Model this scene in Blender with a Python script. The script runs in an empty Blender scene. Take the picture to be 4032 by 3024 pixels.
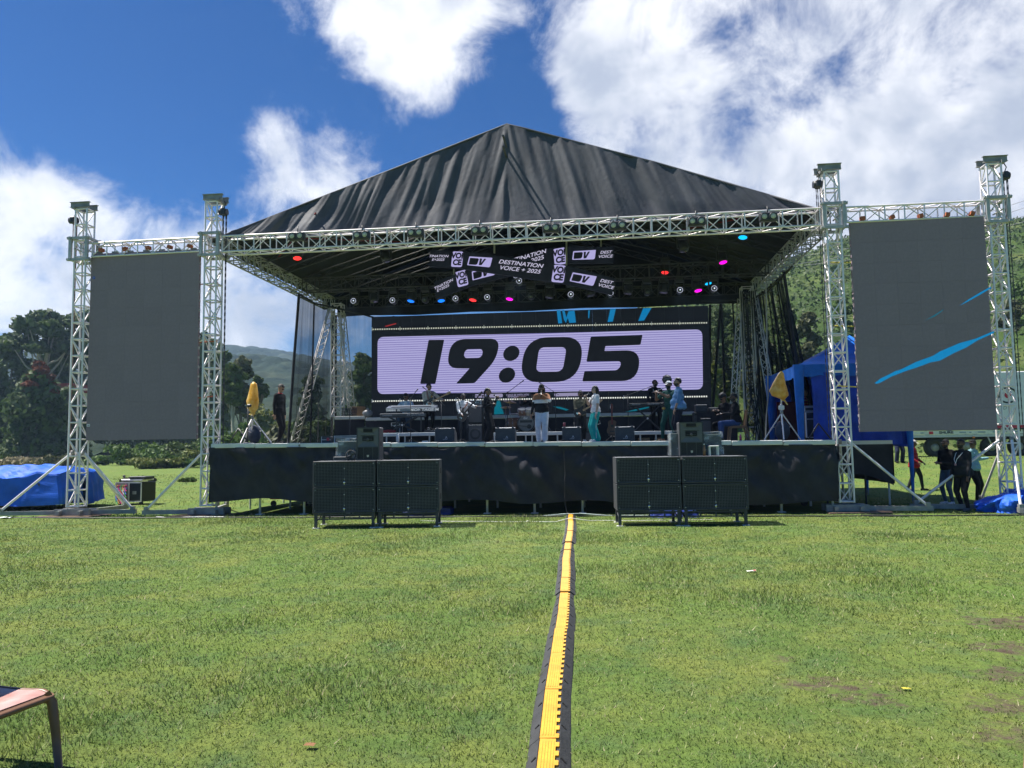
import bpy, bmesh, math, random
import numpy as np
from mathutils import Vector as V, Matrix as M
R = math.radians
rng = np.random.default_rng(7)
random.seed(7)
scn = bpy.context.scene
col = scn.collection

# ------------------------------------------------------------------ camera
CAM_H, YAW, PITCH, ROLL, FPX = 1.75, -.1115, .0793, -.0145, 3028.0
def cam_axes():
    cy, sy, cp, sp = math.cos(YAW), math.sin(YAW), math.cos(PITCH), math.sin(PITCH)
    f = V((sy*cp, cy*cp, sp)); r = V((cy, -sy, 0)); u = r.cross(f)
    c, s = math.cos(ROLL), math.sin(ROLL)
    return f, c*r+s*u, -s*r+c*u
CF, CR, CU = cam_axes()
cd = bpy.data.cameras.new('camera'); cam = bpy.data.objects.new('camera', cd); col.objects.link(cam)
cd.sensor_width = 36; cd.lens = FPX/4032*36; cd.clip_end = 6000; cd.clip_start = .05
cam.matrix_world = M(((CR.x, CU.x, -CF.x, 0), (CR.y, CU.y, -CF.y, 0), (CR.z, CU.z, -CF.z, CAM_H), (0, 0, 0, 1)))
scn.camera = cam

# surveying helpers: a sight line of the photograph meets a plane of the place
def ray(x, y): return CF + CR*((x-2016)/FPX) + CU*((1512-y)/FPX)
def at(x, y, Y):                       # the point at depth Y
    d = ray(x, y); t = Y/d.y; return V((d.x*t, Y, CAM_H+d.z*t))
def G(x, y, z=0):                      # the point at height z
    d = ray(x, y); t = (z-CAM_H)/d.z; return V((d.x*t, d.y*t, z))
def colX(x, Y, z):                     # X at depth Y and height z for a column
    k = (x-2016)/FPX; h = z-CAM_H
    return (k*(CF.y*Y+CF.z*h)-(CR.y*Y+CR.z*h))/(CR.x-k*CF.x)

# ------------------------------------------------------------------ light
SUN_D = V((.55, -.025, -1)).normalized()            # the way the light travels
sl = bpy.data.lights.new('sun', 'SUN'); sl.energy = 4.6; sl.angle = R(.53); sl.color = (1, .95, .87)
so = bpy.data.objects.new('sun', sl); col.objects.link(so)
so.rotation_euler = (-SUN_D).to_track_quat('Z', 'Y').to_euler()
scn.view_settings.view_transform = 'Standard'; scn.view_settings.look = 'None'
scn.view_settings.gamma = 1; scn.view_settings.exposure = 1.06
scn.view_settings.use_curve_mapping = False

wd = bpy.data.worlds.new('World'); scn.world = wd; wd.use_nodes = True
nt = wd.node_tree; nt.nodes.clear(); L = nt.links.new
def N(t, **k):
    n = nt.nodes.new(t)
    for a, b in k.items(): setattr(n, a, b)
    return n
def wm(op, a, b=None, c=None):
    n = N('ShaderNodeMath', operation=op)
    for i, v in enumerate((a, b, c)):
        if v is None: continue
        if isinstance(v, (int, float)): n.inputs[i].default_value = v
        else: L(v, n.inputs[i])
    return n.outputs[0]
sky = N('ShaderNodeTexSky', sky_type='NISHITA'); sky.sun_disc = False
to_sun = -SUN_D
sky.sun_elevation = math.asin(to_sun.z); sky.sun_rotation = math.atan2(to_sun.x, to_sun.y)
sky.air_density = 1.0; sky.dust_density = .35; sky.ozone_density = 3.5; sky.altitude = 1500
hs = N('ShaderNodeHueSaturation'); hs.inputs['Saturation'].default_value = 1.45; hs.inputs['Value'].default_value = 1.0
L(sky.outputs[0], hs.inputs['Color'])
tint = N('ShaderNodeMix', data_type='RGBA', blend_type='MULTIPLY'); tint.inputs[0].default_value = 1
L(hs.outputs[0], tint.inputs[6]); tint.inputs[7].default_value = (.52, .86, 1.10, 1)
bg1 = N('ShaderNodeBackground'); bg1.inputs[1].default_value = .044; L(tint.outputs[2], bg1.inputs[0])
tc = N('ShaderNodeTexCoord'); DIR = tc.outputs['Generated']
sep = N('ShaderNodeSeparateXYZ'); L(DIR, sep.inputs[0])
# cloud deck coordinates: direction over height, so clouds shrink towards the horizon
zz = wm('MAXIMUM', wm('ADD', sep.outputs[2], .22), .05)
cmb = N('ShaderNodeCombineXYZ')
L(wm('DIVIDE', sep.outputs[0], zz), cmb.inputs[0]); L(wm('DIVIDE', sep.outputs[1], zz), cmb.inputs[1])
def noise(vec, scale, detail, rough, dist=0, off=(0, 0, 0)):
    mp = N('ShaderNodeMapping'); L(vec, mp.inputs[0]); mp.inputs['Location'].default_value = off
    n = N('ShaderNodeTexNoise'); L(mp.outputs[0], n.inputs['Vector'])
    n.inputs['Scale'].default_value = scale; n.inputs['Detail'].default_value = detail
    n.inputs['Roughness'].default_value = rough; n.inputs['Distortion'].default_value = dist
    return n.outputs['Fac']
n1 = noise(cmb.outputs[0], 1.9, 6, .55, .2, (3.1, 1.7, 0))
n2 = noise(DIR, 8, 7, .66, .35, (1.3, 4.7, 2.2))
# the banks and the blue gaps of that day, each a soft cap of the sky round a direction
BANKS = [  # column, row, half-width (chord), weight
    (1450, 90, .20, .42), (1640, 240, .13, .36), (1250, 40, .10, .22), (1600, 400, .05, .16),
    (2330, 400, .13, .30), (2560, 560, .10, .14), (2400, 60, .10, .20), (2200, 250, .07, .1),
    (3250, 180, .30, .52), (3800, 350, .34, .60), (3600, 750, .20, .46), (3000, 130, .16, .22), (2750, 640, .10, .20),
    (10, 600, .11, .50), (1180, 620, .08, .08), (400, 850, .11, .26), (40, 1010, .10, .36), (1220, 650, .12, .36), (1000, 560, .06, .20), (1350, 660, .10, .2),
    (620, 80, .06, .07), (330, 830, .13, .17), (480, 1010, .13, .16), (100, 1080, .15, .30), (700, 1180, .15, .30), (2950, 220, .12, .2), (520, 130, .05, .12), (300, 20, .07, .14), (690, 790, .07, .10), (1060, 1200, .16, .40), (250, 900, .08, .1), (3200, 1080, .16, .40), (3900, 900, .2, .3),
    (480, 420, .24, -.34), (620, 640, .12, -.2), (300, 520, .1, -.2), (1750, 560, .12, -.40), (1250, 330, .09, -.34), (2950, 560, .085, -.62), (2820, 60, .02, -.1), (900, 150, .16, -.30),
    (2050, 480, .10, -.25), (2250, 600, .05, -.1), (1560, 760, .08, -.22), (1480, 420, .06, -.2), (250, 150, .2, -.24), (2050, 160, .07, -.22), (2600, 130, .05, -.16)]
bias = None
for x, y, w, a in BANKS:
    d = ray(x, y).normalized()
    vm = N('ShaderNodeVectorMath', operation='DISTANCE'); L(DIR, vm.inputs[0]); vm.inputs[1].default_value = d
    mr = N('ShaderNodeMapRange', interpolation_type='SMOOTHSTEP'); L(vm.outputs['Value'], mr.inputs[0])
    mr.inputs[1].default_value = 0; mr.inputs[2].default_value = w*1.35; mr.inputs[3].default_value = a; mr.inputs[4].default_value = 0
    bias = mr.outputs[0] if bias is None else wm('ADD', bias, mr.outputs[0])
bias = wm('MINIMUM', bias, .52)
dens = wm('ADD', wm('ADD', wm('MULTIPLY', n1, .7), wm('MULTIPLY', n2, 1.05)), wm('MULTIPLY', bias, .72))
cov = N('ShaderNodeMapRange', interpolation_type='SMOOTHSTEP'); L(dens, cov.inputs[0])
cov.inputs[1].default_value = .95; cov.inputs[2].default_value = 1.32; cov.inputs[3].default_value = 0; cov.inputs[4].default_value = .97
# thick cores turn grey-blue below, rims stay white
n3 = noise(DIR, 7, 4, .6, .2, (7.3, 2.2, 5.2))
thick = N('ShaderNodeMapRange', interpolation_type='SMOOTHSTEP'); L(wm('ADD', wm('MULTIPLY', dens, .45), wm('MULTIPLY', n3, 1.0)), thick.inputs[0])
thick.inputs[1].default_value = .92; thick.inputs[2].default_value = 1.3
ccol = N('ShaderNodeMix', data_type='RGBA'); L(thick.outputs[0], ccol.inputs[0])
ccol.inputs[6].default_value = (.56, .565, .585, 1); ccol.inputs[7].default_value = (.27, .30, .365, 1)
bg2 = N('ShaderNodeBackground'); bg2.inputs[1].default_value = 1.0; L(ccol.outputs[2], bg2.inputs[0])
mx = N('ShaderNodeMixShader'); L(cov.outputs[0], mx.inputs[0]); L(bg1.outputs[0], mx.inputs[1]); L(bg2.outputs[0], mx.inputs[2])
wd.cycles.sampling_method = 'MANUAL'; wd.cycles.sample_map_resolution = 512
scn.cycles.max_bounces = 4; scn.cycles.diffuse_bounces = 3; scn.cycles.glossy_bounces = 2; scn.cycles.transmission_bounces = 3; scn.cycles.transparent_max_bounces = 8; scn.cycles.volume_bounces = 0
wo = N('ShaderNodeOutputWorld'); L(mx.outputs[0], wo.inputs[0])

# ------------------------------------------------------------------ helpers
MATS = {}
def mat(name, c, rough=.6, metal=0., var=.12, vscale=6., bump=0., bscale=40., spec=.5, emit=None, estr=1., alpha=1., trans=0., subs=None, island=0., coat=0.):
    if name in MATS: return MATS[name]
    m = bpy.data.materials.new(name); m.use_nodes = True; t = m.node_tree; l = t.links.new
    b = t.nodes['Principled BSDF']
    b.inputs['Roughness'].default_value = rough; b.inputs['Metallic'].default_value = metal
    b.inputs['Specular IOR Level'].default_value = spec; b.inputs['Alpha'].default_value = alpha
    b.inputs['Transmission Weight'].default_value = trans; b.inputs['Coat Weight'].default_value = coat
    c = tuple(c)+(1,)
    if var or island:
        tx = t.nodes.new('ShaderNodeTexCoord')
        nz = t.nodes.new('ShaderNodeTexNoise'); nz.inputs['Scale'].default_value = vscale; nz.inputs['Detail'].default_value = 6; nz.inputs['Roughness'].default_value = .6
        l(tx.outputs['Object'], nz.inputs['Vector'])
        mxn = t.nodes.new('ShaderNodeMix'); mxn.data_type = 'RGBA'
        fac = nz.outputs['Fac']
        mrn = t.nodes.new('ShaderNodeMapRange'); l(fac, mrn.inputs[0]); mrn.inputs[1].default_value = .3; mrn.inputs[2].default_value = .7
        fac = mrn.outputs[0]
        if island:
            ge = t.nodes.new('ShaderNodeNewGeometry'); ma = t.nodes.new('ShaderNodeMath'); ma.operation = 'MULTIPLY_ADD'
            l(ge.outputs['Random Per Island'], ma.inputs[0]); ma.inputs[1].default_value = island
            mb_ = t.nodes.new('ShaderNodeMath'); mb_.operation = 'MULTIPLY'; l(fac, mb_.inputs[0]); mb_.inputs[1].default_value = 1-island
            l(mb_.outputs[0], ma.inputs[2]); fac = ma.outputs[0]
        l(fac, mxn.inputs[0])
        v = max(var, .0001)
        mxn.inputs[6].default_value = tuple(max(0, q*(1-v)) for q in c[:3])+(1,); mxn.inputs[7].default_value = tuple(min(1, q*(1+v)) for q in c[:3])+(1,)
        l(mxn.outputs[2], b.inputs['Base Color'])
    else: b.inputs['Base Color'].default_value = c
    if bump:
        tx2 = t.nodes.new('ShaderNodeTexCoord'); nb = t.nodes.new('ShaderNodeTexNoise'); nb.inputs['Scale'].default_value = bscale; nb.inputs['Detail'].default_value = 5
        l(tx2.outputs['Object'], nb.inputs['Vector']); bp = t.nodes.new('ShaderNodeBump'); bp.inputs['Strength'].default_value = bump; bp.inputs['Distance'].default_value = .02
        l(nb.outputs['Fac'], bp.inputs['Height']); l(bp.outputs[0], b.inputs['Normal'])
    if emit is not None:
        b.inputs['Emission Color'].default_value = tuple(emit)+(1,); b.inputs['Emission Strength'].default_value = estr
    m.cycles.emission_sampling = 'NONE'
    if subs: b.inputs['Subsurface Weight'].default_value = subs
    m.diffuse_color = c
    MATS[name] = m; return m

class MB:
    def __init__(s): s.v = []; s.f = []; s.m = []; s.s = []
    def add(s, vs, fs, mi=0, sm=False):
        o = len(s.v); s.v += [tuple(p) for p in vs]
        for f in fs: s.f.append(tuple(i+o for i in f)); s.m.append(mi); s.s.append(sm)
        return s
    def box(s, c, d, rot=None, mi=0, taper=1.):
        x, y, z = d[0]/2, d[1]/2, d[2]/2
        vs = [V((a*x*(taper if e > 0 else 1), b*y*(taper if e > 0 else 1), e*z)) for e in (-1, 1) for a, b in ((-1, -1), (1, -1), (1, 1), (-1, 1))]
        if rot is not None: vs = [rot @ p for p in vs]
        c = V(c)
        return s.add([p+c for p in vs], [(3, 2, 1, 0), (4, 5, 6, 7), (0, 1, 5, 4), (1, 2, 6, 5), (2, 3, 7, 6), (3, 0, 4, 7)], mi)
    def bbox(s, c, d, bv=.01, rot=None, mi=0):      # chamfered box
        x, y, z = d[0]/2, d[1]/2, d[2]/2; bv = min(bv, x*.9, y*.9, z*.9)
        vs, ix = [], {}
        for a in (-1, 1):
            for b in (-1, 1):
                for e in (-1, 1):
                    for k in range(3):
                        q = [a*(x-bv), b*(y-bv), e*(z-bv)]; q[k] = (a, b, e)[k]*(x, y, z)[k]
                        ix[a, b, e, k] = len(vs); vs.append(V(q))
        fs = []
        for k in range(3):
            i, j = (k+1) % 3, (k+2) % 3
            for sg in (-1, 1):
                q = []
                for p, r_ in ((-1, -1), (1, -1), (1, 1), (-1, 1)):
                    t = [0, 0, 0]; t[k] = sg; t[i] = p; t[j] = r_; q.append(ix[t[0], t[1], t[2], k])
                fs.append(tuple(q if sg > 0 else q[::-1]))
        for k in range(3):
            i, j = (k+1) % 3, (k+2) % 3
            for p in (-1, 1):
                for r_ in (-1, 1):
                    def key(sk, ax):
                        t = [0, 0, 0]; t[k] = sk; t[i] = p; t[j] = r_; return ix[t[0], t[1], t[2], ax]
                    q = (key(-1, i), key(1, i), key(1, j), key(-1, j))
                    fs.append(q if p*r_ < 0 else q[::-1])
        for a in (-1, 1):
            for b in (-1, 1):
                for e in (-1, 1):
                    q = (ix[a, b, e, 0], ix[a, b, e, 1], ix[a, b, e, 2]); fs.append(q if a*b*e > 0 else q[::-1])
        if rot is not None: vs = [rot @ p for p in vs]
        c = V(c); return s.add([p+c for p in vs], fs, mi)
    def tube(s, a, b, r, n=8, r2=None, mi=0, cap=True):
        a, b = V(a), V(b); d = b-a
        if d.length < 1e-6: return s
        q = d.to_track_quat('Z', 'Y'); r2 = r if r2 is None else r2; vs = []
        for p, rr in ((a, r), (b, r2)):
            for i in range(n):
                t = 2*math.pi*i/n; vs.append(p + q @ V((rr*math.cos(t), rr*math.sin(t), 0)))
        s.add(vs, [(i, (i+1) % n, n+(i+1) % n, n+i) for i in range(n)], mi, True)
        if cap:
            o = len(s.v)-2*n; s.f += [tuple(o+i for i in range(n-1, -1, -1)), tuple(o+n+i for i in range(n))]; s.m += [mi, mi]; s.s += [False, False]
        return s
    def path(s, pts, r, n=6, mi=0):
        pts = [V(p) for p in pts]; k = len(pts); vs = []; up = V((0, 0, 1))
        for i, p in enumerate(pts):
            d = (pts[min(i+1, k-1)]-pts[max(i-1, 0)]).normalized()
            x = d.cross(up)
            if x.length < .05: x = d.cross(V((0, 1, 0)))
            x.normalize(); y = d.cross(x); rr = r[i] if isinstance(r, (list, tuple)) else r
            for j in range(n):
                t = 2*math.pi*j/n; vs.append(p+x*rr*math.cos(t)+y*rr*math.sin(t))
        fs = [(i*n+j, i*n+(j+1) % n, (i+1)*n+(j+1) % n, (i+1)*n+j) for i in range(k-1) for j in range(n)]
        s.add(vs, fs, mi, True)
        o = len(s.v)-k*n; s.f += [tuple(o+j for j in range(n)), tuple(o+(k-1)*n+j for j in range(n-1, -1, -1))]; s.m += [mi, mi]; s.s += [False]*2
        return s
    def lathe(s, c, prof, n=20, axis='Z', mi=0, rot=None):   # prof: (radius, height) pairs
        vs = []
        for r, h in prof:
            for i in range(n):
                t = 2*math.pi*i/n; vs.append(V((r*math.cos(t), r*math.sin(t), h)))
        if axis == 'Y': vs = [V((p.x, -p.z, p.y)) for p in vs]
        if axis == 'X': vs = [V((p.z, p.y, -p.x)) for p in vs]
        if rot is not None: vs = [rot @ p for p in vs]
        c = V(c); k = len(prof)
        s.add([p+c for p in vs], [(i*n+j, i*n+(j+1) % n, (i+1)*n+(j+1) % n, (i+1)*n+j) for i in range(k-1) for j in range(n)], mi, True)
        o = len(s.v)-k*n; s.f += [tuple(o+j for j in range(n-1, -1, -1)), tuple(o+(k-1)*n+j for j in range(n))]; s.m += [mi]*2; s.s += [False]*2
        return s
    def ball(s, c, r, n=12, mi=0, rot=None):
        r = (r,)*3 if isinstance(r, (int, float)) else r; h = n//2; vs = []
        for i in range(h+1):
            a = math.pi*i/h
            for j in range(n):
                t = 2*math.pi*j/n; vs.append(V((r[0]*math.sin(a)*math.cos(t), r[1]*math.sin(a)*math.sin(t), r[2]*math.cos(a))))
        if rot is not None: vs = [rot @ p for p in vs]
        c = V(c)
        return s.add([p+c for p in vs], [(i*n+j, (i+1)*n+j, (i+1)*n+(j+1) % n, i*n+(j+1) % n) for i in range(h) for j in range(n)], mi, True)
    def prism(s, poly, d, org=(0, 0, 0), ux=(1, 0, 0), uy=(0, 0, 1), mi=0):   # outline pushed along ux x uy
        ux, uy, org = V(ux), V(uy), V(org); nz = ux.cross(uy).normalized(); n = len(poly)
        a = [org+ux*x+uy*y for x, y in poly]; b = [p+nz*d for p in a]
        return s.add(a+b, [tuple(range(n-1, -1, -1)), tuple(range(n, 2*n))]+[(i, (i+1) % n, n+(i+1) % n, n+i) for i in range(n)], mi)
    def grid(s, fn, nu, nv, mi=0, sm=True, close=False):
        vs = [fn(i/nu, j/nv) for i in range(nu+1) for j in range(nv+1)]
        return s.add(vs, [(i*(nv+1)+j, (i+1)*(nv+1)+j, (i+1)*(nv+1)+j+1, i*(nv+1)+j+1) for i in range(nu) for j in range(nv)], mi, sm)
    def mesh(s, name, mats):
        me = bpy.data.meshes.new(name); me.from_pydata(s.v, [], s.f)
        for m in (mats if isinstance(mats, (list, tuple)) else [mats]): me.materials.append(m)
        me.polygons.foreach_set('material_index', s.m); me.polygons.foreach_set('use_smooth', s.s)
        me.update(); return me
    def build(s, name, mats, parent=None, loc=None):
        return link(name, s.mesh(name, mats), parent, loc)
def link(name, me, parent=None, loc=None):
    o = bpy.data.objects.new(name, me); col.objects.link(o)
    if parent is not None: o.parent = parent
    if loc is not None: o.location = loc
    return o
def tag(o, label=None, cat=None, group=None, kind=None):
    if label: o['label'] = label
    if cat: o['category'] = cat
    if group: o['group'] = group
    if kind: o['kind'] = kind
    return o
def thing(name, label, cat, loc=(0, 0, 0), rz=0., group=None):
    o = bpy.data.objects.new(name, None); col.objects.link(o); o.location = loc; o.rotation_euler = (0, 0, rz); o.empty_display_size = .1
    return tag(o, label, cat, group)
def copy_tree(o, parent=None):
    c = o.copy(); col.objects.link(c); c.parent = parent
    for ch in list(o.children): copy_tree(ch, c)
    return c
UNIT = {}
def bar(name, a, b, r, m, parent, n=8):      # one tube, mesh data shared by all tubes of a material
    k = (m.name, n)
    if k not in UNIT: UNIT[k] = MB().tube((0, 0, 0), (0, 0, 1), 1, n).mesh('tube', m)
    a, b = V(a), V(b); d = b-a
    o = bpy.data.objects.new(name, UNIT[k]); col.objects.link(o); o.parent = parent
    o.location = a; o.rotation_mode = 'QUATERNION'; o.rotation_quaternion = d.to_track_quat('Z', 'Y'); o.scale = (r, r, d.length)
    return o
def np_mesh(name, verts, faces, m, uv=None):    # verts (n,3), faces (k,3|4) int arrays
    me = bpy.data.meshes.new(name); verts = np.ascontiguousarray(verts, np.float32); faces = np.ascontiguousarray(faces, np.int32); k = faces.shape[1]
    me.vertices.add(len(verts)); me.vertices.foreach_set('co', verts.ravel())
    me.loops.add(faces.size); me.loops.foreach_set('vertex_index', faces.ravel())
    me.polygons.add(len(faces)); me.polygons.foreach_set('loop_start', np.arange(0, faces.size, k, dtype=np.int32))
    me.materials.append(m); me.update(); return me
# value noise on arrays
def vn(x, y, seed=0):
    xi = np.floor(x).astype(np.int64); yi = np.floor(y).astype(np.int64); fx = x-xi; fy = y-yi
    fx = fx*fx*(3-2*fx); fy = fy*fy*(3-2*fy)
    def h(a, b):
        n = (a*374761393+b*668265263+seed*974634777) & 0x7fffffff; n = ((n ^ (n >> 13))*1274126177) & 0x7fffffff
        return ((n ^ (n >> 16)) & 0xffff)/65535.
    return (h(xi, yi)*(1-fx)+h(xi+1, yi)*fx)*(1-fy)+(h(xi, yi+1)*(1-fx)+h(xi+1, yi+1)*fx)*fy
def fbm(x, y, o=4, seed=0):
    s = 0; a = .5
    for i in range(o): s = s+a*vn(x*2**i, y*2**i, seed+i); a *= .5
    return s/(1-.5**o)
def _h(a, b, seed):
    n = (a*374761393+b*668265263+seed*974634777) & 0x7fffffff; n = ((n ^ (n >> 13))*1274126177) & 0x7fffffff
    return ((n ^ (n >> 16)) & 0xffff)/65535.
def fb1(x, y, o=4, seed=0):          # the same noise for single numbers
    s = 0.; a = .5; k = 1
    for i in range(o):
        u, v = x*k, y*k; xi, yi = math.floor(u), math.floor(v); fx, fy = u-xi, v-yi; fx = fx*fx*(3-2*fx); fy = fy*fy*(3-2*fy); q = seed+i
        s += a*((_h(xi, yi, q)*(1-fx)+_h(xi+1, yi, q)*fx)*(1-fy)+(_h(xi, yi+1, q)*(1-fx)+_h(xi+1, yi+1, q)*fx)*fy); a *= .5; k *= 2
    return s/(1-.5**o)
# scratch scene for turning curves and modifiers into plain meshes
tmp = bpy.data.scenes.new('scratch')
def bake(ob):
    tmp.collection.objects.link(ob); vl = tmp.view_layers[0]; vl.update()
    me = bpy.data.meshes.new_from_object(ob.evaluated_get(vl.depsgraph), depsgraph=vl.depsgraph)
    tmp.collection.objects.unlink(ob); d = ob.data; bpy.data.objects.remove(ob)
    return me
def text_mesh(body, m, size=1., shear=0., bold=0., wide=1., space=1., align='CENTER'):
    cu = bpy.data.curves.new('t', 'FONT'); cu.body = body; cu.size = size; cu.shear = shear; cu.offset = bold; cu.space_character = space
    cu.align_x = align; cu.align_y = 'CENTER'; cu.fill_mode = 'FRONT'; cu.resolution_u = 4
    o = bpy.data.objects.new('t', cu); me = bake(o)
    for v in me.vertices: v.co.x *= wide
    me.materials.clear(); me.materials.append(m); return me
def put_text(name, body, m, parent, loc, size, rot=(R(90), 0, 0), **k):
    o = link(name, text_mesh(body, m, size, **k), parent, loc); o.rotation_euler = rot; return o
def poly_mesh(loops, m, res=6, z=0.):     # flat filled outline with holes, in the XZ plane facing -Y
    cu = bpy.data.curves.new('p', 'CURVE'); cu.dimensions = '2D'; cu.fill_mode = 'BOTH'
    for lp in loops:
        sp = cu.splines.new('POLY'); sp.points.add(len(lp)-1); sp.use_cyclic_u = True
        for i, (x, y) in enumerate(lp): sp.points[i].co = (x, y, 0, 1)
    me = bake(bpy.data.objects.new('p', cu))
    for v in me.vertices: v.co = (v.co.x, 0, v.co.y)
    me.materials.clear(); me.materials.append(m); return me
def rnd_poly(pts, res=6):     # pts: (x, y, corner radius)
    out = []; n = len(pts)
    for i in range(n):
        p = V(pts[i][:2]); a = V(pts[i-1][:2])-p; b = V(pts[(i+1) % n][:2])-p; r = pts[i][2] if len(pts[i]) > 2 else 0
        if r <= 0: out.append(tuple(p)); continue
        r = min(r, a.length*.5, b.length*.5); q0 = p+a.normalized()*r; q1 = p+b.normalized()*r
        for k in range(res+1):
            t = k/res; q = q0*(1-t)**2+p*2*t*(1-t)+q1*t*t; out.append(tuple(q))
    return out
# ------------------------------------------------------------------ ground
def sstep(a, b, x): t = np.clip((x-a)/(b-a), 0, 1); return t*t*(3-2*t)
def ground_z(x, y):
    x = np.asarray(x, float); y = np.asarray(y, float)
    z = (fbm(x*.9+3, y*.9+9, 3, 5)-.5)*.05*np.clip((y-1)/3, 0, 1)
    z = z+.85*sstep(27, 37, y)*sstep(6, 11, x)
    z = z+(fbm(x*.03, y*.03, 2, 9)-.5)*1.2*sstep(45, 110, y)
    return z
SOIL = []
for x, y, s, a in ((3060, 2590, .22, .8), (3130, 2600, .2, .7), (3230, 2690, .3, 1), (3340, 2720, .28, 1), (3420, 2690, .2, .8), (3480, 2770, .22, .8), (3300, 2830, .2, .6),
                   (3980, 2450, .5, 1), (4000, 2560, .4, 1), (3990, 2660, .35, 1), (4010, 2780, .35, 1), (4030, 2900, .3, 1), (3960, 2300, .5, .6), (3870, 2170, .5, .4),
                   (1950, 2135, .5, .75), (1860, 2165, .4, .6), (1480, 2330, .4, .4), (1160, 2380, .35, .45), (690, 2580, .25, .35), (1010, 2620, .22, .5), (2560, 2260, .4, .3), (3000, 2960, .12, .6), (1300, 2850, .2, .3),
                   (340, 2640, .3, .4), (3550, 2140, .6, .35), (2780, 2500, .3, .3)):
    p = G(x, y); SOIL.append((p.x, p.y, s, a))
def soil(x, y):
    s = np.zeros_like(x)
    for a, b, w, k in SOIL: s = np.maximum(s, k*np.exp(-(((x-a)/(w*1.5))**2+((y-b)/w)**2)))
    s = np.maximum(s, .42*np.exp(-((y-18.9)/.55)**2)*(x > -16)*(x < 12))
    return np.clip(s, 0, 1)
gx = np.concatenate([np.array([-2500, -1500, -800, -400, -220, -140, -90, -60, -45, -35, -28, -22]), np.arange(-18, 16.01, .2), np.array([18, 20, 22, 25, 28, 32, 38, 46, 60, 90, 140, 220, 400, 800, 1500, 2500])])
gy = np.concatenate([np.array([-400, -150, -50, -15, -4, 0, 2]), np.arange(2.5, 24.01, .2), np.arange(25, 50, 1.), np.array([55, 60, 70, 80, 95, 110, 130, 160, 200, 300, 500, 900, 1500, 3000])])
XX, YY = np.meshgrid(gx, gy, indexing='ij')
ZZ = ground_z(XX, YY); SS = soil(XX, YY)
nx, ny = XX.shape
idx = np.arange(nx*ny).reshape(nx, ny)
gf = np.stack([idx[:-1, :-1], idx[1:, :-1], idx[1:, 1:], idx[:-1, 1:]], -1).reshape(-1, 4)

def grass_nodes(name, blades):
    m = bpy.data.materials.new(name); m.use_nodes = True; t = m.node_tree; l = t.links.new; b = t.nodes['Principled BSDF']
    b.inputs['Roughness'].default_value = .6 if blades else .9; b.inputs['Specular IOR Level'].default_value = .35 if blades else .1
    ge = t.nodes.new('ShaderNodeNewGeometry')
    def nz(s, d, r=.55):
        n = t.nodes.new('ShaderNodeTexNoise'); l(ge.outputs['Position'], n.inputs['Vector']); n.inputs['Scale'].default_value = s; n.inputs['Detail'].default_value = d; n.inputs['Roughness'].default_value = r; return n.outputs['Fac']
    def mr(f, a, b_): n = t.nodes.new('ShaderNodeMapRange'); l(f, n.inputs[0]); n.inputs[1].default_value = a; n.inputs[2].default_value = b_; return n.outputs[0]
    def mixc(f, a, c):
        n = t.nodes.new('ShaderNodeMix'); n.data_type = 'RGBA'
        l(f, n.inputs[0])
        for i, q in ((6, a), (7, c)):
            if isinstance(q, tuple): n.inputs[i].default_value = q+(1,)
            else: l(q, n.inputs[i])
        return n.outputs[2]
    def mth(op, a, c):
        n = t.nodes.new('ShaderNodeMath'); n.operation = op
        for i, q in enumerate((a, c)):
            if isinstance(q, (int, float)): n.inputs[i].default_value = q
            else: l(q, n.inputs[i])
        return n.outputs[0]
    c = mixc(mr(nz(.9, 6, .68), .4, .6), (.112, .184, .044), (.20, .24, .058))
    c = mixc(mth('MULTIPLY', mr(nz(.33, 5, .6), .48, .66), .8), c, (.146, .232, .048))
    c = mixc(mth('MULTIPLY', mr(nz(2.0, 6, .7), .5, .72), .9), c, (.095, .165, .066))
    if blades:
        rp = ge.outputs['Random Per Island']
        c = mixc(mr(rp, .55, .88), c, (.25, .295, .10))
        c = mixc(mth('MULTIPLY', mr(rp, .9, .96), .85), c, (.42, .38, .22))
        tr = t.nodes.new('ShaderNodeBsdfTranslucent'); l(c, tr.inputs['Color'])
        mxs = t.nodes.new('ShaderNodeMixShader'); mxs.inputs[0].default_value = .3
        l(b.outputs[0], mxs.inputs[1]); l(tr.outputs[0], mxs.inputs[2]); l(mxs.outputs[0], t.nodes['Material Output'].inputs['Surface'])
    else:
        at_ = t.nodes.new('ShaderNodeAttribute'); at_.attribute_name = 'soil'
        f = mth('ADD', mth('MULTIPLY', at_.outputs['Fac'], .7), mth('MULTIPLY', mth('SUBTRACT', nz(6, 9, .75), .5), 2.0))
        c = mixc(mr(nz(30, 5, .7), .3, .7), mixc(mr(nz(11, 6, .7), .4, .62), c, (.07, .1, .03)), c)
        s_ = mixc(mr(nz(14, 6, .65), .35, .65), (.085, .062, .045), (.15, .118, .085))
        c = mixc(mr(f, .42, .74), c, s_)
        bp = t.nodes.new('ShaderNodeBump'); bp.inputs['Strength'].default_value = .8; bp.inputs['Distance'].default_value = .05
        l(nz(26, 6, .7), bp.inputs['Height']); l(bp.outputs[0], b.inputs['Normal'])
    l(c, b.inputs['Base Color']); return m
M_GROUND = grass_nodes('grass_ground', False); M_BLADE = grass_nodes('grass_blades', True)
me = np_mesh('ground', np.stack([XX, YY, ZZ], -1).reshape(-1, 3), gf, M_GROUND)
a_ = me.attributes.new('soil', 'FLOAT', 'POINT'); a_.data.foreach_set('value', SS.ravel().astype(np.float32))
me.polygons.foreach_set('use_smooth', np.ones(len(gf), bool))
ground = link('ground', me); tag(ground, 'wide mown grass field with worn earth patches', kind='structure')

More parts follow.
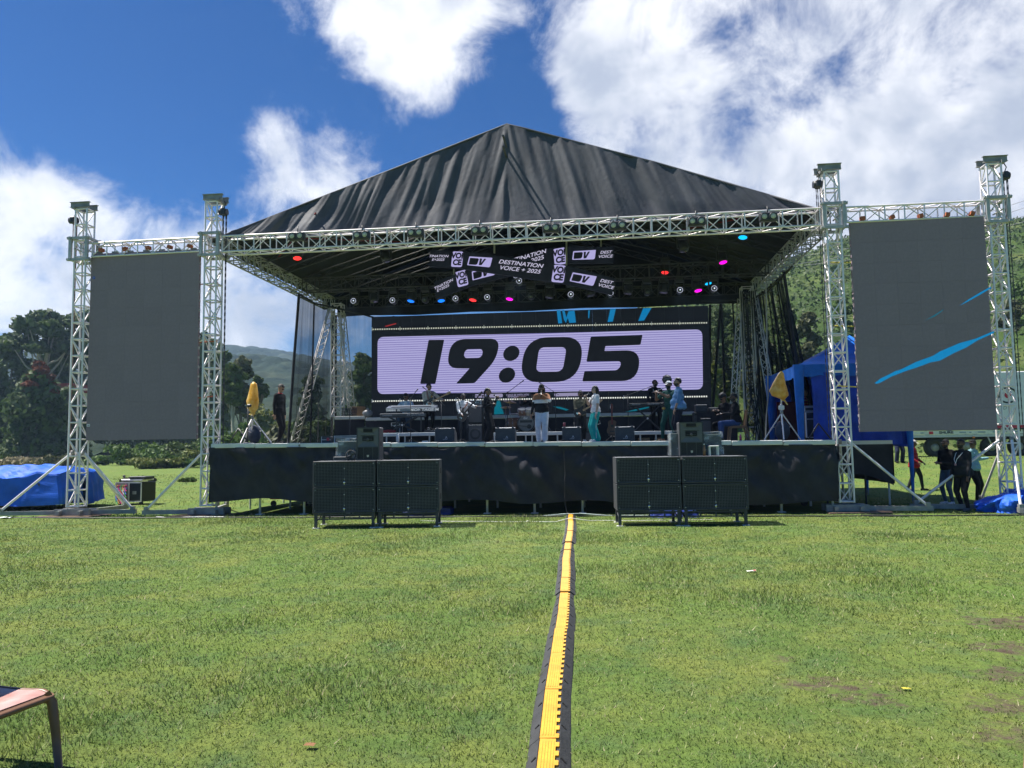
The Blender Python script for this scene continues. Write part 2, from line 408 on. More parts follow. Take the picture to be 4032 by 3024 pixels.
# grass blades, thick near the camera and thinner with distance
def blades(n, d0, d1, pw, hmin, hmax, seed):
    g = np.random.default_rng(seed)
    u = g.random(n); e = 2-pw; d = (d0**e+u*(d1**e-d0**e))**(1/e)
    az = YAW+g.uniform(-1.0, 1.0, n); x = d*np.sin(az); y = d*np.cos(az)
    k = g.random(n) > np.clip((soil(x, y)*.9+(fbm(x*7, y*7, 3, 3)-.5)*1.5-.42)*2.2, 0, .85)
    k &= ~((x > -10.5) & (x < 6.2) & (y > 19.9) & (y < 30)); k &= ~((np.abs(x+.31+.0278*(y-4.3)) < .128) & (y < 19.2))
    x, y, d = x[k], y[k], d[k]; n = len(x)
    pat = fbm(x*.55, y*.55, 3, 21); tuft = np.clip((pat-.5)*3, 0, 1)
    h = g.uniform(hmin, hmax, n)*(.65+.8*tuft); big = g.random(n) < .05; h[big] *= 1.8
    w = (.0026+.00042*d)*g.uniform(.7, 1.3, n); th = g.uniform(0, 2*np.pi, n); ln = g.normal(0, .55, (n, 2))*h[:, None]*(1.15-.4*tuft[:, None])
    z = ground_z(x, y)-.004
    a = np.stack([x-w*np.cos(th), y-w*np.sin(th), z], -1); b = np.stack([x+w*np.cos(th), y+w*np.sin(th), z], -1)
    c = np.stack([x+ln[:, 0], y+ln[:, 1], z+h], -1)
    return np.stack([a, b, c], 1).reshape(-1, 3)
vb = np.concatenate([blades(450000, 3.3, 24, 1.25, .014, .042, 1), blades(110000, 8, 60, 1.5, .03, .07, 2)])
me = np_mesh('grass', vb, np.arange(len(vb)).reshape(-1, 3), M_BLADE)
grass = link('grass', me); tag(grass, 'short green lawn grass covering the field', 'grass', kind='stuff')

# ------------------------------------------------------------------ foliage
def leaf_mat(name, dark, light, tr=.25, nsc=.25):
    m = bpy.data.materials.new(name); m.use_nodes = True; t = m.node_tree; l = t.links.new; b = t.nodes['Principled BSDF']
    b.inputs['Roughness'].default_value = .6; b.inputs['Specular IOR Level'].default_value = .25
    ge = t.nodes.new('ShaderNodeNewGeometry'); n = t.nodes.new('ShaderNodeTexNoise'); l(ge.outputs['Position'], n.inputs['Vector']); n.inputs['Scale'].default_value = nsc; n.inputs['Detail'].default_value = 4
    r1 = t.nodes.new('ShaderNodeMapRange'); l(n.outputs['Fac'], r1.inputs[0]); r1.inputs[1].default_value = .35; r1.inputs[2].default_value = .65
    a = t.nodes.new('ShaderNodeMath'); a.operation = 'MULTIPLY_ADD'; l(ge.outputs['Random Per Island'], a.inputs[0]); a.inputs[1].default_value = .5
    h = t.nodes.new('ShaderNodeMath'); h.operation = 'MULTIPLY'; l(r1.outputs[0], h.inputs[0]); h.inputs[1].default_value = .5; l(h.outputs[0], a.inputs[2])
    mx_ = t.nodes.new('ShaderNodeMix'); mx_.data_type = 'RGBA'; l(a.outputs[0], mx_.inputs[0]); mx_.inputs[6].default_value = dark+(1,); mx_.inputs[7].default_value = light+(1,)
    l(mx_.outputs[2], b.inputs['Base Color'])
    tn = t.nodes.new('ShaderNodeBsdfTranslucent'); l(mx_.outputs[2], tn.inputs['Color']); ms = t.nodes.new('ShaderNodeMixShader'); ms.inputs[0].default_value = tr
    l(b.outputs[0], ms.inputs[1]); l(tn.outputs[0], ms.inputs[2]); l(ms.outputs[0], t.nodes['Material Output'].inputs['Surface'])
    return m
LM = {'dark': leaf_mat('leaves_dark', (.036, .066, .02), (.105, .155, .046)), 'mid': leaf_mat('leaves_mid', (.045, .08, .022), (.12, .165, .045)),
      'lush': leaf_mat('leaves_lush', (.045, .095, .02), (.12, .19, .04)), 'olive': leaf_mat('leaves_olive', (.05, .065, .025), (.13, .135, .06)),
      'yellow': leaf_mat('leaves_yellow', (.10, .13, .03), (.21, .23, .06)), 'red': leaf_mat('leaves_red', (.09, .03, .017), (.20, .07, .038)),
      'hill': leaf_mat('leaves_hill', (.03, .06, .018), (.10, .145, .04), nsc=.06), 'straw': leaf_mat('leaves_straw', (.16, .14, .07), (.32, .28, .16))}
BARK = mat('bark', (.16, .135, .11), .9, var=.3, vscale=3, bump=.4); PALE = mat('pale_bark', (.36, .33, .28), .85, var=.25, vscale=2)
def leaf_quads(c, nrm, size, g):
    n = len(c); up = g.normal(0, 1, (n, 3)); nn = nrm+g.normal(0, .55, (n, 3)); nn /= np.linalg.norm(nn, axis=1)[:, None]+1e-9
    u = np.cross(up, nn); u /= np.linalg.norm(u, axis=1)[:, None]+1e-9; v = np.cross(nn, u)
    s = (size*g.uniform(.55, 1.35, n))[:, None]; u = u*s; v = v*s*.62
    p = np.stack([c-u, c-v*.9+u*.1, c+u, c+v], 1).reshape(-1, 3)
    return p, np.arange(4*n).reshape(-1, 4)
def blob_points(blobs, n, g):        # blobs (x,y,z,rx,ry,rz) -> points near the shells, outward normals
    B = np.array(blobs); reps = max(1, 60//len(B)); q = np.repeat(B, reps, 0)
    o = g.normal(0, 1, (len(q), 3)); o /= np.linalg.norm(o, axis=1)[:, None]; s_ = g.uniform(.3, .62, len(q))[:, None]
    q[:, :3] += o*q[:, 3:]*g.uniform(.35, .95, len(q))[:, None]; q[:, 3:] *= s_; B = np.concatenate([B*np.array([1, 1, 1, .82, .82, .82]), q])
    w = (B[:, 3]*B[:, 5]+B[:, 3]*B[:, 4]); k = g.choice(len(B), n, p=w/w.sum())
    d = g.normal(0, 1, (n, 3)); d[:, 2] += .25; d /= np.linalg.norm(d, axis=1)[:, None]
    r = g.uniform(.62, 1.04, n)[:, None]
    lump = .8+.42*fbm(d[:, 0]*2.3+k*7.1, d[:, 2]*2.3+d[:, 1]*1.7, 2, 4)
    return B[k, :3]+d*r*B[k, 3:]*lump[:, None], d
def crown(name, blobs, n, size, m, seed, parent=None, loc=None):
    g = np.random.default_rng(seed); c, d = blob_points(blobs, n, g); p, f = leaf_quads(c, d, size, g)
    return link(name, np_mesh(name, p, f, m), parent, loc)
def tree(name, label, base, h, w, lm, seed, style='round', trunk=.35, leaf=.5, n=2600, bark=None, group=None, thick=None):
    g = random.Random(seed); t = thing(name, label, 'tree' if name.endswith('tree') else 'shrub', base, 0, group)
    th = thick or h*.018; mb = MB(); lean = g.uniform(-.04, .04)*h
    top = h*(trunk if style != 'round' else trunk+.25)
    pts = [V((lean*k/6, g.uniform(-.01, .01)*h, top*k/6-.3*(k == 0))) for k in range(7)]
    mb.path(pts, [th*(1-.08*k) for k in range(7)], 8)
    bl = []
    if style == 'umbrella':
        for k in range(13):
            a = 2*math.pi*k/13+g.uniform(-.3, .3); rr = w*.5*g.uniform(.35, .86); zz_ = h*(.97-.30*(rr/(w*.5))**1.5+g.uniform(-.05, .03))
            e = V((lean+rr*math.cos(a), rr*math.sin(a), zz_)); s = pts[-1-(k % 3)]
            mid = s.lerp(e, .55)+V((0, 0, -h*.03)); mb.path([s, mid, e], [th*.5, th*.33, th*.12], 6)
            q = w*g.uniform(.17, .26); bl.append((e.x, e.y, e.z, q, q, q*.45))
        bl.append((lean, 0, h*.93, w*.22, w*.22, h*.055))
    elif style == 'column':
        for k in range(16):
            zz_ = h*(.1+.86*k/15); q = w*.5*(1-.55*abs(zz_/h-.35)**1.4)*g.uniform(.55, .8); a = g.uniform(0, 6.3); o = w*.2*(1-zz_/h*.8)
            bl.append((lean*zz_/h+o*math.cos(a), o*math.sin(a), zz_, q, q, q*g.uniform(.7, 1.1)))
    elif style == 'bush':
        for k in range(9):
            q = w*g.uniform(.16, .26); bl.append((g.uniform(-.36, .36)*w, g.uniform(-.3, .3)*w*.6, h*g.uniform(.25, .72), q, q, h*g.uniform(.2, .34)))
    else:
        for k in range(12):
            a = 2.4*k; zz_ = h*(trunk+.1+(.92-trunk-.1)*k/11); rr = w*.5*math.sin(min(1, (zz_/h-trunk)/(1-trunk)*.9+.12)*math.pi)*g.uniform(.35, .75)
            e = V((lean+rr*math.cos(a), rr*math.sin(a), zz_)); q = w*g.uniform(.24, .36); bl.append((e.x, e.y, e.z, q, q, q*g.uniform(.55, .85)))
            if k % 2 == 0: s = pts[3+k % 4]; mb.path([s, s.lerp(e, .5), e], [th*.4, th*.25, th*.08], 5)
    mb.build('trunk', bark or BARK, t); crown('crown', bl, n, leaf, LM[lm], seed, t)
    return t
def tree_px(name, label, x, yt, yb, Y, wpx, lm, seed, **k):
    b = at(x, yb, Y); tz = at(x, yt, Y).z; sc = FPX/(CF.y*Y)
    gz = float(ground_z(b.x, Y)); b.z = gz
    return tree(name, label, b, tz-gz, wpx/sc, lm, seed, **k)

tree_px('umbrella_tree', 'tall spreading tree with tiered dark crown and pale limbs, left of the screen towers', 165, 1208, 1750, 118, 290, 'dark', 11, style='umbrella', trunk=.62, n=5200, leaf=.55, bark=PALE, thick=.42)
tree_px('ivy_tree', 'broad dark tree clad in creepers above the blue tarpaulin', 120, 1500, 1815, 96, 330, 'dark', 12, style='column', n=8000, leaf=.42)
tree_px('ivy_tree', 'dark leafy tree rising beside the outer left tower, right of the red crown', 262, 1540, 1815, 102, 210, 'dark', 13, style='column', n=5000, leaf=.42)
tree_px('ivy_tree', 'dark tree cut by the left edge of the picture', -70, 1400, 1815, 104, 300, 'dark', 14, style='column', n=5000, leaf=.45)
tree_px('red_tree', 'flat topped flame red tree among the dark trees', 132, 1418, 1760, 95.4, 128, 'red', 15, style='umbrella', trunk=.88, n=2600, leaf=.34)
for i, (x, yt, w, lm, lb) in enumerate(((20, 1295, 190, 'dark', 'dark round tree behind the spreading tree at the left edge'), (330, 1230, 210, 'dark', 'tall dark tree half hidden by the left screen and its outer tower'),
        (480, 1300, 240, 'dark', 'dark tree behind the left half of the left screen'), (640, 1330, 230, 'dark', 'dark tree behind the middle of the left screen'), (775, 1330, 170, 'dark', 'dark tree between the left screen and the inner left tower'),
        (235, 1330, 220, 'dark', 'dark tree filling the gap under the spreading tree'))):
    tree_px('dark_tree', lb, x, yt, 1800, 124+i*2, w*1.35, lm, 20+i, style='round', trunk=.08, n=6000, leaf=.5, group='dark trees along the left edge of the field')
tree_px('tall_tree', 'slender tree with bare pale trunk left of the yellow bag', 925, 1418, 1690, 84, 95, 'mid', 31, style='round', trunk=.5, n=2300, leaf=.36, bark=PALE, thick=.22)
tree_px('tall_tree', 'taller loose gum tree behind the pale trunk tree', 955, 1388, 1690, 96, 110, 'olive', 32, style='round', trunk=.35, n=2300, leaf=.4)
tree_px('tall_tree', 'small dark fan crowned tree right above the yellow bag', 1015, 1475, 1660, 88, 78, 'dark', 33, style='umbrella', trunk=.6, n=1500, leaf=.36)
tree_px('dark_tree', 'dark tree close behind the inner left tower', 860, 1365, 1680, 104, 120, 'dark', 34, style='round', trunk=.2, n=3000, leaf=.45)
tree_px('dark_tree', 'dark tree seen through the left net beside the leaning truss', 1430, 1395, 1740, 88, 150, 'dark', 35, style='round', trunk=.15, n=3600, leaf=.42)
tree_px('dark_tree', 'dark tree behind the left edge of the big screen', 1560, 1430, 1740, 92, 150, 'dark', 36, style='round', trunk=.15, n=2600, leaf=.42)
tree_px('dark_tree', 'low dark tree seen through the left net next to its outer hem', 1215, 1470, 1740, 98, 130, 'dark', 37, style='round', trunk=.15, n=2600, leaf=.42)
for i, (x, yt, yb, Y, w, lm, lb) in enumerate(((560, 1742, 1822, 84, 260, 'lush', 'bright leafy bush below the left screen, left of middle'), (720, 1736, 1822, 88, 260, 'mid', 'green bush below the right end of the left screen'),
        (610, 1795, 1838, 70, 220, 'yellow', 'low yellow green hedge plant under the left screen'), (720, 1792, 1838, 72, 220, 'lush', 'low leafy hedge right under the left screen corner'), (790, 1770, 1836, 76, 130, 'yellow', 'yellowish bush beside the inner left tower foot'),
        (900, 1648, 1800, 66, 210, 'lush', 'lush bush behind the deck beside the inner left tower'), (1010, 1665, 1800, 60, 190, 'lush', 'lush bush behind the deck under the yellow bag'), (1120, 1640, 1800, 64, 190, 'olive', 'olive bush behind the man in black'),
        (1185, 1620, 1800, 70, 150, 'lush', 'green bush between the man in black and the net'), (1290, 1650, 1800, 64, 180, 'mid', 'green bush seen through the left net'), (1400, 1660, 1800, 60, 180, 'mid', 'green bush behind the leaning truss'),
        (1080, 1590, 1790, 86, 170, 'yellow', 'pale green shrub behind the head of the man in black'), (860, 1700, 1820, 58, 120, 'lush', 'bush showing between the inner left tower chords'),
        (80, 1795, 1830, 78, 330, 'straw', 'straw coloured hedge above the blue tarpaulin'), (250, 1792, 1832, 76, 180, 'olive', 'dry grey green hedge beside the outer left tower'), (460, 1790, 1825, 90, 240, 'lush', 'bush below the left corner of the left screen'))):
    tree_px('leafy_bush', lb, x, yt, yb, Y, w, lm, 50+i, style='bush', n=1900, leaf=.28, trunk=.3)
for i, (x, y, w, h) in enumerate(((375, 1905, 60, 36), (498, 1905, 46, 30), (600, 1895, 24, 12), (745, 1898, 70, 14))):
    p = G(x, y); sc = FPX/(CF.y*p.y); p.z = float(ground_z(p.x, p.y))
    tree('weed_shrub', ('dark weed clump beside the outer left tower', 'brown dry weed clump in the field behind the cable rack', 'tiny weed in the bright field', 'low weed patch before the inner left tower strut')[i], p, h/sc, w/sc, ('dark', 'olive', 'olive', 'mid')[i], 80+i, style='bush', n=260, leaf=.13)

# ------------------------------------------------------------------ hills
def hill(name, label, pts, Y0, Y1, bump, cell, m, seed, nxs, nys, zbase=0., left=None):
    # pts: sky line (column, row) at depth Y1; the slope rises from Y0
    P = [at(x, y, Y1) for x, y in pts]; xs = np.linspace(P[0].x, P[-1].x, nxs); zt = np.interp(xs, [p.x for p in P], [p.z for p in P])
    t = np.linspace(0, 1.25, nys); X_, T_ = np.meshgrid(xs, t, indexing='ij'); Yy = Y0+(Y1-Y0)*T_
    prof = np.where(T_ < 1, np.sin(np.clip(T_, 0, 1)*np.pi/2)**1.15, 1-(T_-1)*.8)
    Zh = zbase+(zt[:, None]-zbase)*prof
    rel = fbm(X_/((Y1-Y0)*.32)+seed, Yy/((Y1-Y0)*.5), 4, seed)-.5
    Zh = Zh+rel*(zt.max()*.22)*np.clip(T_*2, 0, 1)*np.clip((1.02-T_)*4, .12, 1)
    # tree tops: rounded lumps on a jittered cell grid
    cxx = X_/cell; cyy = Yy/(cell*1.2); best = np.full(X_.shape, 9.)
    for a in (-1, 0, 1):
        for b in (-1, 0, 1):
            ix = np.floor(cxx)+a; iy = np.floor(cyy)+b
            jx = vn(ix*1.7+.37, iy*1.3+.21, seed+40); jy = vn(ix*1.1+.11, iy*1.9+.71, seed+41)
            best = np.minimum(best, (cxx-ix-jx)**2+(cyy-iy-jy)**2)
    Zh = Zh+np.sqrt(np.clip(1-best*1.3, 0, 1))*bump*(.5+fbm(X_/(cell*4), Yy/(cell*4), 2, seed+3))
    if left is not None: Zh = -3+(Zh+3)*sstep(left[0], left[1], X_)
    i_ = np.arange(nxs*nys).reshape(nxs, nys); f = np.stack([i_[:-1, :-1], i_[1:, :-1], i_[1:, 1:], i_[:-1, 1:]], -1).reshape(-1, 4)
    me = np_mesh(name, np.stack([X_, Yy, Zh], -1).reshape(-1, 3), f, m); me.polygons.foreach_set('use_smooth', np.ones(len(f), bool))
    return tag(link(name, me), label, kind='structure'), (xs, t, X_, Yy, Zh)
def hill_mat(name, c1, c2, c3, s):
    m = bpy.data.materials.new(name); m.use_nodes = True; t = m.node_tree; l = t.links.new; b = t.nodes['Principled BSDF']; b.inputs['Roughness'].default_value = .9; b.inputs['Specular IOR Level'].default_value = .1
    ge = t.nodes.new('ShaderNodeNewGeometry'); cs = [c1, c2, c3]
    n = t.nodes.new('ShaderNodeTexNoise'); l(ge.outputs['Position'], n.inputs['Vector']); n.inputs['Scale'].default_value = s; n.inputs['Detail'].default_value = 10; n.inputs['Roughness'].default_value = .7
    cr = t.nodes.new('ShaderNodeValToRGB'); l(n.outputs['Fac'], cr.inputs[0]); e = cr.color_ramp.elements
    e[0].position = .36; e[0].color = c1+(1,); e[1].position = .66; e[1].color = c3+(1,); k = e.new(.5); k.color = c2+(1,)
    l(cr.outputs[0], b.inputs['Base Color'])
    n2_ = t.nodes.new('ShaderNodeTexNoise'); l(ge.outputs['Position'], n2_.inputs['Vector']); n2_.inputs['Scale'].default_value = s*7; n2_.inputs['Detail'].default_value = 6
    bp = t.nodes.new('ShaderNodeBump'); bp.inputs['Strength'].default_value = 1; bp.inputs['Distance'].default_value = .35/s*.1; l(n2_.outputs['Fac'], bp.inputs['Height']); l(bp.outputs[0], b.inputs['Normal'])
    return m
HM1 = hill_mat('far_wood', (.008, .02, .013), (.02, .037, .021), (.048, .063, .034), .03)
HM2 = hill_mat('near_wood', (.022, .045, .012), (.05, .085, .022), (.13, .15, .05), .06)
hill('hills', 'distant wooded ridge in blue haze left of the stage', [(-900, 1570), (-200, 1500), (500, 1440), (880, 1418), (1000, 1430), (1150, 1452), (1300, 1470), (1470, 1485), (1700, 1500), (2200, 1470), (2800, 1520)], 420, 1050, 15, 16, HM1, 3, 330, 150, zbase=-8)
hill('hills', 'lower sunlit wooded slope before the ridge', [(-400, 1640), (300, 1590), (700, 1560), (900, 1530), (1020, 1500), (1160, 1470), (1300, 1490), (1480, 1530), (1800, 1580), (2300, 1660)], 150, 520, 8, 9, HM1, 8, 330, 120, zbase=-5)
_, HG = hill('hills', 'green shrub covered hillside behind the right towers', [(1700, 1480), (2200, 1330), (2500, 1262), (2800, 1205), (2950, 1165), (3150, 1118), (3300, 1085), (3420, 1062), (3650, 1040), (3900, 1026), (4100, 1015), (4500, 990), (5200, 980)], 52, 250, 2.0, 4.5, HM2, 5, 300, 170, zbase=-1.5, left=(-9, 16))
xs, t_, X_, Yy, Zh = HG
g = np.random.default_rng(9); n = 110000
ti = np.clip(g.beta(1.05, 1.25, n)*.97, .0, 1); xi = g.random(n)*(len(xs)-2)
a = xi.astype(int); b = np.clip((ti/1.25*(len(t_)-1)).astype(int), 0, len(t_)-2)
c = np.stack([X_[a, b]+g.uniform(-1, 1, n)*.8, Yy[a, b]+g.uniform(-1, 1, n), Zh[a, b]+g.uniform(.0, .9, n)*(.4+2.2*np.clip(fbm(X_[a, b]/7, Yy[a, b]/7, 3, 5)-.38, 0, 1))], -1)
k_ = sstep(-9, 16, c[:, 0]) > .25; c = c[k_]; n = len(c)
nr = np.tile(np.array([[0, -.7, .7]]), (n, 1)); p, f = leaf_quads(c, nr, (.16+.0017*c[:, 1]), g)
tag(link('hillside_shrubs', np_mesh('hillside_shrubs', p, f, LM['hill'])), 'dense green scrub covering the hillside on the right', 'shrubs', kind='stuff')
for i, (x, yt, yb, Y, w, lm, lb) in enumerate(((3125, 1180, 1560, 92, 120, 'mid', 'tall grey green tree on the hillside right of the net'), (3330, 1130, 1520, 100, 130, 'lush', 'round bright tree behind the inner right tower'), (3215, 1200, 1560, 84, 110, 'olive', 'olive tree on the slope above the blue tent'),
        (2826, 1190, 1600, 90, 130, 'dark', 'dark tree right of the big screen top corner'), (2910, 1230, 1600, 80, 140, 'mid', 'dark green tree seen through the right net'), (2990, 1300, 1620, 72, 130, 'olive', 'brown green tree behind the back right tower'),
        (3990, 1150, 1500, 92, 140, 'olive', 'brownish tree on the slope right of the outer right tower'), (4060, 1080, 1500, 104, 150, 'lush', 'bright green tree cut by the right edge'), (2830, 1440, 1680, 56, 110, 'yellow', 'sunlit tall grass tussock in the gap beside the big screen'),
        (2845, 1360, 1640, 66, 90, 'olive', 'straw coloured shrub in the gap beside the big screen'), (3095, 1330, 1600, 70, 120, 'mid', 'green shrub behind the right net hem'), (3020, 1450, 1680, 60, 150, 'olive', 'brown shrub behind the right net'))):
    tree_px('hillside_tree', lb, x, yt, yb, Y, w, lm, 100+i, style='round' if i < 8 else 'bush', trunk=.2, n=2600, leaf=.3)

# ------------------------------------------------------------------ air
hz = bpy.data.materials.new('haze'); hz.use_nodes = True; hz.node_tree.nodes.clear(); vo = hz.node_tree.nodes.new('ShaderNodeVolumePrincipled'); ou = hz.node_tree.nodes.new('ShaderNodeOutputMaterial'); hz.node_tree.links.new(vo.outputs[0], ou.inputs['Volume'])
vo.inputs['Color'].default_value = (.5, .72, 1, 1); vo.inputs['Density'].default_value = .00034; vo.inputs['Anisotropy'].default_value = .3
hz.cycles.homogeneous_volume = True
hb_ = MB().box((0, 640, 71), (2400, 1420, 174)).build('haze', hz); tag(hb_, 'thin blue haze in the air over the far hills', 'haze', kind='stuff')
# ------------------------------------------------------------------ materials
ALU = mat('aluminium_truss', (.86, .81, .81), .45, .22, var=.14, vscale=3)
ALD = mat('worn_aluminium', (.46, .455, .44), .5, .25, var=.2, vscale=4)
STEEL = mat('grey_steel', (.30, .30, .29), .6, .3, var=.25, vscale=5)
RUST = mat('rusty_iron', (.16, .09, .06), .85, var=.35, vscale=9)
WHITEP = mat('white_paint', (.74, .74, .70), .5, var=.1, vscale=4)
BLK = mat('black_plastic', (.022, .024, .027), .5, var=.2)
BLKM = mat('black_metal', (.045, .046, .05), .45, .2, var=.25)
DKG = mat('dark_grey_paint', (.05, .052, .058), .55, var=.2, vscale=8)
BLKC = mat('black_cloth', (.042, .042, .050), .85, var=.25, vscale=2, bump=.15, bscale=60, spec=.15)
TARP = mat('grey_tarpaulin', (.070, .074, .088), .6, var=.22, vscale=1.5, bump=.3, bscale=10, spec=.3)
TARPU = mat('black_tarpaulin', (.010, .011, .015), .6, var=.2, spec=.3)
ALS = mat('shaded_truss', (.07, .07, .07), .55, .2, var=.2)  # the truss aluminium, darkened to stand for the shade under the roof
RUBBER = mat('rubber', (.03, .03, .03), .8, var=.2)
STRAP = mat('orange_strap', (.42, .12, .05), .8, var=.2)
REDS = mat('red_strap', (.25, .03, .03), .8, var=.2)
GLASS_L = mat('lamp_glass', (.55, .55, .42), .15, var=.1)
CHROME = mat('chrome', (.7, .7, .72), .18, 1., var=.05)
E_LAV = mat('led_lavender', (.02, .02, .02), .6, var=0, emit=(.40, .37, .67), estr=.5)
E_DARK = mat('led_black', (.007, .008, .010), .6, var=.1, spec=.2, emit=(.006, .008, .012), estr=.4)
E_TXT = mat('led_text', (.02, .02, .02), .6, var=0, emit=(.55, .53, .70), estr=.48)
E_CYAN = mat('led_cyan', (.01, .02, .03), .6, var=0, emit=(.0, .12, .28), estr=.7)
E_TEAL = mat('led_teal', (.01, .02, .03), .6, var=0, emit=(.0, .07, .10), estr=.9)
E_SCYAN = mat('led_screen_cyan', (.02, .12, .2), .6, var=.2, vscale=9, emit=(.0, .17, .40), estr=.5)
LEDOFF = mat('led_module_off', (.29, .225, .255), .8, var=.06, vscale=14, spec=.2)
_t = LEDOFF.node_tree; _b = _t.nodes['Principled BSDF']; _s = _b.inputs['Base Color'].links[0].from_socket; _oi = _t.nodes.new('ShaderNodeObjectInfo'); _hv = _t.nodes.new('ShaderNodeHueSaturation'); _mr = _t.nodes.new('ShaderNodeMapRange'); _t.links.new(_oi.outputs['Random'], _mr.inputs[0]); _mr.inputs[3].default_value = .975; _mr.inputs[4].default_value = 1.02
_t.links.new(_mr.outputs[0], _hv.inputs['Value']); _t.links.new(_s, _hv.inputs['Color']); _t.links.new(_hv.outputs[0], _b.inputs['Base Color'])

DECK0 = 1.83
def zdeck(X): return DECK0-.009*(X+2.2)
def D(x, Y, up=0.):                      # a spot on the deck for a column of the photograph
    X = colX(x, Y, DECK0); return V((X, Y, zdeck(X)+up))

# ------------------------------------------------------------------ lattice work
def lattice(par, o, ax, u, v, Ln, w, h, bays, rc, rb, m, joined=False, faces='uvUV', flip=0, names=('chord', 'rung', 'brace')):
    o, ax, u, v = V(o), V(ax).normalized(), V(u).normalized(), V(v).normalized()
    c = [(-w/2, -h/2), (w/2, -h/2), (w/2, h/2), (-w/2, h/2)]; P = lambda k, t: o+ax*t+u*c[k][0]+v*c[k][1]
    mb = MB() if joined else None
    def put(nm, a, b, r):
        if joined: mb.tube(a, b, r, 5, cap=False)
        else: bar(nm, a, b, r, m, par, 8 if nm == 'chord' else 6)
    for k in range(4): put(names[0], P(k, 0), P(k, Ln), rc)
    st = Ln/bays
    for i in range(bays+1):
        t = min(max(i*st, .02), Ln-.02)
        for k in range(4): put(names[1], P(k, t), P((k+1) % 4, t), rb*1.15)
    for i in range(bays):
        for k in range(4):
            a, b = (k, (k+1) % 4) if (i+k+flip) % 2 == 0 else ((k+1) % 4, k)
            put(names[2], P(a, i*st), P(b, (i+1)*st), rb*.85)
    if joined: mb.build('lattice', m, par)

ORG = mat('yellow_tape', (.55, .47, .08), .6)
def tower(label, X, Y, Ht, bays, left_dx, right_dx, sleeve=True, chain_side=1):
    t = thing('truss_tower', label, 'tower', (X, Y, 0), 0, 'aluminium ground support towers')
    lattice(t, (0, 0, .25), (0, 0, 1), (1, 0, 0), (0, 1, 0), Ht-.25-.12, .335, .335, bays, .025, .019, ALU)
    s = MB()
    for y in (-.17, .17): s.box((0, y, .12), (1.0, .09, .16))
    for x in (-.3, .3): s.box((x, 0, .115), (.09, .7, .1))
    s.build('base_frame', STEEL, t)
    for dx, dy in left_dx+right_dx:          # outriggers: sill, prop, screw foot
        f = V((dx, dy, .14)); n_ = f.normalized()*.3; n_.z = 0
        s = MB(); q = V((dx, dy, 0)); an = math.atan2(dy, dx)
        s.box((q.x*.5+n_.x*.5, q.y*.5+n_.y*.5, .105), (q.length-.3, .085, .11), M.Rotation(an, 3, 'Z')).build('sill_beam', STEEL, t)
        a = V((math.copysign(.17, dx) if abs(dx) > abs(dy) else 0, math.copysign(.17, dy) if abs(dy) > abs(dx) else 0, 1.72))
        bar('prop', a, (dx*.94, dy*.94, .17), .032, ALU, t, 10)
        s = MB().box((dx*.94, dy*.94, .2), (.1, .1, .1)).tube((dx*.96, dy*.96, 0), (dx*.96, dy*.96, .12), .016); s.build('screw_foot', STEEL, t)
        MB().tube(a+V((0, 0, -.06)), a+V((0, 0, .06)), .045).build('clamp', STEEL, t)
    if sleeve:                               # the travelling block that carries the trusses
        z0, z1 = 7.02, 7.62; s = MB()
        for z in (z0, z1):
            for y in (-.24, .24): s.box((0, y, z), (.66, .06, .07))
            for x in (-.24, .24): s.box((x, 0, z+.004), (.06, .60, .066))
        for x in (-.24, .24):
            for y in (-.24, .24): s.box((x, y, (z0+z1)/2), (.075, .075, z1-z0-.07))
        for x in (-.12, .12): s.tube((x, -.25, z0+.3), (x, .25, z0+.3), .02)
        for z in (z0, z1):
            for x in (-.3, .3): s.tube((x, -.30, z), (x, -.22, z), .022)
        s.build('sleeve_block', ALD, t)
    s = MB()                                 # head of two channel beams and a cross beam
    for y in (-.17, .17):
        s.box((.04*chain_side, y, Ht-.02), (.56, .012, .13)); s.box((.04*chain_side, y, Ht+.05), (.58, .09, .014)); s.box((.04*chain_side, y, Ht-.09), (.56, .09, .012))
    s.box((.2*chain_side, 0, Ht-.1), (.09, .5, .08)); s.build('head_beam', STEEL, t)
    cx_ = .30*chain_side                     # chain hoist
    h = MB().bbox((cx_, -.05, Ht-.42), (.15, .2, .2), .03).tube((cx_-.12, -.05, Ht-.42), (cx_+.1, -.05, Ht-.42), .09, 12).path([(cx_, -.05, Ht-.1), (cx_+.05, -.05, Ht-.2), (cx_, -.05, Ht-.32)], .014)
    hb = h.build('chain_hoist', BLKM, t)
    for dx_, dy_, zb in ((-.04, .03, 7.5), (.03, -.06, 7.55), (.06, .05, 1.4), (.015, .09, 1.9)):
        mb = MB(); z = Ht-.5; x = cx_+dx_; n = int((z-zb)/.09)
        for i in range(n):
            zz_ = z-(i+.5)*.09; mb.box((x, -.05+dy_, zz_), ((.022, .008)[i % 2], (.008, .022)[i % 2], .1))
        mb.build('hoist_chain', RUST if chain_side < 0 and X < -12 else BLKM, t)
    return t
TLO, TLI, TRI, TRO = V((-14.13, 19.6, 0)), V((-10.39, 19.71, 0)), V((5.92, 19.71, 0)), V((9.8, 19.83, 0))
tower('aluminium lattice tower at the far left, outside the left screen', TLO.x, TLO.y, 8.6, 18, [(-2.1, -.35)], [(1.6, .2), (.25, 1.9)], chain_side=-1)
tower('aluminium lattice tower between the left screen and the stage', TLI.x, TLI.y, 8.66, 18, [(-1.75, -.25)], [(-.5, 2.0)], chain_side=1)
tower('aluminium lattice tower between the stage and the right screen', TRI.x, TRI.y, 8.6, 18, [(.6, 2.1)], [(1.95, -.2)], chain_side=-1)
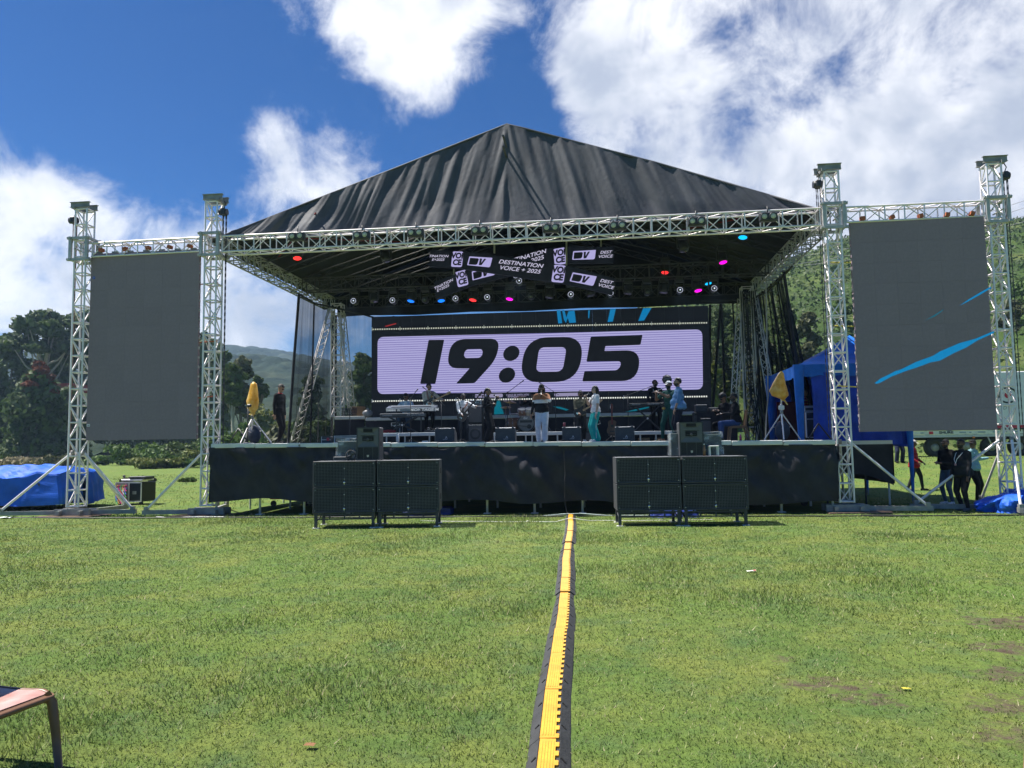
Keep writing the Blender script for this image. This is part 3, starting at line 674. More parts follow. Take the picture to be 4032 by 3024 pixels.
tower('aluminium lattice tower at the far right, outside the right screen', TRO.x, TRO.y, 8.62, 18, [(-2.2, .35), (-.35, -1.1)], [(.2, 2.0)], chain_side=1)

def truss(label, a, b, w, h, bays, joined=False, m=ALU, name='box_truss', group='box trusses carrying the roof'):
    a, b = V(a), V(b); t = thing(name, label, 'truss', a, 0, group); d = b-a; u = V((0, 0, 1)).cross(d).normalized()
    lattice(t, (0, 0, 0), d, u, V((0, 0, 1)), d.length, w, h, bays, .025, .016, m, joined); return t
truss('long aluminium truss across the front of the stage roof', (-10.08, 19.73, 7.315), (5.62, 19.73, 7.315), .4, .43, 34)
truss('short aluminium truss above the left screen', (TLO.x+.3, 19.66, 7.30), (TLI.x-.3, 19.7, 7.33), .36, .38, 7)
truss('short aluminium truss above the right screen', (TRI.x+.3, 19.74, 7.34), (TRO.x-.3, 19.8, 7.36), .36, .38, 7)
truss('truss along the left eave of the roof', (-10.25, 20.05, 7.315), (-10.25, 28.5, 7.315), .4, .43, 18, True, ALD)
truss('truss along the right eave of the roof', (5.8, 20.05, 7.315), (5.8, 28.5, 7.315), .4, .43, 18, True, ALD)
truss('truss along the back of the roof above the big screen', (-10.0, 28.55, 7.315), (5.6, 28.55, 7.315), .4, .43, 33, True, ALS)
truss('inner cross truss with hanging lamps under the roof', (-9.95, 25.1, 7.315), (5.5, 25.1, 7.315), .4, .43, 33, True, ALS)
# rafters and ridge
RX, RZ, EZ = -2.35, 10.05, 7.5
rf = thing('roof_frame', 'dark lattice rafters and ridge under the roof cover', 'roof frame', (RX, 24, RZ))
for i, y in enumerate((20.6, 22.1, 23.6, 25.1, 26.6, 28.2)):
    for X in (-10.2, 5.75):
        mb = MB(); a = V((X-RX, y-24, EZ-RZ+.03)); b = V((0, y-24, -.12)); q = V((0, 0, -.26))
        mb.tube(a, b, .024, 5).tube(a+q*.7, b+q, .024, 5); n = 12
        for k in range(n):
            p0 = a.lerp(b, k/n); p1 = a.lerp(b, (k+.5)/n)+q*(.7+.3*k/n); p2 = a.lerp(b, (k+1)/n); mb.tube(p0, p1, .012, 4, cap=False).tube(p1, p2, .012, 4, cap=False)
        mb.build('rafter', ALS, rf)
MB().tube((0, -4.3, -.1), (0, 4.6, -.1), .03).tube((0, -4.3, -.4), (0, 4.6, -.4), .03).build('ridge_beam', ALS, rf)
for x0, y0, z0, x1, y1, z1 in ((-9.4, 20.3, 7.7, -6.4, 24.6, 8.55), (4.9, 20.3, 7.75, 2.2, 24.8, 8.5), (-7.6, 20.0, 8.2, -9.8, 22.5, 7.6)):
    bar('tension_strap', (x0-RX, y0-24, z0-RZ), (x1-RX, y1-24, z1-RZ), .022, REDS, rf, 5)

# roof cover: a front sheet hung from the ridge and two slopes
rc = thing('roof_cover', 'dark grey tarpaulin pitched roof over the stage', 'roof', (RX, 24, EZ))
XL, XR, PK = -10.72, 5.95, 10.62
def ztop(X):
    k = (X-XL)/(RX-XL) if X < RX else (XR-X)/(XR-RX)
    return EZ+.02+(PK-EZ)*max(0, k)**.97+.05*math.sin(k*3.14)*(1 if X > RX else -.6)+.03*(fb1(X*1.4, 3, 3, 2)-.5)
def front(u, v):
    X = XL+(XR-XL)*u; zt = ztop(X); zb = EZ+.08-.05*fb1(X*1.1, 1, 2, 8)
    z = zb+(zt-zb)*v; s = X*1.0+(.9*(1-v) if X < RX else -.9*(1-v))*.8
    y = 19.98+.62*v*(zt-zb)/(PK-EZ)
    y -= (fb1(s*2.3, z*.16, 4, 31)-.5)*.22*(.3+1.2*min(1, v*3)*(1-v*.5))+(fb1(s*7, z*.4, 3, 33)-.5)*.055
    if X < -4.5: w_ = math.exp(-((X+7)/2.2)**2); y += .10*w_*math.sin((s*1.1+z*1.35)*2.0)*(1-v)
    return V((X-RX, y-24, z-EZ))
MB().grid(front, 340, 34).build('front_sheet', TARP, rc)
for X in (XL, XR):
    def slope(u, v, X=X):
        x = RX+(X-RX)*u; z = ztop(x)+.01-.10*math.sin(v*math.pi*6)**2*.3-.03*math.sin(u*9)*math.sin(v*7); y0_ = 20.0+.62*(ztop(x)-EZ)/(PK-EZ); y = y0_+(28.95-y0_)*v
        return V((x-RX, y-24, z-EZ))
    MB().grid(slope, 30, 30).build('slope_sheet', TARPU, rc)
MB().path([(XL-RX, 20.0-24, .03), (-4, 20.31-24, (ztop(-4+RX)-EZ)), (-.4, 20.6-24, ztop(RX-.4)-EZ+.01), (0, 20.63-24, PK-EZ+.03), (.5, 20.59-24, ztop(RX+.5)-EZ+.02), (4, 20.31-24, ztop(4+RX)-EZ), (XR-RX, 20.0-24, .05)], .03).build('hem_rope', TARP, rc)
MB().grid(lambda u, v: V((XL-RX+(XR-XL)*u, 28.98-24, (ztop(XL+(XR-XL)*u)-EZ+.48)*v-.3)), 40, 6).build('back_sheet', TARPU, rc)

# ------------------------------------------------------------------ stage deck
SX0, SX1, SY0, SY1 = -10.2, 5.66, 19.38, 28.9
st = thing('stage', 'black skirted concert stage with white edge rail', 'stage', ((SX0+SX1)/2, 24, 0)); scx = (SX0+SX1)/2
DECKM = mat('deck_board', (.11, .105, .10), .75, var=.25, vscale=3)
nd = 13
for i in range(nd):
    a = SX0+(SX1-SX0)*i/nd; b = SX0+(SX1-SX0)*(i+1)/nd; z = zdeck((a+b)/2)
    for j in range(4):
        y0 = SY0+.05+(SY1-SY0)*j/4; y1 = SY0+.05+(SY1-SY0)*(j+1)/4
        MB().box(((a+b)/2-scx, (y0+y1)/2-24, z-.045), (b-a-.008, y1-y0-.008, .09)).build('deck_panel', DECKM, st)
    MB().bbox(((a+b)/2-scx, SY0-24, z-.055), (b-a-.015, .07, .115), .012).build('edge_rail', WHITEP, st)
    if i % 2 == 1: MB().tube((b-scx, SY0-.05-24, z-.06), (b-scx, SY0-.02-24, z-.06), .025).build('bolt', STEEL, st)
for i in range(14):
    X = SX0+.06+(SX1-SX0-.12)*i/13; 
    if True:
        lg = MB().tube((X-scx, SY0+.22-24, .05), (X-scx, SY0+.22-24, zdeck(X)-.1), .03, 10)
        o = lg.build('leg', WHITEP, st)
        MB().box((X-scx, SY0+.22-24, .03), (.18, .18, .02)).tube((X-scx, SY0+.22-24, .0), (X-scx, SY0+.22-24, .12), .02).build('base_plate', WHITEP, o)
    for yy in (21.6, 24, 26.4, 28.6): bar('leg', (X-scx, yy-24, 0), (X-scx, yy-24, zdeck(X)-.1), .03, WHITEP, st, 6)
def skirt(x0, x1, seed, side=False):
    def fn(u, v):
        X = x0+(x1-x0)*u; zt = zdeck(X)-.1; zb = .42-.011*(X+10)+.05*math.sin(X*2.1+seed)-.1*math.exp(-((X-1.9)/1.3)**2)
        z = zt+(zb-zt)*v; sg = abs(math.sin((X-x0)/1.24*math.pi))
        y = SY0-.02-(fb1(X*1.3+seed, z*.8+X*.5, 3, 50)-.5)*.26*v**.5-(fb1(X*3.6+z*2.6, z*1.1, 3, 51)-.5)*.16-.05*sg*math.sin(z*8+X*4)*(1-v*.6)
        y += .05*(1-v)*sg
        for xc in (x0+.3, x0+1.9, x0+3.1, x0+4.6, x0+5.4):
            dx, dz = X-xc, zt-z; r_ = math.hypot(dx, dz); y -= .055*math.sin(math.atan2(dx, dz+.02)*10+xc)*math.exp(-r_/.75)*min(1, r_*4)
        return V((X-scx, y-24, z))
    return fn
MB().grid(skirt(SX0-.02, -4.75, 1), 90, 18).build('skirt_cloth', BLKC, st)
MB().grid(skirt(-4.8, 1.1, 2), 90, 18).build('skirt_cloth', BLKC, st)
MB().grid(skirt(1.05, SX1+.03, 3), 80, 18).build('skirt_cloth', BLKC, st)
for X in (SX0-.03, SX1+.05):
    def sd(u, v, X=X):
        y = SY0+(25-SY0)*u; z = zdeck(X)-.1+(.45-zdeck(X))*v; return V((X-scx+(fb1(y*2, z, 3, 5)-.5)*.15, y-24, z))
    MB().grid(sd, 30, 10).build('side_cloth', BLKC, st)
MB().grid(lambda u, v: V((SX0-scx+(SX1-SX0)*u, 28.95-24+.05*math.sin(u*90), .1+1.6*v)), 90, 4).build('rear_cloth', BLKC, st)

# risers: low platforms with white rims on short legs
def riser(label, x0, x1, Y0, Y1, h, cloth=False, nleg=3):
    a = D(x0, Y0); b = D(x1, Y0); z = zdeck((a.x+b.x)/2); w = b.x-a.x; t = thing('riser', label, 'riser', ((a.x+b.x)/2, (Y0+Y1)/2, z)); d = Y1-Y0
    MB().box((0, 0, h-.04), (w-.02, d-.02, .07)).build('deck_panel', DECKM, t)
    MB().bbox((0, -d/2, h-.055), (w, .05, .11), .01).build('edge_rail', WHITEP, t)
    for i in range(nleg):
        for k in (-.1, .1):
            if not cloth: bar('leg', (-w/2+.12+(w-.24)*i/max(1, nleg-1)+k*(1 if i == 0 else -1 if i == nleg-1 else 1), -d/2+.06, 0), (-w/2+.12+(w-.24)*i/max(1, nleg-1)+k*(1 if i == 0 else -1 if i == nleg-1 else 1), -d/2+.06, h-.1), .024, WHITEP, t)
        bar('leg', (-w/2+.12+(w-.24)*i/max(1, nleg-1), d/2-.06, 0), (-w/2+.12+(w-.24)*i/max(1, nleg-1), d/2-.06, h-.08), .024, WHITEP, t)
    if cloth: MB().grid(lambda u, v: V((-w/2+w*u, -d/2-.015+.02*math.sin(u*w*9), .0+(h-.12)*v)), int(w*14), 3).build('skirt_cloth', BLKC, t)
    else: MB().box((0, d/2-.2, h*.45), (w-.1, .02, h*.8)).build('back_cloth', BLKC, t)
    return t
R1 = riser('low white rimmed platform under the left keyboards', 1494, 1716, 24.3, 26.0, .33)
R2 = riser('low white rimmed platform under the drum kit', 1944, 2222, 24.6, 26.3, .33)
R3 = riser('low white rimmed platform under the right keyboard', 2494, 2700, 24.3, 26.0, .33)
R4 = riser('tall black skirted platform behind the band, under the big screen', 1440, 2778, 26.4, 27.3, .96, cloth=True, nleg=8)
R5 = riser('tall black skirted platform holding the back left tower', 1318, 1436, 26.9, 28.6, .98, cloth=True, nleg=2)

# ------------------------------------------------------------------ back towers with leaning lattice stays
def back_tower(label, X, Y, z0, stays):
    t = thing('back_tower', label, 'tower', (X, Y, z0), 0, 'back towers'); Hh = 7.2-z0
    lattice(t, (0, 0, 0), (0, 0, 1), (1, 0, 0), (0, 1, 0), Hh, .38, .38, 11, .025, .016, ALU)
    for (dx, dy, zt) in stays:
        d = V((dx, dy, -zt)); s = thing('x', 'x', 'x') if False else None
        o = MB(); L0 = V((math.copysign(.2, dx), -.1, zt)); L1 = V((dx, dy, zdeck(X)-z0+.02)); ax = (L1-L0).normalized(); u = ax.cross(V((0, 1, 0))).normalized(); v = ax.cross(u); n = 20; Ln = (L1-L0).length
        c = [u*.13, u*-.13+v*.02, v*.2]
        for k in range(3):
            o.tube(L0+c[k], L1+c[k], .019, 6)
            for i in range(n):
                a = c[k] if i % 2 else c[(k+1) % 3]; b = c[(k+1) % 3] if i % 2 else c[k]
                o.tube(L0+a+ax*(Ln*i/n), L0+b+ax*(Ln*(i+1)/n), .011, 4, cap=False)
        o.build('leaning_stay', ALU, t)
    return t
p = D(1328, 28.0); back_tower('back left lattice tower with leaning stays behind the net', p.x, 28.0, zdeck(p.x)+.99, [(-1.05, -1.6, 4.1), (.62, .2, 3.9)])
p = D(2962, 27.6); back_tower('back right lattice tower hung with black cables', p.x, 27.6, zdeck(p.x), [(-.75, -.3, 5.0), (.75, -.6, 5.2)])
mb = MB()
for k in range(9):
    x0 = p.x-.25+.06*k; mb.path([(x0, 27.3, 7.0), (x0+.05*math.sin(k), 27.25, 5.2), (x0+.12*math.sin(k*2.2), 27.2, 3.4), (x0+.3*math.sin(k*1.7), 27.0, zdeck(p.x)+.03)], .022, 5)
tag(mb.build('cable_bundle', BLK), 'bundle of black cables falling down the back right tower', 'cable')
for lb, pts in (('dark drooping cable under the back left corner of the roof', [(1130, 1130, 25), (1240, 1195, 26), (1345, 1218, 27.5), (1420, 1235, 28), (1470, 1250, 28.3)]),
                ('dark drooping cable under the back right corner of the roof', [(2760, 1185, 28.3), (2860, 1182, 28), (2960, 1175, 28), (3020, 1150, 26.5), (3120, 1050, 24)])):
    tag(MB().path([at(*q) for q in pts], .035, 6).build('drooping_cable', BLK), lb, 'cable')

# ------------------------------------------------------------------ big screen
WY = 27.0
def wl(x, y, dy=0.): q = at(x, y, WY); return (q.x, q.z)
TL, TRc, BLc, BRc = at(1463, 1243, WY), at(2788, 1209, WY), at(1463, 1640, WY), at(2788, 1632, WY)
x0, x1, zt, zb = TL.x, TRc.x, (TL.z+TRc.z)/2, (BLc.z+BRc.z)/2
wall = thing('video_wall', 'big video wall at the back of the stage showing 19:05', 'screen', ((x0+x1)/2, WY, zb)); wx, wz = (x0+x1)/2, zb
ncab = 24; rows = [zb, zb+.5, zb+1.0, zb+1.5, zb+2.0, zb+2.5, zb+3.0, zt]
rows = [zb+(zt-zb)*k/7 for k in range(8)]
cab = MB().box((0, .08, 0), ((x1-x0)/ncab-.003, .16, (zt-zb)/7-.003)).mesh('led_cabinet', E_DARK)
for i in range(ncab):
    for j in range(7):
        link('led_cabinet', cab, wall, (x0+(x1-x0)*(i+.5)/ncab-wx, 0, (rows[j]+rows[j+1])/2-wz))
def on_wall(name, loops, m, off):
    o = link(name, poly_mesh([[wl(x, y) for x, y in lp] for lp in loops], m), wall, (-wx, -.004*off, -wz)); return o
# lavender card with thin dark scan lines
sm = bpy.data.materials.new('led_striped_lavender'); sm.use_nodes = True; t_n = sm.node_tree; lk = t_n.links.new; b_ = t_n.nodes['Principled BSDF']; b_.inputs['Base Color'].default_value = (.02, .02, .02, 1)
tcx = t_n.nodes.new('ShaderNodeTexCoord'); sx_ = t_n.nodes.new('ShaderNodeSeparateXYZ'); lk(tcx.outputs['Object'], sx_.inputs[0])
def tm(op, a, b=None):
    n = t_n.nodes.new('ShaderNodeMath'); n.operation = op
    for i, q in enumerate((a, b)):
        if q is None: continue
        if isinstance(q, (int, float)): n.inputs[i].default_value = q
        else: lk(q, n.inputs[i])
    return n.outputs[0]
ln = tm('GREATER_THAN', tm('FRACT', tm('MULTIPLY', sx_.outputs[2], 12.3)), .74)
mxx = t_n.nodes.new('ShaderNodeMix'); mxx.data_type = 'RGBA'; lk(ln, mxx.inputs[0]); mxx.inputs[6].default_value = (.40, .375, .65, 1); mxx.inputs[7].default_value = (.115, .10, .34, 1)
lk(mxx.outputs[2], b_.inputs['Emission Color']); b_.inputs['Emission Strength'].default_value = .5; sm.cycles.emission_sampling = 'NONE'
on_wall('lavender_card', [rnd_poly([(1487, 1327, 26), (2765, 1297, 26), (2768, 1534, 28), (1486, 1552, 26)])], sm, 1)
INK = mat('led_ink', (.007, .008, .010), .7, var=0, spec=.2, emit=(.007, .008, .011), estr=.4)
Z4 = lambda pts: [(1500+a[0]*.4069, 900+a[1]*.4069)+((a[2]*.4069,) if len(a) > 2 else ()) for a in pts]
def ell(cx, cy, rx, ry, sh=-.18, n=28): return [(cx+rx*math.cos(2*math.pi*k/n)+sh*ry*math.sin(2*math.pi*k/n), cy+ry*math.sin(2*math.pi*k/n)) for k in range(n)]
on_wall('digit', [rnd_poly(Z4([(462, 1078, 10), (613, 1076, 10), (527, 1502, 10), (380, 1503, 10)]))], INK, 2)
on_wall('digit', [rnd_poly(Z4([(680, 1070, 190), (1152, 1064, 150), (1118, 1262, 150), (905, 1497, 24), (727, 1500, 14), (857, 1354, 4), (636, 1352, 190)]), 10), rnd_poly(Z4([(815, 1168, 60), (992, 1165, 60), (973, 1252, 60), (798, 1254, 60)]))], INK, 2)
on_wall('colon_dot', [[(1500+x*.4069, 900+y*.4069) for x, y in ell(1262, 1208, 78, 74)]], INK, 2)
on_wall('colon_dot', [[(1500+x*.4069, 900+y*.4069) for x, y in ell(1220, 1418, 78, 74)]], INK, 2)
on_wall('digit', [rnd_poly(Z4([(1408, 1056, 210), (1972, 1045, 210), (1905, 1480, 220), (1332, 1492, 210)]), 10), rnd_poly(Z4([(1532, 1150, 55), (1797, 1147, 55), (1758, 1384, 65), (1498, 1387, 55)]))], INK, 2)
on_wall('digit', [rnd_poly([(2326, 1326, 6), (2530, 1319, 5), (2522, 1358, 6), (2384, 1363, 2), (2380, 1382, 2), (2524, 1378, 70), (2508, 1500, 95), (2293, 1502, 6), (2301, 1462, 4), (2436, 1458, 20), (2449, 1422, 20), (2309, 1424, 5)], 10)], INK, 2)
for a in ([(2192, 1221), (2206, 1220), (2214, 1272), (2198, 1274)], [(2213, 1221), (2222, 1220), (2230, 1250), (2238, 1226), (2262, 1222), (2268, 1270), (2242, 1272), (2236, 1252), (2228, 1272), (2220, 1258)], [(2403, 1218), (2425, 1216), (2413, 1266), (2392, 1268)], [(2532, 1214), (2566, 1212), (2536, 1262), (2513, 1264)], [(2316, 1222), (2323, 1221), (2320, 1252), (2316, 1254)]):
    on_wall('glitch_mark', [a], E_CYAN, 1)
for a in ([(1949, 1578), (1968, 1576), (1984, 1630), (1945, 1632)], [(2176, 1600), (2205, 1602), (2240, 1613), (2230, 1617), (2195, 1607)], [(2462, 1622), (2500, 1612), (2556, 1601), (2555, 1606), (2505, 1618)]):
    on_wall('glitch_mark', [a], E_TEAL, 1)
on_wall('glitch_mark', [[(1515, 1284), (1560, 1272), (1560, 1276), (1520, 1287)]], mat('led_red', (.02, 0, 0), .6, var=0, emit=(.16, .01, .01)), 1)
# the caption strip low on the wall
def on_wall_text(body, x, y, size, **k):
    q = wl(x, y); return put_text('caption', body, E_TXT2, wall, (q[0]-wx, -.012, q[1]-wz), size, **k)
E_TXT2 = mat('led_caption', (.02, .02, .02), .6, var=0, emit=(.13, .12, .19))
on_wall('caption_pill', [rnd_poly([(2182, 1548, 6), (2281, 1546, 6), (2281, 1559, 6), (2182, 1561, 6)])], E_TXT2, 1)
on_wall('caption_pill', [rnd_poly([(1870, 1552, 6), (1980, 1550, 6), (1980, 1564, 6), (1870, 1566, 6)])], E_TXT2, 1)
on_wall_text('PEACE BE WITH YOU', 2038, 1555, .085, bold=.002); on_wall_text('DESTINATION YOU', 2030, 1562, .07, bold=.002)
# light bars along the two seams
BULB = mat('bulb_warm', (.8, .8, .7), .3, var=0, emit=(.62, .62, .55), estr=.55); BULBT = mat('bulb_dim', (.6, .6, .52), .3, var=0, emit=(.2, .2, .17))
def light_bar(label, x, y, xe, ye, group, lit):
    a, b = at(x, y, WY-.1), at(xe, ye, WY-.1); t = thing('light_bar', label, 'light bar', a, 0, group); d = b-a
    MB().box((d.x/2, .04, d.z/2), (d.x-.03, .07, .075)).build('housing', BLKM, t)
    mb = MB(); n = 12
    for k in range(n): mb.lathe((d.x*(k+.5)/n, .0, d.z*(k+.5)/n), [(.024, .0), (.030, .008), (.012, .016)], 8, 'Y')
    mb.build('bulb_row', BULB if lit else BULBT, t)
    MB().box((.0, -.0, .01), (.02, .05, .13)).build('end_bracket', ALU, t)
nb_ = 12
for i in range(nb_):
    a, b = 1465+(2786-1465)*i/nb_, 1465+(2786-1465)*(i+1)/nb_
    light_bar(f'{["first","second","third","fourth","fifth","sixth","seventh","eighth","ninth","tenth","eleventh","twelfth"][i]} dim light bar from the left in the row above the lavender card', a, 1297-26*i/nb_, b, 1297-26*(i+1)/nb_, 'light bars above the lavender card', False)
    light_bar(f'{["first","second","third","fourth","fifth","sixth","seventh","eighth","ninth","tenth","eleventh","twelfth"][i]} lit light bar from the left in the row below the lavender card', a, 1580-19*i/nb_, b, 1580-19*(i+1)/nb_, 'light bars below the lavender card', True)

# ------------------------------------------------------------------ side screens
def side_screen(label, X0, X1, z0, z1, Y):
    t = thing('side_screen', label, 'screen', ((X0+X1)/2, Y, z0)); w = X1-X0; h = z1-z0; nc, nr = 6, 10
    cb = MB().box((0, .05, 0), (w/nc-.002, .1, h/nr-.002)).mesh('led_cabinet', LEDOFF)
    for i in range(nc):
        for j in range(nr): link('led_cabinet', cb, t, (-w/2+w*(i+.5)/nc, 0, h*(j+.5)/nr))
    mb = MB()
    for k in range(7): mb.box((-w/2+.2+(w-.4)*k/6, .06, h+.03), (.16, .05, .05))
    tag(mb.build('hanging_bar', STEEL, t), kind='stuff')
    for k in range(5): MB().box((-w/2+.3+k*(w-.6)/4+.1*math.sin(k*7), .0, h+.09), (.1, .14, .09), M.Rotation(.3*math.sin(k*5), 3, 'Y')).build('ratchet_strap', STRAP, t)
    mb = MB()
    for j in range(20): mb.box((w/2*(1 if X0 < 0 else -1), .05, h*(j+.5)/20), (.03, .06, .05+.02*(j % 2)))
    tag(mb.build('edge_latches', ALD, t), kind='stuff')
    for z in (1.1, 2.6, 4.2): bar('lashing', (w/2*(1 if X0 < 0 else -1), .08, z), ((w/2+.45)*(1 if X0 < 0 else -1), .2, z+.05), .018, STRAP if X0 < 0 else ORG, t, 6)
    return t
SCL = side_screen('tall dark blank screen hung left of the stage', -13.86, -10.70, 2.04, 7.2, 19.52)
SCR = side_screen('tall dark screen with blue streaks hung right of the stage', 6.32, 9.46, 1.95, 7.14, 19.58)
def scr_poly(t, pts, Y, m, off):
    o = t.location; link('streak', poly_mesh([[(at(x, y, Y).x-o.x, at(x, y, Y).z-o.z) for x, y in pts]], m), t, (0, -off, 0))
Z7 = lambda L_: [(3000+x*.4672, 1350+y*.4672) for x, y in L_]
scr_poly(SCR, Z7([(948, 340), (1000, 300), (1080, 262), (1200, 210), (1300, 160), (1440, 110), (1500, 72), (1600, 30), (1665, 2)])+[(3840, 1334), (3914, 1303), (3914, 1311), (3850, 1340)]+Z7([(1720, 40), (1620, 85), (1500, 150), (1420, 165), (1300, 210), (1220, 235), (1090, 285), (1000, 335), (970, 345)]), 19.58, E_SCYAN, .004)
scr_poly(SCR, [(3776, 1205), (3815, 1178), (3862, 1150), (3902, 1128), (3902, 1135), (3860, 1160), (3810, 1188)], 19.58, E_SCYAN, .004)
scr_poly(SCR, [(3640, 1263), (3680, 1240), (3716, 1217), (3712, 1223), (3682, 1245)], 19.58, mat('led_screen_cyan_faint', (.03, .1, .14), .6, var=.1, emit=(0, .05, .08)), .004)
scr_poly(SCR, Z7([(1080, 260), (1130, 235), (1150, 232), (1120, 250)]), 19.58, E_SCYAN, .006)
BLUEST = mat('blue_sticker', (.03, .08, .45), .5, var=0); WST = mat('white_sticker', (.7, .7, .75), .5, var=0); INKB = mat('print_dark', (.05, .06, .12), .6, var=0)
q = at(370, 1094, 19.52)-SCL.location; st_ = MB().lathe((q.x, -.003, q.z), [(.042, 0), (.042, .002)], 20, 'Y').build('number_sticker', BLUEST, SCL)
put_text('numeral', '7', mat('sticker_white', (.75, .78, .85), .5, var=0), st_, (q.x, -.008, q.z), .06)
q = at(348, 1675, 19.52)-SCL.location; st_ = MB().box((q.x, -.003, q.z), (.09, .004, .07)).build('label_sticker', WST, SCL); MB().box((q.x+.005, -.007, q.z-.008), (.05, .002, .015)).build('print_line', INKB, st_)

# ------------------------------------------------------------------ crossing banners of light panels
def banner(label, Y, top, bot, items, struts):
    P0 = at(*top[len(top)//2], Y); t = thing('light_banner', label, 'banner', P0)
    for i in range(len(top)-1):
        q = [at(*top[i], Y), at(*top[i+1], Y), at(*bot[i+1], Y), at(*bot[i], Y)]
        vs = [p_-P0 for p_ in q]+[p_-P0+V((0, .1, 0)) for p_ in q]
        MB().add(vs, [(3, 2, 1, 0), (4, 5, 6, 7), (0, 1, 5, 4), (1, 2, 6, 5), (2, 3, 7, 6), (3, 0, 4, 7)]).build('panel', E_DARK, t)
    sc_ = Y/FPX*1.0
    for kind, x, y, ang, s in items:
        c = at(1650+x*.3617, 950+y*.3617, Y)-P0+V((0, -.006, 0)); a = R(-ang); rot = (0, -a, 0); U_ = .3617*Y/FPX*s
        def sh(name, loops, m, dy=0., par=t):
            o = link(name, poly_mesh([[(px*U_, -py*U_) for px, py in lp] for lp in loops], m), par)
            o.location = c+V((0, dy, 0)) if par is t else V((0, dy, 0)); o.rotation_euler = rot if par is t else (0, 0, 0); return o
        if kind == 'badge':
            b = sh('badge', [rnd_poly([(-58, -88, 22), (66, -88, 22), (58, 88, 22), (-66, 88, 22)])], E_LAV)
            for j, w_ in enumerate(('VOI', 'CE')): put_text('lettering', w_, INK, b, ((-4 if j == 0 else -2)*U_, -.004, (38-76*j)*U_), 86*U_, bold=.055*86*U_, shear=.12, wide=.92)
        elif kind == 'logo':
            b = sh('logo_plate', [rnd_poly([(-122, -52, 10), (140, -52, 6), (122, 58, 22), (-138, 48, 8)])], E_LAV)
            sh('logo_block', [rnd_poly([(-112, -36, 4), (-8, -36, 22), (-26, 40, 24), (-122, 40, 4)])], INK, -.004, b)
            sh('logo_letter', [[(0, -36), (26, -36), (18, 14), (48, -36), (72, -36), (24, 40), (-6, 40)]], INK, -.004, b)
        else:
            for j, w_ in enumerate(kind.split('/')):
                o = put_text('lettering', w_, E_TXT, t, c, 62*U_, rot=(R(90), -a, 0), shear=.28, bold=.012*62*U_, wide=1.22)
                o.location = c+V((-j*10*U_, 0, 0))+V((math.sin(a)*(30-62*j)*U_*-1*-1*0, 0, (32-64*j)*U_))
    for x, y0, y1 in struts:
        a, b = at(1650+x*.3617, 950+y0*.3617, Y+.15), at(1650+x*.3617, 950+y1*.3617, Y+.15); bar('hanger', a-P0, b-P0, .03, ALD, t, 6)
    return t
Z8 = lambda L_: [(1650+x*.3617, 950+y*.3617) for x, y in L_]
banner('light banner sloping down to the right, in front of the other', 23.2, Z8([(125, 92), (500, 108), (1640, 268), (2130, 405)]), Z8([(105, 272), (480, 300), (1620, 470), (2105, 585)]),
       [('TINATION/E+2025', 212, 182, 3, .62), ('badge', 416, 196, 4, 1.0), ('logo', 660, 222, 6, 1.0), ('DESTINATION/VOICE + 2025', 1105, 278, 8.5, 1.02), ('badge', 1520, 354, 7, 1.1), ('logo', 1785, 410, 12, 1.02), ('DEST/VOICE', 2038, 465, 14, .8)], [(820, -10, 130), (1605, -10, 280)])
banner('light banner sloping up to the right, behind the other', 24.0, Z8([(165, 440), (560, 300), (1440, 70), (1640, 62), (2120, 62)]), Z8([(185, 628), (590, 478), (1470, 258), (1660, 240), (2115, 238)]),
       [('TINATION/E+2025', 265, 490, -24, .66), ('badge', 466, 405, -13, 1.0), ('logo', 700, 345, -14, 1.0), ('DESTINATION/VOICE + 2025', 1150, 205, -14, 1.0), ('badge', 1532, 165, -7, 1.05), ('logo', 1795, 150, -1, .95), ('DEST/VOICE', 2032, 143, 0, .72)], [(380, 120, 400), (1980, -20, 70)])

# ------------------------------------------------------------------ nets
def net_mat(name, op, c=(.012, .014, .016)):
    m = bpy.data.materials.new(name); m.use_nodes = True; t = m.node_tree; l = t.links.new; b = t.nodes['Principled BSDF']; b.inputs['Base Color'].default_value = c+(1,); b.inputs['Roughness'].default_value = .9; b.inputs['Specular IOR Level'].default_value = .1
    tr = t.nodes.new('ShaderNodeBsdfTransparent'); ms = t.nodes.new('ShaderNodeMixShader'); lw = t.nodes.new('ShaderNodeLayerWeight'); lw.inputs[0].default_value = .35
    tx = t.nodes.new('ShaderNodeTexCoord'); mp = t.nodes.new('ShaderNodeMapping'); mp.inputs['Scale'].default_value = (6, 6, .25); l(tx.outputs['Object'], mp.inputs[0]); nz = t.nodes.new('ShaderNodeTexNoise'); l(mp.outputs[0], nz.inputs['Vector']); nz.inputs['Scale'].default_value = 1.5; nz.inputs['Detail'].default_value = 5
    ma = t.nodes.new('ShaderNodeMath'); ma.operation = 'MULTIPLY_ADD'; l(lw.outputs['Facing'], ma.inputs[0]); ma.inputs[1].default_value = .55; ma.inputs[2].default_value = op-.15
    ad = t.nodes.new('ShaderNodeMath'); ad.operation = 'MULTIPLY_ADD'; ad.use_clamp = True; l(nz.outputs['Fac'], ad.inputs[0]); ad.inputs[1].default_value = .3; l(ma.outputs[0], ad.inputs[2])
    l(ad.outputs[0], ms.inputs[0]); l(tr.outputs[0], ms.inputs[1]); l(b.outputs[0], ms.inputs[2]); l(ms.outputs[0], t.nodes['Material Output'].inputs['Surface']); return m
NET1 = net_mat('net_sunlit', .42, (.05, .054, .058)); NET2 = net_mat('net_black', .42)  # one black net; the first copy is lightened for the sun sheen on it
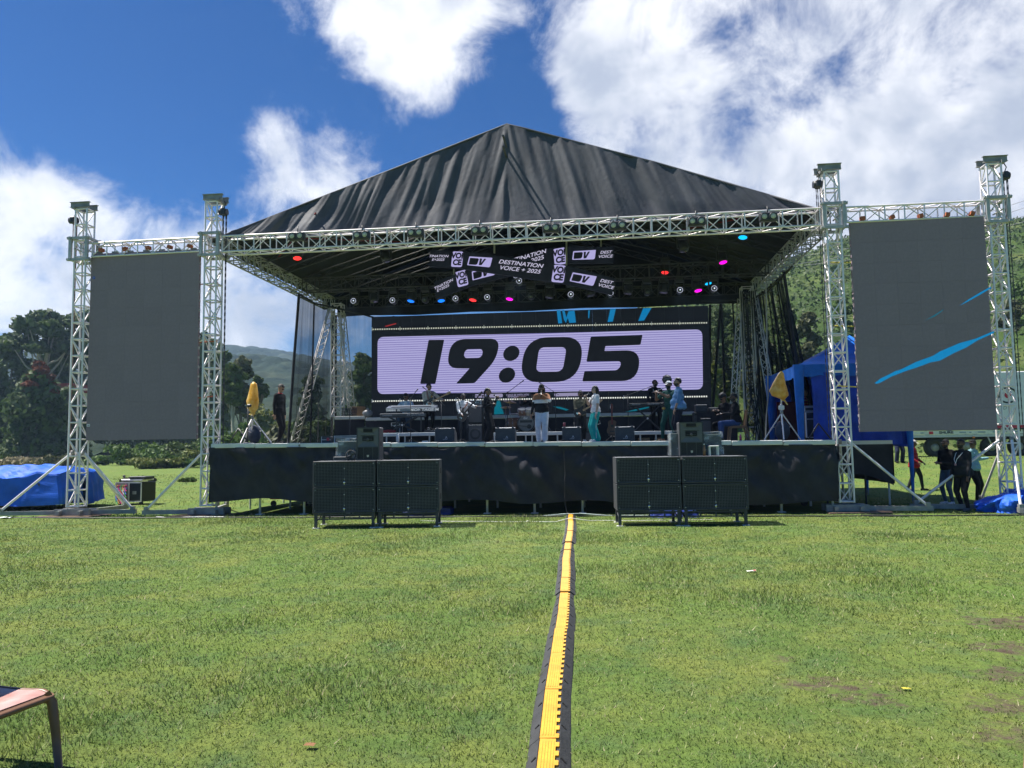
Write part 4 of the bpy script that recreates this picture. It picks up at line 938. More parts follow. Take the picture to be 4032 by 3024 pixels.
def net(label, top, bot, m, seed, folds=.12, nu=40, freq=3.0, hems=True, seams=()):
    # top and bot: lists of world points, same length
    t = thing('shade_net', label, 'net', V(bot[len(bot)//2])); o = t.location
    def lerpl(L_, u): k = u*(len(L_)-1); i = min(int(k), len(L_)-2); return V(L_[i]).lerp(V(L_[i+1]), k-i)
    def fn(u, v):
        a, b = lerpl(top, u), lerpl(bot, u); q = a.lerp(b, v); d = (lerpl(top, min(1, u+.02))-lerpl(top, max(0, u-.02))); nn = V((d.y, -d.x, 0)).normalized() if d.length else V((0, 1, 0))
        return q+nn*folds*((fb1(u*freq*4+seed, v*.7, 3, seed)-.5)*2*min(1, .25+v))-o
    MB().grid(fn, nu, 20).build('mesh_cloth', m, t)
    for u in ((0., 1.) if hems else ())+tuple(seams): MB().path([fn(u, k/20) for k in range(21)], .03 if u in seams else .05, 5).build('hem', BLKC, t)
    return t
zd = DECK0
net('thin black net hanging from the left eave', [(-10.2, 25.3, 7.05), (-10.2, 27.0, 7.05), (-10.15, 28.7, 7.05)], [(-10.5, 25.3, zd+.02), (-10.3, 27, zd+.02), (-10.15, 28.7, zd+.02)], NET1, 3, .16, seams=(.42,))
net('thin black net across the back left of the stage', [(-10.1, 28.75, 6.9), (-7.8, 28.8, 6.8)], [(-10.1, 28.75, zd), (-7.8, 28.8, zd)], NET1, 4, .08)
a = [at(2795, 1200, 28.7), at(2838, 1195, 28.7)]; b = [at(2795, 1640, 28.7), at(2805, 1640, 28.7)]
net('dark net strip beside the big screen, left of the open gap', [a[0], a[1]], [b[0], b[1]], NET2, 5, .04, 10)
net('dark net across the back right of the stage', [at(2840, 1195, 28.75), (5.75, 28.7, 7.0)], [at(2858, 1640, 28.75), (5.9, 28.7, zd)], NET2, 6, .14, 40, 5, seams=(.35,))
net('dark gathered net hanging from the right eave', [(5.85, 28.6, 7.05), (5.88, 27, 7.05), (5.95, 24.6, 7.05)], [(5.95, 28.6, zd-.4), (6.25, 26.4, zd-.4), (6.75, 24.4, zd-.4)], NET2, 8, .38, 90, 8, seams=(.3, .62, .8))
bar_ = thing('plastic_pipe', 'thin pale pipe standing in front of the right net', 'pipe', D(3035, 24.5)); MB().path([(.05, 0, 5.0), (0, 0, 3), (-.02, 0, 1.4), (-.1, 0, .8), (-.16, 0, 0)], .022).build('tube', mat('pale_pipe', (.4, .4, .36), .6), bar_)

zv = at(2100, 1222, 28.35).z
vl_ = thing('back_valance', 'black cloth border hanging from the back truss above the big screen', 'cloth', (-2, 28.35, 7.1)); MB().grid(lambda u, v: V((-7.9+15.4*u, .02*math.sin(u*70), (zv-7.1+.02*math.sin(u*23))*v)), 80, 3).build('border', BLKC, vl_)
# ------------------------------------------------------------------ lamps
def blinder(label, x, y):
    p = at(x, y, 19.42); t = thing('blinder_lamp', label, 'lamp', p, 0, 'twin lamps along the front truss')
    MB().bbox((0, .05, 0), (.44, .16, .23), .03).build('housing', BLKM, t)
    for s in (-1, 1):
        c = MB().lathe((s*.108, -.03, 0), [(.095, .0), (.098, .03), (.085, .035), (.07, .02)], 18, 'Y').build('lamp_rim', BLKM, t)
        MB().lathe((s*.108, -.035, 0), [(.072, 0), (.066, .02), (.03, .03), (.005, .033)], 16, 'Y').build('lamp_glass', GLASS_L, c)
    MB().tube((0, .08, .1), (0, .1, .3), .016).build('bracket', BLKM, t)
ORD = ['first', 'second', 'third', 'fourth', 'fifth', 'sixth', 'seventh', 'eighth', 'ninth', 'tenth', 'eleventh', 'twelfth', 'thirteenth', 'fourteenth', 'fifteenth', 'sixteenth', 'seventeenth', 'eighteenth']
for i, (x, y) in enumerate(((1167, 930), (1422, 926), (1635, 916), (1887, 907), (2169, 897), (2432, 888), (2743, 871), (3026, 853))):
    blinder(f'{ORD[i]} twin black lamp from the left on the front truss', x, y)
RING = mat('lens_ring_lit', (.3, .3, .35), .3, var=0, emit=(.62, .66, .85), estr=.7); LENS = mat('lens_dark', (.05, .055, .07), .08, var=0, spec=.9); LENSG = mat('lens_glint', (.5, .55, .65), .1, var=0, emit=(.45, .5, .6))
RINGD = mat('lens_ring_dim', (.12, .12, .13), .4, var=0)
COL = {'red': mat('wash_red', (.3, .01, .01), .4, var=0, emit=(.9, .02, .02), estr=1.3), 'blue': mat('wash_blue', (.02, .1, .4), .4, var=0, emit=(.0, .12, .75), estr=1.2), 'magenta': mat('wash_magenta', (.3, .0, .25), .4, var=0, emit=(.8, .0, .5), estr=1.2), 'cyan': mat('wash_cyan', (.02, .3, .4), .4, var=0, emit=(.0, .28, .62), estr=1.2), 'off': LENS}
def moving_head(label, x, y, Y, kind, drop=.42, grp='lamps hanging from the inner truss'):
    p = at(x, y, Y); t = thing('moving_head_lamp', label, 'lamp', p+V((0, 0, .18)), 0, grp)
    MB().bbox((0, 0, .27), (.28, .26, .14), .02).tube((-.08, 0, .33), (-.08, 0, drop+.1), .012).tube((.08, 0, .33), (.08, 0, drop+.1), .012).build('base', BLKM, t)
    y_ = MB()
    for s in (-1, 1): y_.bbox((s*.15, 0, .07), (.045, .13, .32), .015)
    y_.bbox((0, 0, .2), (.3, .13, .05), .01).build('yoke', BLKM, t)
    if kind in ('ring', 'dim'):
        h = MB().lathe((0, 0, -.1), [(.06, -.2), (.10, -.14), (.112, .06), (.10, .15), (.085, .155)], 18, 'Y').build('head', BLKM, t)
        MB().lathe((0, -.152, -.1), [(.087, 0), (.091, .008), (.085, .010), (.082, .0)], 24, 'Y').build('lens_ring', RING if kind == 'ring' else RINGD, h)
        MB().lathe((0, -.15, -.1), [(.077, 0), (.06, .012), (.02, .02)], 18, 'Y').build('lens', LENS, h)
        if kind == 'ring':
            ld = bpy.data.lights.new('lamp_beam', 'SPOT'); ld.energy = 240; ld.spot_size = R(95); ld.spot_blend = .9; ld.shadow_soft_size = .08; ld.color = (.92, .95, 1); lo = bpy.data.objects.new('lamp_beam', ld); col.objects.link(lo); lo.parent = t; lo.location = (0, -.26, -.2); lo.rotation_euler = (R(-34), 0, 0)
        if kind == 'ring': MB().lathe((.005, -.168, -.095), [(.024, 0), (.02, .01), (.005, .014)], 12, 'Y').build('lens_glint', LENSG, h)
    else:
        rot = M.Rotation(R(-14), 3, 'X') @ M.Rotation(R(8 if int(x) % 2 else -8), 3, 'Y')
        h = MB().lathe((0, 0, -.02), [(.08, .16), (.14, .1), (.14, -.08), (.14, -.15), (.125, -.155)], 18, rot=rot).build('head', BLKM, t)
        MB().lathe((0, 0, -.02), [(.125, -.15), (.10, -.165), (.03, -.17)], 18, rot=rot).build('lens', COL[kind], h)
HEADS = [(1397, 1197, 'ring'), (1472, 1190, 'off'), (1550, 1195, 'ring'), (1621, 1188, 'blue'), (1675, 1191, 'dim'), (1736, 1187, 'blue'), (1797, 1188, 'ring'), (1865, 1184, 'red'), (1921, 1183, 'ring'), (2009, 1180, 'magenta'), (2091, 1177, 'dim'), (2165, 1174, 'off'), (2248, 1172, 'ring'), (2324, 1166, 'off'), (2404, 1167, 'ring'), (2473, 1158, 'off'), (2549, 1160, 'dim'), (2615, 1154, 'off'), (2676, 1155, 'ring'), (2746, 1147, 'magenta'), (2810, 1149, 'ring')]
KN = {'ring': 'lamp with a white lens ring', 'off': 'unlit black lamp pointing down', 'dim': 'unlit black lamp facing forward', 'blue': 'lamp glowing blue', 'red': 'lamp glowing red', 'magenta': 'lamp glowing magenta', 'cyan': 'lamp glowing cyan'}
cnt = {}
for x, y, k in HEADS:
    cnt[k] = cnt.get(k, 0)+1
    moving_head(f'{ORD[cnt[k]-1]} {KN[k]} from the left in the hanging row', x, y, 25.1, k)
for x, y, Y, k, lb in ((2033, 1098, 24.6, 'ring', 'upper lamp with white lens ring below the crossing banners'), (2046, 1119, 25.0, 'ring', 'lower lamp with white lens ring below the crossing banners'), (2786, 1119, 27.4, 'cyan', 'small cyan lamp near the back right corner of the roof'), (2621, 1076, 25.1, 'red', 'red lamp behind the inner truss, right half'),
                       (1170, 1020, 21.6, 'red', 'red lamp under the front left of the roof'), (2927, 938, 21.2, 'cyan', 'cyan lamp under the front right of the roof'), (2844, 1036, 23.6, 'magenta', 'magenta lamp under the right half of the roof'), (2716, 883, 20.6, 'red', 'red lamp half hidden by the seventh twin lamp'), (1520, 1030, 22.6, 'off', 'unlit lamp under the left half of the roof'), (2690, 990, 22.0, 'off', 'unlit lamp under the right half of the roof')):
    moving_head(lb, x, y, Y, k, .42 if Y > 24 else .75, 'lamps hanging under the rafters')

# ------------------------------------------------------------------ speakers
GRL = mat('speaker_grille', (.105, .105, .115), .5, .2, var=.2, vscale=2); CABM = mat('speaker_cabinet', (.05, .052, .058), .5, var=.2, vscale=7, bump=.1, bscale=90); GBACK = mat('grille_foam', (.012, .013, .015), .9, var=.2)
SW, SH, SD = 1.355, .555, .92
_sub = {}
def sub_parts(t):
    if not _sub:
        mb = MB(); f = .035
        mb.box((SW/2, SD/2+.03, SH/2), (SW-.004, SD-.06, SH-.006))
        for z in (f/2, SH-f/2): mb.bbox((SW/2, .035, z), (SW, .07, f), .008)
        for x in (f/2, SW-f/2): mb.bbox((x, .035, SH/2), (f, .069, SH-2*f), .008)
        _sub['cabinet'] = mb.mesh('cabinet', CABM)
        g_ = MB(); nx_, nz_ = 40, 15
        for i in range(nx_): g_.box((f+(SW-2*f)*(i+.5)/nx_, .03, SH/2), (.008, .006, SH-2*f))
        for i in range(nz_): g_.box((SW/2, .0245, f+(SH-2*f)*(i+.5)/nz_), (SW-2*f, .005, .008))
        _sub['grille'] = g_.mesh('grille', GRL)
        _sub['foam'] = MB().box((SW/2, .055, SH/2), (SW-2*f, .01, SH-2*f)).mesh('foam', GBACK)
        _sub['centre_bar'] = MB().bbox((SW/2, .018, SH/2), (.03, .012, SH-2*f-.01), .004).mesh('centre_bar', CABM)
        _sub['badge_knob'] = MB().lathe((SW/2, .008, .09), [(.026, 0), (.024, .008), (.01, .012)], 12, 'Y').mesh('badge_knob', CHROME)
        _sub['bolt'] = MB().lathe((0, 0, 0), [(.012, 0), (.010, .005), (.004, .006)], 8, 'Y').mesh('bolt', CHROME)
        _sub['side_handle'] = MB().box((SW+.002, SD*.5, SH*.55), (.006, .18, .12)).mesh('side_handle', GBACK)
        _sub['corner_plate'] = MB().box((0, 0, 0), (.025, .006, .06)).mesh('corner_plate', BLKM)
    for k in ('cabinet', 'grille', 'foam', 'centre_bar', 'badge_knob', 'side_handle'):
        o = link(k, _sub[k], t)
        if k == 'grille': o['kind'] = 'stuff'
    for x, z in ((SW/2, SH*.72), (SW/2, SH*.3), (.05, .06), (SW-.05, .06), (.05, SH-.06), (SW-.05, SH-.06), (SW/2, .05)): link('bolt', _sub['bolt'], t, (x, .008, z))
    for x in (.05, SW-.05): link('corner_plate', _sub['corner_plate'], t, (x, .017, SH-.09))
def stack(org, rz, side, hb):
    o = V(org); ux = V((math.cos(rz), math.sin(rz), 0)); GR = 'bass speakers stacked before the stage'
    for k in range(2):
        cp = o+ux*(k*(SW+.03)); lr = ('left', 'right')[k]
        s = thing('speaker_stand', f'black steel stand under the {lr} pair of bass speakers in the {side} stack', 'stand', cp, rz, 'steel stands under the bass speakers')
        for x in (.06, SW-.06):
            for y in (.06, SD-.06): MB().box((x, y, hb/2), (.06, .06, hb)).build('leg', DKG, s); MB().box((x, y, .012), (.14, .12, .02)).build('foot_pad', WHITEP, s)
        for y in (.05, SD-.05):
            for z in (hb-.03, hb-.13): MB().box((SW/2, y, z), (SW-.18, .03, .03)).build('rail', DKG, s)
            for x in (.36, .68, 1.0): MB().box((x, y, hb-.08), (.03, .028, .07)).build('rail_post', DKG, s)
        for x in (.06, SW-.06): bar('brace', (x, .1, .15), (x, SD-.1, hb-.05), .018, DKG, s, 6)
        for j in range(2):
            t = thing('bass_speaker', f'black mesh fronted bass speaker, {("lower", "upper")[j]} {lr} of the {side} stack', 'speaker', cp+V((0, 0, hb+j*(SH+.012))), rz, GR); sub_parts(t)
    return o, ux
HB = .335
SL = stack((-6.2, 16.22, 0), R(8.2), 'left', HB); SR = stack((.34, 16.5, 0), R(3.2), 'right', HB)
def main_speaker(label, stk, along, back, turn=0.):
    o, ux = stk; p = o+ux*along+V((-ux.y, ux.x, 0))*back; p.z = HB+2*SH+.02
    t = thing('horn_speaker', label, 'speaker', p, math.atan2(ux.y, ux.x)+turn, 'horn speakers on top of the bass stacks'); w, h, d = .5, .72, .46
    mb = MB().bbox((0, d/2+.03, h/2), (w, d-.06, h), .012)
    for z, hh in ((.012, .024), (h-.012, .024), (.285, .022)): mb.box((0, .02, z), (w, .04, hh))
    for x in (-w/2+.013, w/2-.013): mb.box((x, .02, h/2), (.026, .0395, h-.05))
    mb.build('cabinet', CABM, t)
    def frus(x0, x1, z0, z1, x2, x3, z2, z3, dp):
        return MB().add([(x0, .006, z0), (x1, .006, z0), (x1, .006, z1), (x0, .006, z1), (x2, dp, z2), (x3, dp, z2), (x3, dp, z3), (x2, dp, z3)], [(0, 1, 5, 4), (1, 2, 6, 5), (2, 3, 7, 6), (3, 0, 4, 7), (4, 5, 6, 7)])
    HM_ = mat('horn_plastic', (.11, .115, .12), .4, var=.1)
    hn = frus(-w/2+.026, w/2-.026, .297, h-.024, -.1, .1, .42, .58, .028).build('horn', HM_, t)
    MB().add([(-.2, .004, .545), (.2, .004, .545), (.13, .004, .60), (-.13, .004, .60), (-.12, .03, .53), (.12, .03, .53), (.1, .03, .60), (-.1, .03, .60)], [(0, 1, 2, 3), (0, 4, 5, 1), (3, 2, 6, 7)]).build('horn_vane', HM_, hn)
    MB().box((0, .012, .655), (.2, .03, .07)).build('horn_throat', GBACK, hn); MB().box((0, .012, .475), (.24, .03, .1)).build('horn_throat', GBACK, hn)
    MB().lathe((0, .0, .455), [(.045, -.02), (.04, .0), (.018, .012)], 12, 'Y').box((0, .0, .455), (.2, .012, .014)).box((0, .0, .44), (.012, .012, .07)).build('phase_plug', CABM, hn)
    MB().box((0, .03, .15), (w-.05, .01, .25)).build('lower_grille', GBACK, t)
    g_ = MB()
    for i in range(16): g_.box((0, .022, .035+.015*i), (w-.056, .006, .004))
    tag(g_.build('grille_wires', GRL, t), kind='stuff')
    for x in (-.1, .1): MB().box((x, .015, .15), (.012, .014, .25)).build('grille_rib', CABM, t)
    MB().prism([(-.025, .025), (.025, .025), (.02, -.012), (0, -.025), (-.02, -.012)][::-1], .006, (0, .008, .09)).build('badge', mat('badge_cream', (.6, .58, .48), .4, var=.05), t)
    MB().box((w/2+.003, .2, .36), (.006, .06, .1)).build('side_handle', GBACK, t)
    return t
main_speaker('black horn speaker on the left stack', SL, 1.17, .12, R(-4)); main_speaker('black horn speaker on the right stack', SR, 1.62, .12, R(-2))
# clear plastic dust sheets over the gear beside the horn speakers
PLS = bpy.data.materials.new('clear_plastic'); PLS.use_nodes = True; _t = PLS.node_tree; _b = _t.nodes['Principled BSDF']; _b.inputs['Base Color'].default_value = (.75, .82, .88, 1); _b.inputs['Roughness'].default_value = .18; _b.inputs['Specular IOR Level'].default_value = .9
_tr = _t.nodes.new('ShaderNodeBsdfTransparent'); _tr.inputs[0].default_value = (.92, .95, .96, 1); _m = _t.nodes.new('ShaderNodeMixShader'); _n = _t.nodes.new('ShaderNodeTexNoise'); _n.inputs['Scale'].default_value = 5; _n.inputs['Detail'].default_value = 6; _tx = _t.nodes.new('ShaderNodeTexCoord'); _t.links.new(_tx.outputs['Object'], _n.inputs['Vector'])
_mr = _t.nodes.new('ShaderNodeMapRange'); _t.links.new(_n.outputs['Fac'], _mr.inputs[0]); _mr.inputs[1].default_value = .48; _mr.inputs[2].default_value = .75; _mr.inputs[3].default_value = .08; _mr.inputs[4].default_value = .55
_t.links.new(_mr.outputs[0], _m.inputs[0]); _t.links.new(_tr.outputs[0], _m.inputs[1]); _t.links.new(_b.outputs[0], _m.inputs[2]); _t.links.new(_m.outputs[0], _t.nodes['Material Output'].inputs['Surface'])
def wrapped(label, stk, along, back, w, d, h, seed):
    o, ux = stk; p = o+ux*along+V((-ux.y, ux.x, 0))*back; p.z = HB+2*SH+.02
    t = thing('wrapped_case', label, 'equipment', p, math.atan2(ux.y, ux.x))
    MB().bbox((0, 0, h*.46), (w*.86, d*.8, h*.92), .015).build('case', mat('wrapped_case_dark', (.05, .06, .055), .6, var=.3, vscale=5), t)
    def fn(u, v):
        a = 2*math.pi*u; cx_, cy_ = math.cos(a), math.sin(a); k = 1/max(abs(cx_), abs(cy_)); f = .96+.05*v+.05*(fb1(u*16+seed, v*3, 3, seed)-.5)
        return V((cx_*k*w/2*f, cy_*k*d/2*f, h*(1-v)+.01))
    pl = MB().grid(fn, 48, 8); pl.grid(lambda u, v: V(((u-.5)*w*.96, (v-.5)*d*.96, h+.01+.03*(fb1(u*5+seed, v*5, 2, 4)-.5))), 8, 8); pl.build('plastic_sheet', PLS, t)
    return t
wrapped('case under clear plastic sheet beside the left horn speaker', SL, .68, .5, .5, .4, .47, 3)
wrapped('case under clear plastic sheet behind the right horn speaker', SR, 1.33, .55, .26, .4, .53, 5)
wrapped('bin under clear plastic sheet right of the right horn speaker', SR, 2.1, .5, .46, .4, .50, 7)
o, ux = SL; p = o+ux*.80+V((-ux.y, ux.x, 0))*.12; p.z = HB+2*SH+.02
t = thing('round_fan', 'small black round fan beside the left horn speaker', 'fan', p, .1)
tr_ = MB()
for k in range(24): a, b = 2*math.pi*k/24, 2*math.pi*(k+1)/24; tr_.tube((.105*math.cos(a), 0, .115+.105*math.sin(a)), (.105*math.cos(b), 0, .115+.105*math.sin(b)), .012, 6)
tr_.build('rim', BLK, t); bl_ = MB()
for k in range(4): bl_.box((.05*math.cos(k*1.57+.4), .01, .115+.05*math.sin(k*1.57+.4)), (.09, .008, .035), M.Rotation(-(k*1.57+.4), 3, 'Y') @ M.Rotation(.4, 3, 'X'))
bl_.lathe((0, .0, .115), [(.025, -.01), (.02, .012)], 10, 'Y').build('blades', DKG, t); MB().box((0, .03, .01), (.14, .1, .02)).box((0, .04, .06), (.03, .02, .1)).build('foot', BLK, t)
p = o+ux*.56+V((-ux.y, ux.x, 0))*.16; p.z = HB+2*SH+.02
t = thing('radio_receiver', 'grey flat radio unit with aerials beside the fan', 'receiver', p, R(8)); MB().bbox((0, .1, .045), (.3, .22, .08), .008).build('box', mat('unit_grey', (.12, .125, .13), .5), t); MB().box((0, -.012, .045), (.26, .004, .05)).build('front_panel', DKG, t)
for x in (.16, .2, .36): bar('aerial', (x, .1, .06), (x+.01, .1, .27), .012, BLK, t, 6)
o, ux = SR; p = o+ux*2.08+V((-ux.y, ux.x, 0))*.16; p.z = HB+2*SH+.02
t = thing('plastic_stool', 'small white plastic stool right of the right horn speaker', 'stool', p, .05); MB().bbox((0, 0, .2), (.2, .18, .03), .008).build('seat', WHITEP, t)
for x in (-.085, .085):
    for y in (-.07, .07): MB().box((x, y, .095), (.028, .025, .18)).build('leg', WHITEP, t)
t = thing('drink_bottle', 'small brown bottle by the white stool', 'bottle', p+V((-.2, -.05, 0))); MB().lathe((0, 0, 0), [(.03, 0), (.034, .1), (.03, .16), (.014, .2), (.014, .23)], 12).build('body', mat('brown_glass', (.25, .13, .06), .2), t); MB().lathe((0, 0, .23), [(.016, 0), (.016, .025)], 10).build('cap', WHITEP, t)

# wedge monitors
def wedge(label, x0, x1, Y):
    a, b = D(x0, Y), D(x1, Y); w = b.x-a.x; t = thing('wedge_monitor', label, 'speaker', ((a.x+b.x)/2, Y, a.z+.003), 0, 'floor monitors along the front of the stage'); h = .40
    mb = MB(); pr = [(0, 0), (.42, 0), (.34, h*.62), (.06, h), (0, h*.94)]
    mb.add([(-w/2, y, z) for y, z in pr]+[(w/2, y, z) for y, z in pr], [(0, 1, 2, 3, 4), (9, 8, 7, 6, 5)]+[(i, 5+i, 5+(i+1) % 5, (i+1) % 5) for i in range(5)]).build('cabinet', DKG, t)
    MB().box((0, -.006, h*.38), (w*.78, .01, h*.48)).build('back_panel', CABM, t)
    for s in (-1, 1): MB().bbox((s*w*.38, .03, h+.004), (.07, .05, .02), .006).build('handle', mat('handle_grey', (.2, .2, .21), .5), t)
    lg = poly_mesh([[(-.035, -.03), (0, .04), (.035, -.03), (.018, -.03), (0, .012), (-.02, -.03)]], mat('logo_white', (.55, .55, .55), .5, var=0)); q = link('logo', lg, t, (.08*w, -.016, h*.33))
    put_text('lettering', 'AXIOM', MATS['logo_white'], q, (-.03, -.001, -.055), .04)
for i, (a, b) in enumerate(((1713, 1790), (1951, 2029), (2214, 2288), (2423, 2499))): wedge(f'{ORD[i]} grey wedge monitor from the left at the stage front', a, b, 20.9)

# ------------------------------------------------------------------ cable ramp
YEL = mat('yellow_lid', (.68, .35, .025), .55, var=.24, vscale=4, bump=.25, bscale=22); RBL = mat('black_rubber_ramp', (.035, .036, .038), .75, var=.35, vscale=5, bump=.3, bscale=50); RBD = mat('rubber_slot', (.008, .008, .008), .9, var=0)
ramp = thing('cable_ramp', 'black cable ramp with yellow lid running from the camera to the stage', 'cable ramp', (-.5, 10, 0))
def rcx(y): return -.31-.0278*(y-4.3)+.012*math.sin(y*.9)
ys = 1.9; k = 0
while ys < 19.15:
    ye = min(ys+.9, 19.2); h = .052; an = math.atan2(rcx(ye)-rcx(ys), ye-ys); o_ = V((rcx(ys), ys, float(ground_z(rcx(ys), ys))-.004)); Lr = ye-ys-.006
    t0 = bpy.data.objects.new('ramp_section', None)
    mb = MB(); pr = [(-.125, 0), (-.118, .008), (-.062, h), (-.055, h-.008), (.055, h-.008), (.062, h), (.118, .008), (.125, 0)]
    mb.add([(x, 0, z) for x, z in pr]+[(x, Lr, z) for x, z in pr], [tuple(range(8))[::-1], tuple(range(8, 16))]+[(i, i+1, 9+i, 8+i) for i in range(7)])
    for q in (.25, .7):
        for s in (-1, 1): mb.box((s*.079, Lr*q, .037), (.034, .018, .012), M.Rotation(s*.75, 3, 'Y') @ M.Rotation(s*-.35, 3, 'Z'), mi=1)
    for j in range(4):
        for s in (-1, 1): mb.box((s*(.072+.012*j), Lr/2, h-.012-.0095*j), (.002, Lr*.96, .006), M.Rotation(s*.72, 3, 'Y'))
    ob = mb.build('ramp_section', [RBL, RBD], ramp, o_-V((-.5, 10, 0))); ob.rotation_euler = (.004*math.sin(k*5.1), .006*math.sin(k*3.3), -an+.004*math.sin(k*2.7)); ob.location.x += .002*math.sin(k*4.4)
    nt_ = 7; pl = [(-.056, .003)]
    for j in range(nt_):
        a_, b_ = Lr*(j+.08)/nt_, Lr*(j+.58)/nt_; pl += [(.036, a_), (.056, a_), (.056, b_), (.036, b_)]
    pl += [(.036, Lr-.003), (-.056, Lr-.003)]
    mb = MB().prism(pl, .012, (0, 0, h-.008), (1, 0, 0), (0, 1, 0))
    for j in range(5): mb.box((-.04+.016*j, Lr/2, h+.005), (.006, Lr*.9, .003))
    MB_l = mb.build('lid', YEL, ob); ys = ye; k += 1
# ------------------------------------------------------------------ chairs
def chair_mats():
    br = mat('brown_plastic', (.20, .105, .06), .42, var=.2, vscale=4, spec=.5)
    m = bpy.data.materials.new('faded_plastic'); m.use_nodes = True; t = m.node_tree; l = t.links.new; b = t.nodes['Principled BSDF']; b.inputs['Roughness'].default_value = .38
    tx = t.nodes.new('ShaderNodeTexCoord'); n = t.nodes.new('ShaderNodeTexNoise'); l(tx.outputs['Object'], n.inputs['Vector']); n.inputs['Scale'].default_value = 5; n.inputs['Detail'].default_value = 6
    cr = t.nodes.new('ShaderNodeValToRGB'); l(n.outputs['Fac'], cr.inputs[0]); e = cr.color_ramp.elements; e[0].position = .35; e[0].color = (.42, .2, .16, 1); e[1].position = .62; e[1].color = (.6, .4, .36, 1); l(cr.outputs[0], b.inputs['Base Color'])
    return br, m
BRN, FADE = chair_mats()
def chair(name, label, loc, rz, m=None, fade=True):
    t = thing(name, label, 'chair', loc, rz, 'brown plastic chairs'); m = m or BRN    # faces +X
    def seat(u, v):
        x = -.20+.42*u; y = (v-.5)*(.44-.05*(1-u)); z = .43-.028*math.sin(math.pi*min(1, u*1.05))*math.cos((v-.5)*2.6)-.05*max(0, u-.82)**1.5*8; return V((x, y, z))
    mb = MB().grid(seat, 14, 12); mb.grid(lambda u, v: seat(u, v)+V((0, 0, -.022)), 14, 12)
    for e in (0, 1): mb.path([seat(k/14, e)+V((0, 0, -.012)) for k in range(15)], .016, 6)
    mb.path([seat(1, k/12)+V((0, 0, -.012)) for k in range(13)], .016, 6)
    s = mb.build('seat', m, t)
    if fade: MB().grid(lambda u, v: seat(.04+.92*u, .05+.9*v)+V((0, 0, .003)), 12, 10).build('worn_seat_face', FADE, s)
    def back(u, v):
        y = (u-.5)*(.42-.03*v); return V((-.19-.06*v-.03*math.cos((u-.5)*3)+.02, y, .42+.44*v))
    mb = MB().grid(back, 12, 10); mb.grid(lambda u, v: back(u, v)+V((-.014, 0, 0)), 12, 10)
    for e in (0, 1): mb.path([back(e, k/10)+V((-.006, 0, 0)) for k in range(11)], .022, 6)
    mb.path([back(k/12, 1)+V((-.006, 0, 0)) for k in range(13)], .018, 6); mb.build('backrest', m, t)
    for sy in (-1, 1):
        MB().path([(.19, sy*.2, .41), (.225, sy*.215, .36), (.245, sy*.225, .2), (.265, sy*.235, 0)], [.026, .028, .025, .022], 8).build('leg', m, t)
        MB().path([(-.19, sy*.2, .41), (-.215, sy*.21, .3), (-.24, sy*.22, .15), (-.27, sy*.23, 0)], [.026, .028, .025, .022], 8).build('leg', m, t)
        MB().path([(-.2, sy*.205, .375), (0, sy*.212, .385), (.2, sy*.21, .375)], .02, 6).build('apron', m, t)
    return t
p = G(180, 2716, .42); chair('plastic_chair', 'brown plastic chair with faded pink seat at the lower left corner', (p.x-.20, p.y-.196, 0), R(-10))
p = G(4026, 2960, .25); chair('plastic_chair', 'brown plastic chair cut off by the lower right edge of the picture', (p.x+.50, p.y+.2, 0), R(180))
# litter
def litter(name, label, cat, x, y, s, m, m2=None):
    p = G(x, y, .03); t = thing(name, label, cat, (p.x, p.y, .012))
    MB().grid(lambda u, v: V(((u-.5)*s*1.6, (v-.5)*s, .3*s*(fb1(u*3+x, v*3, 3, 3)))), 10, 8).build('crumpled_sheet', m, t)
    if m2: MB().grid(lambda u, v: V((s*.55+(u-.5)*s*.5, (v-.5)*s*.7, .25*s*fb1(u*3, v*3+x, 3, 5)+.01)), 6, 6).build('torn_end', m2, t)
litter('paper_litter', 'crumpled white and pink wrapper lying on the right of the grass', 'litter', 2958, 2245, .075, WHITEP, mat('pink_print', (.6, .2, .18), .6))
litter('fallen_leaf', 'curled brown leaf in the near grass left of the ramp', 'leaf', 1220, 2922, .04, mat('brown_leaf', (.22, .10, .04), .8))
litter('fallen_leaf', 'small yellow leaf in the near grass on the right', 'leaf', 3568, 2702, .035, mat('yellow_leaf', (.6, .5, .05), .7))
litter('paper_litter', 'scrap of white paper near the left bass stack', 'litter', 2078, 2049, .05, WHITEP)

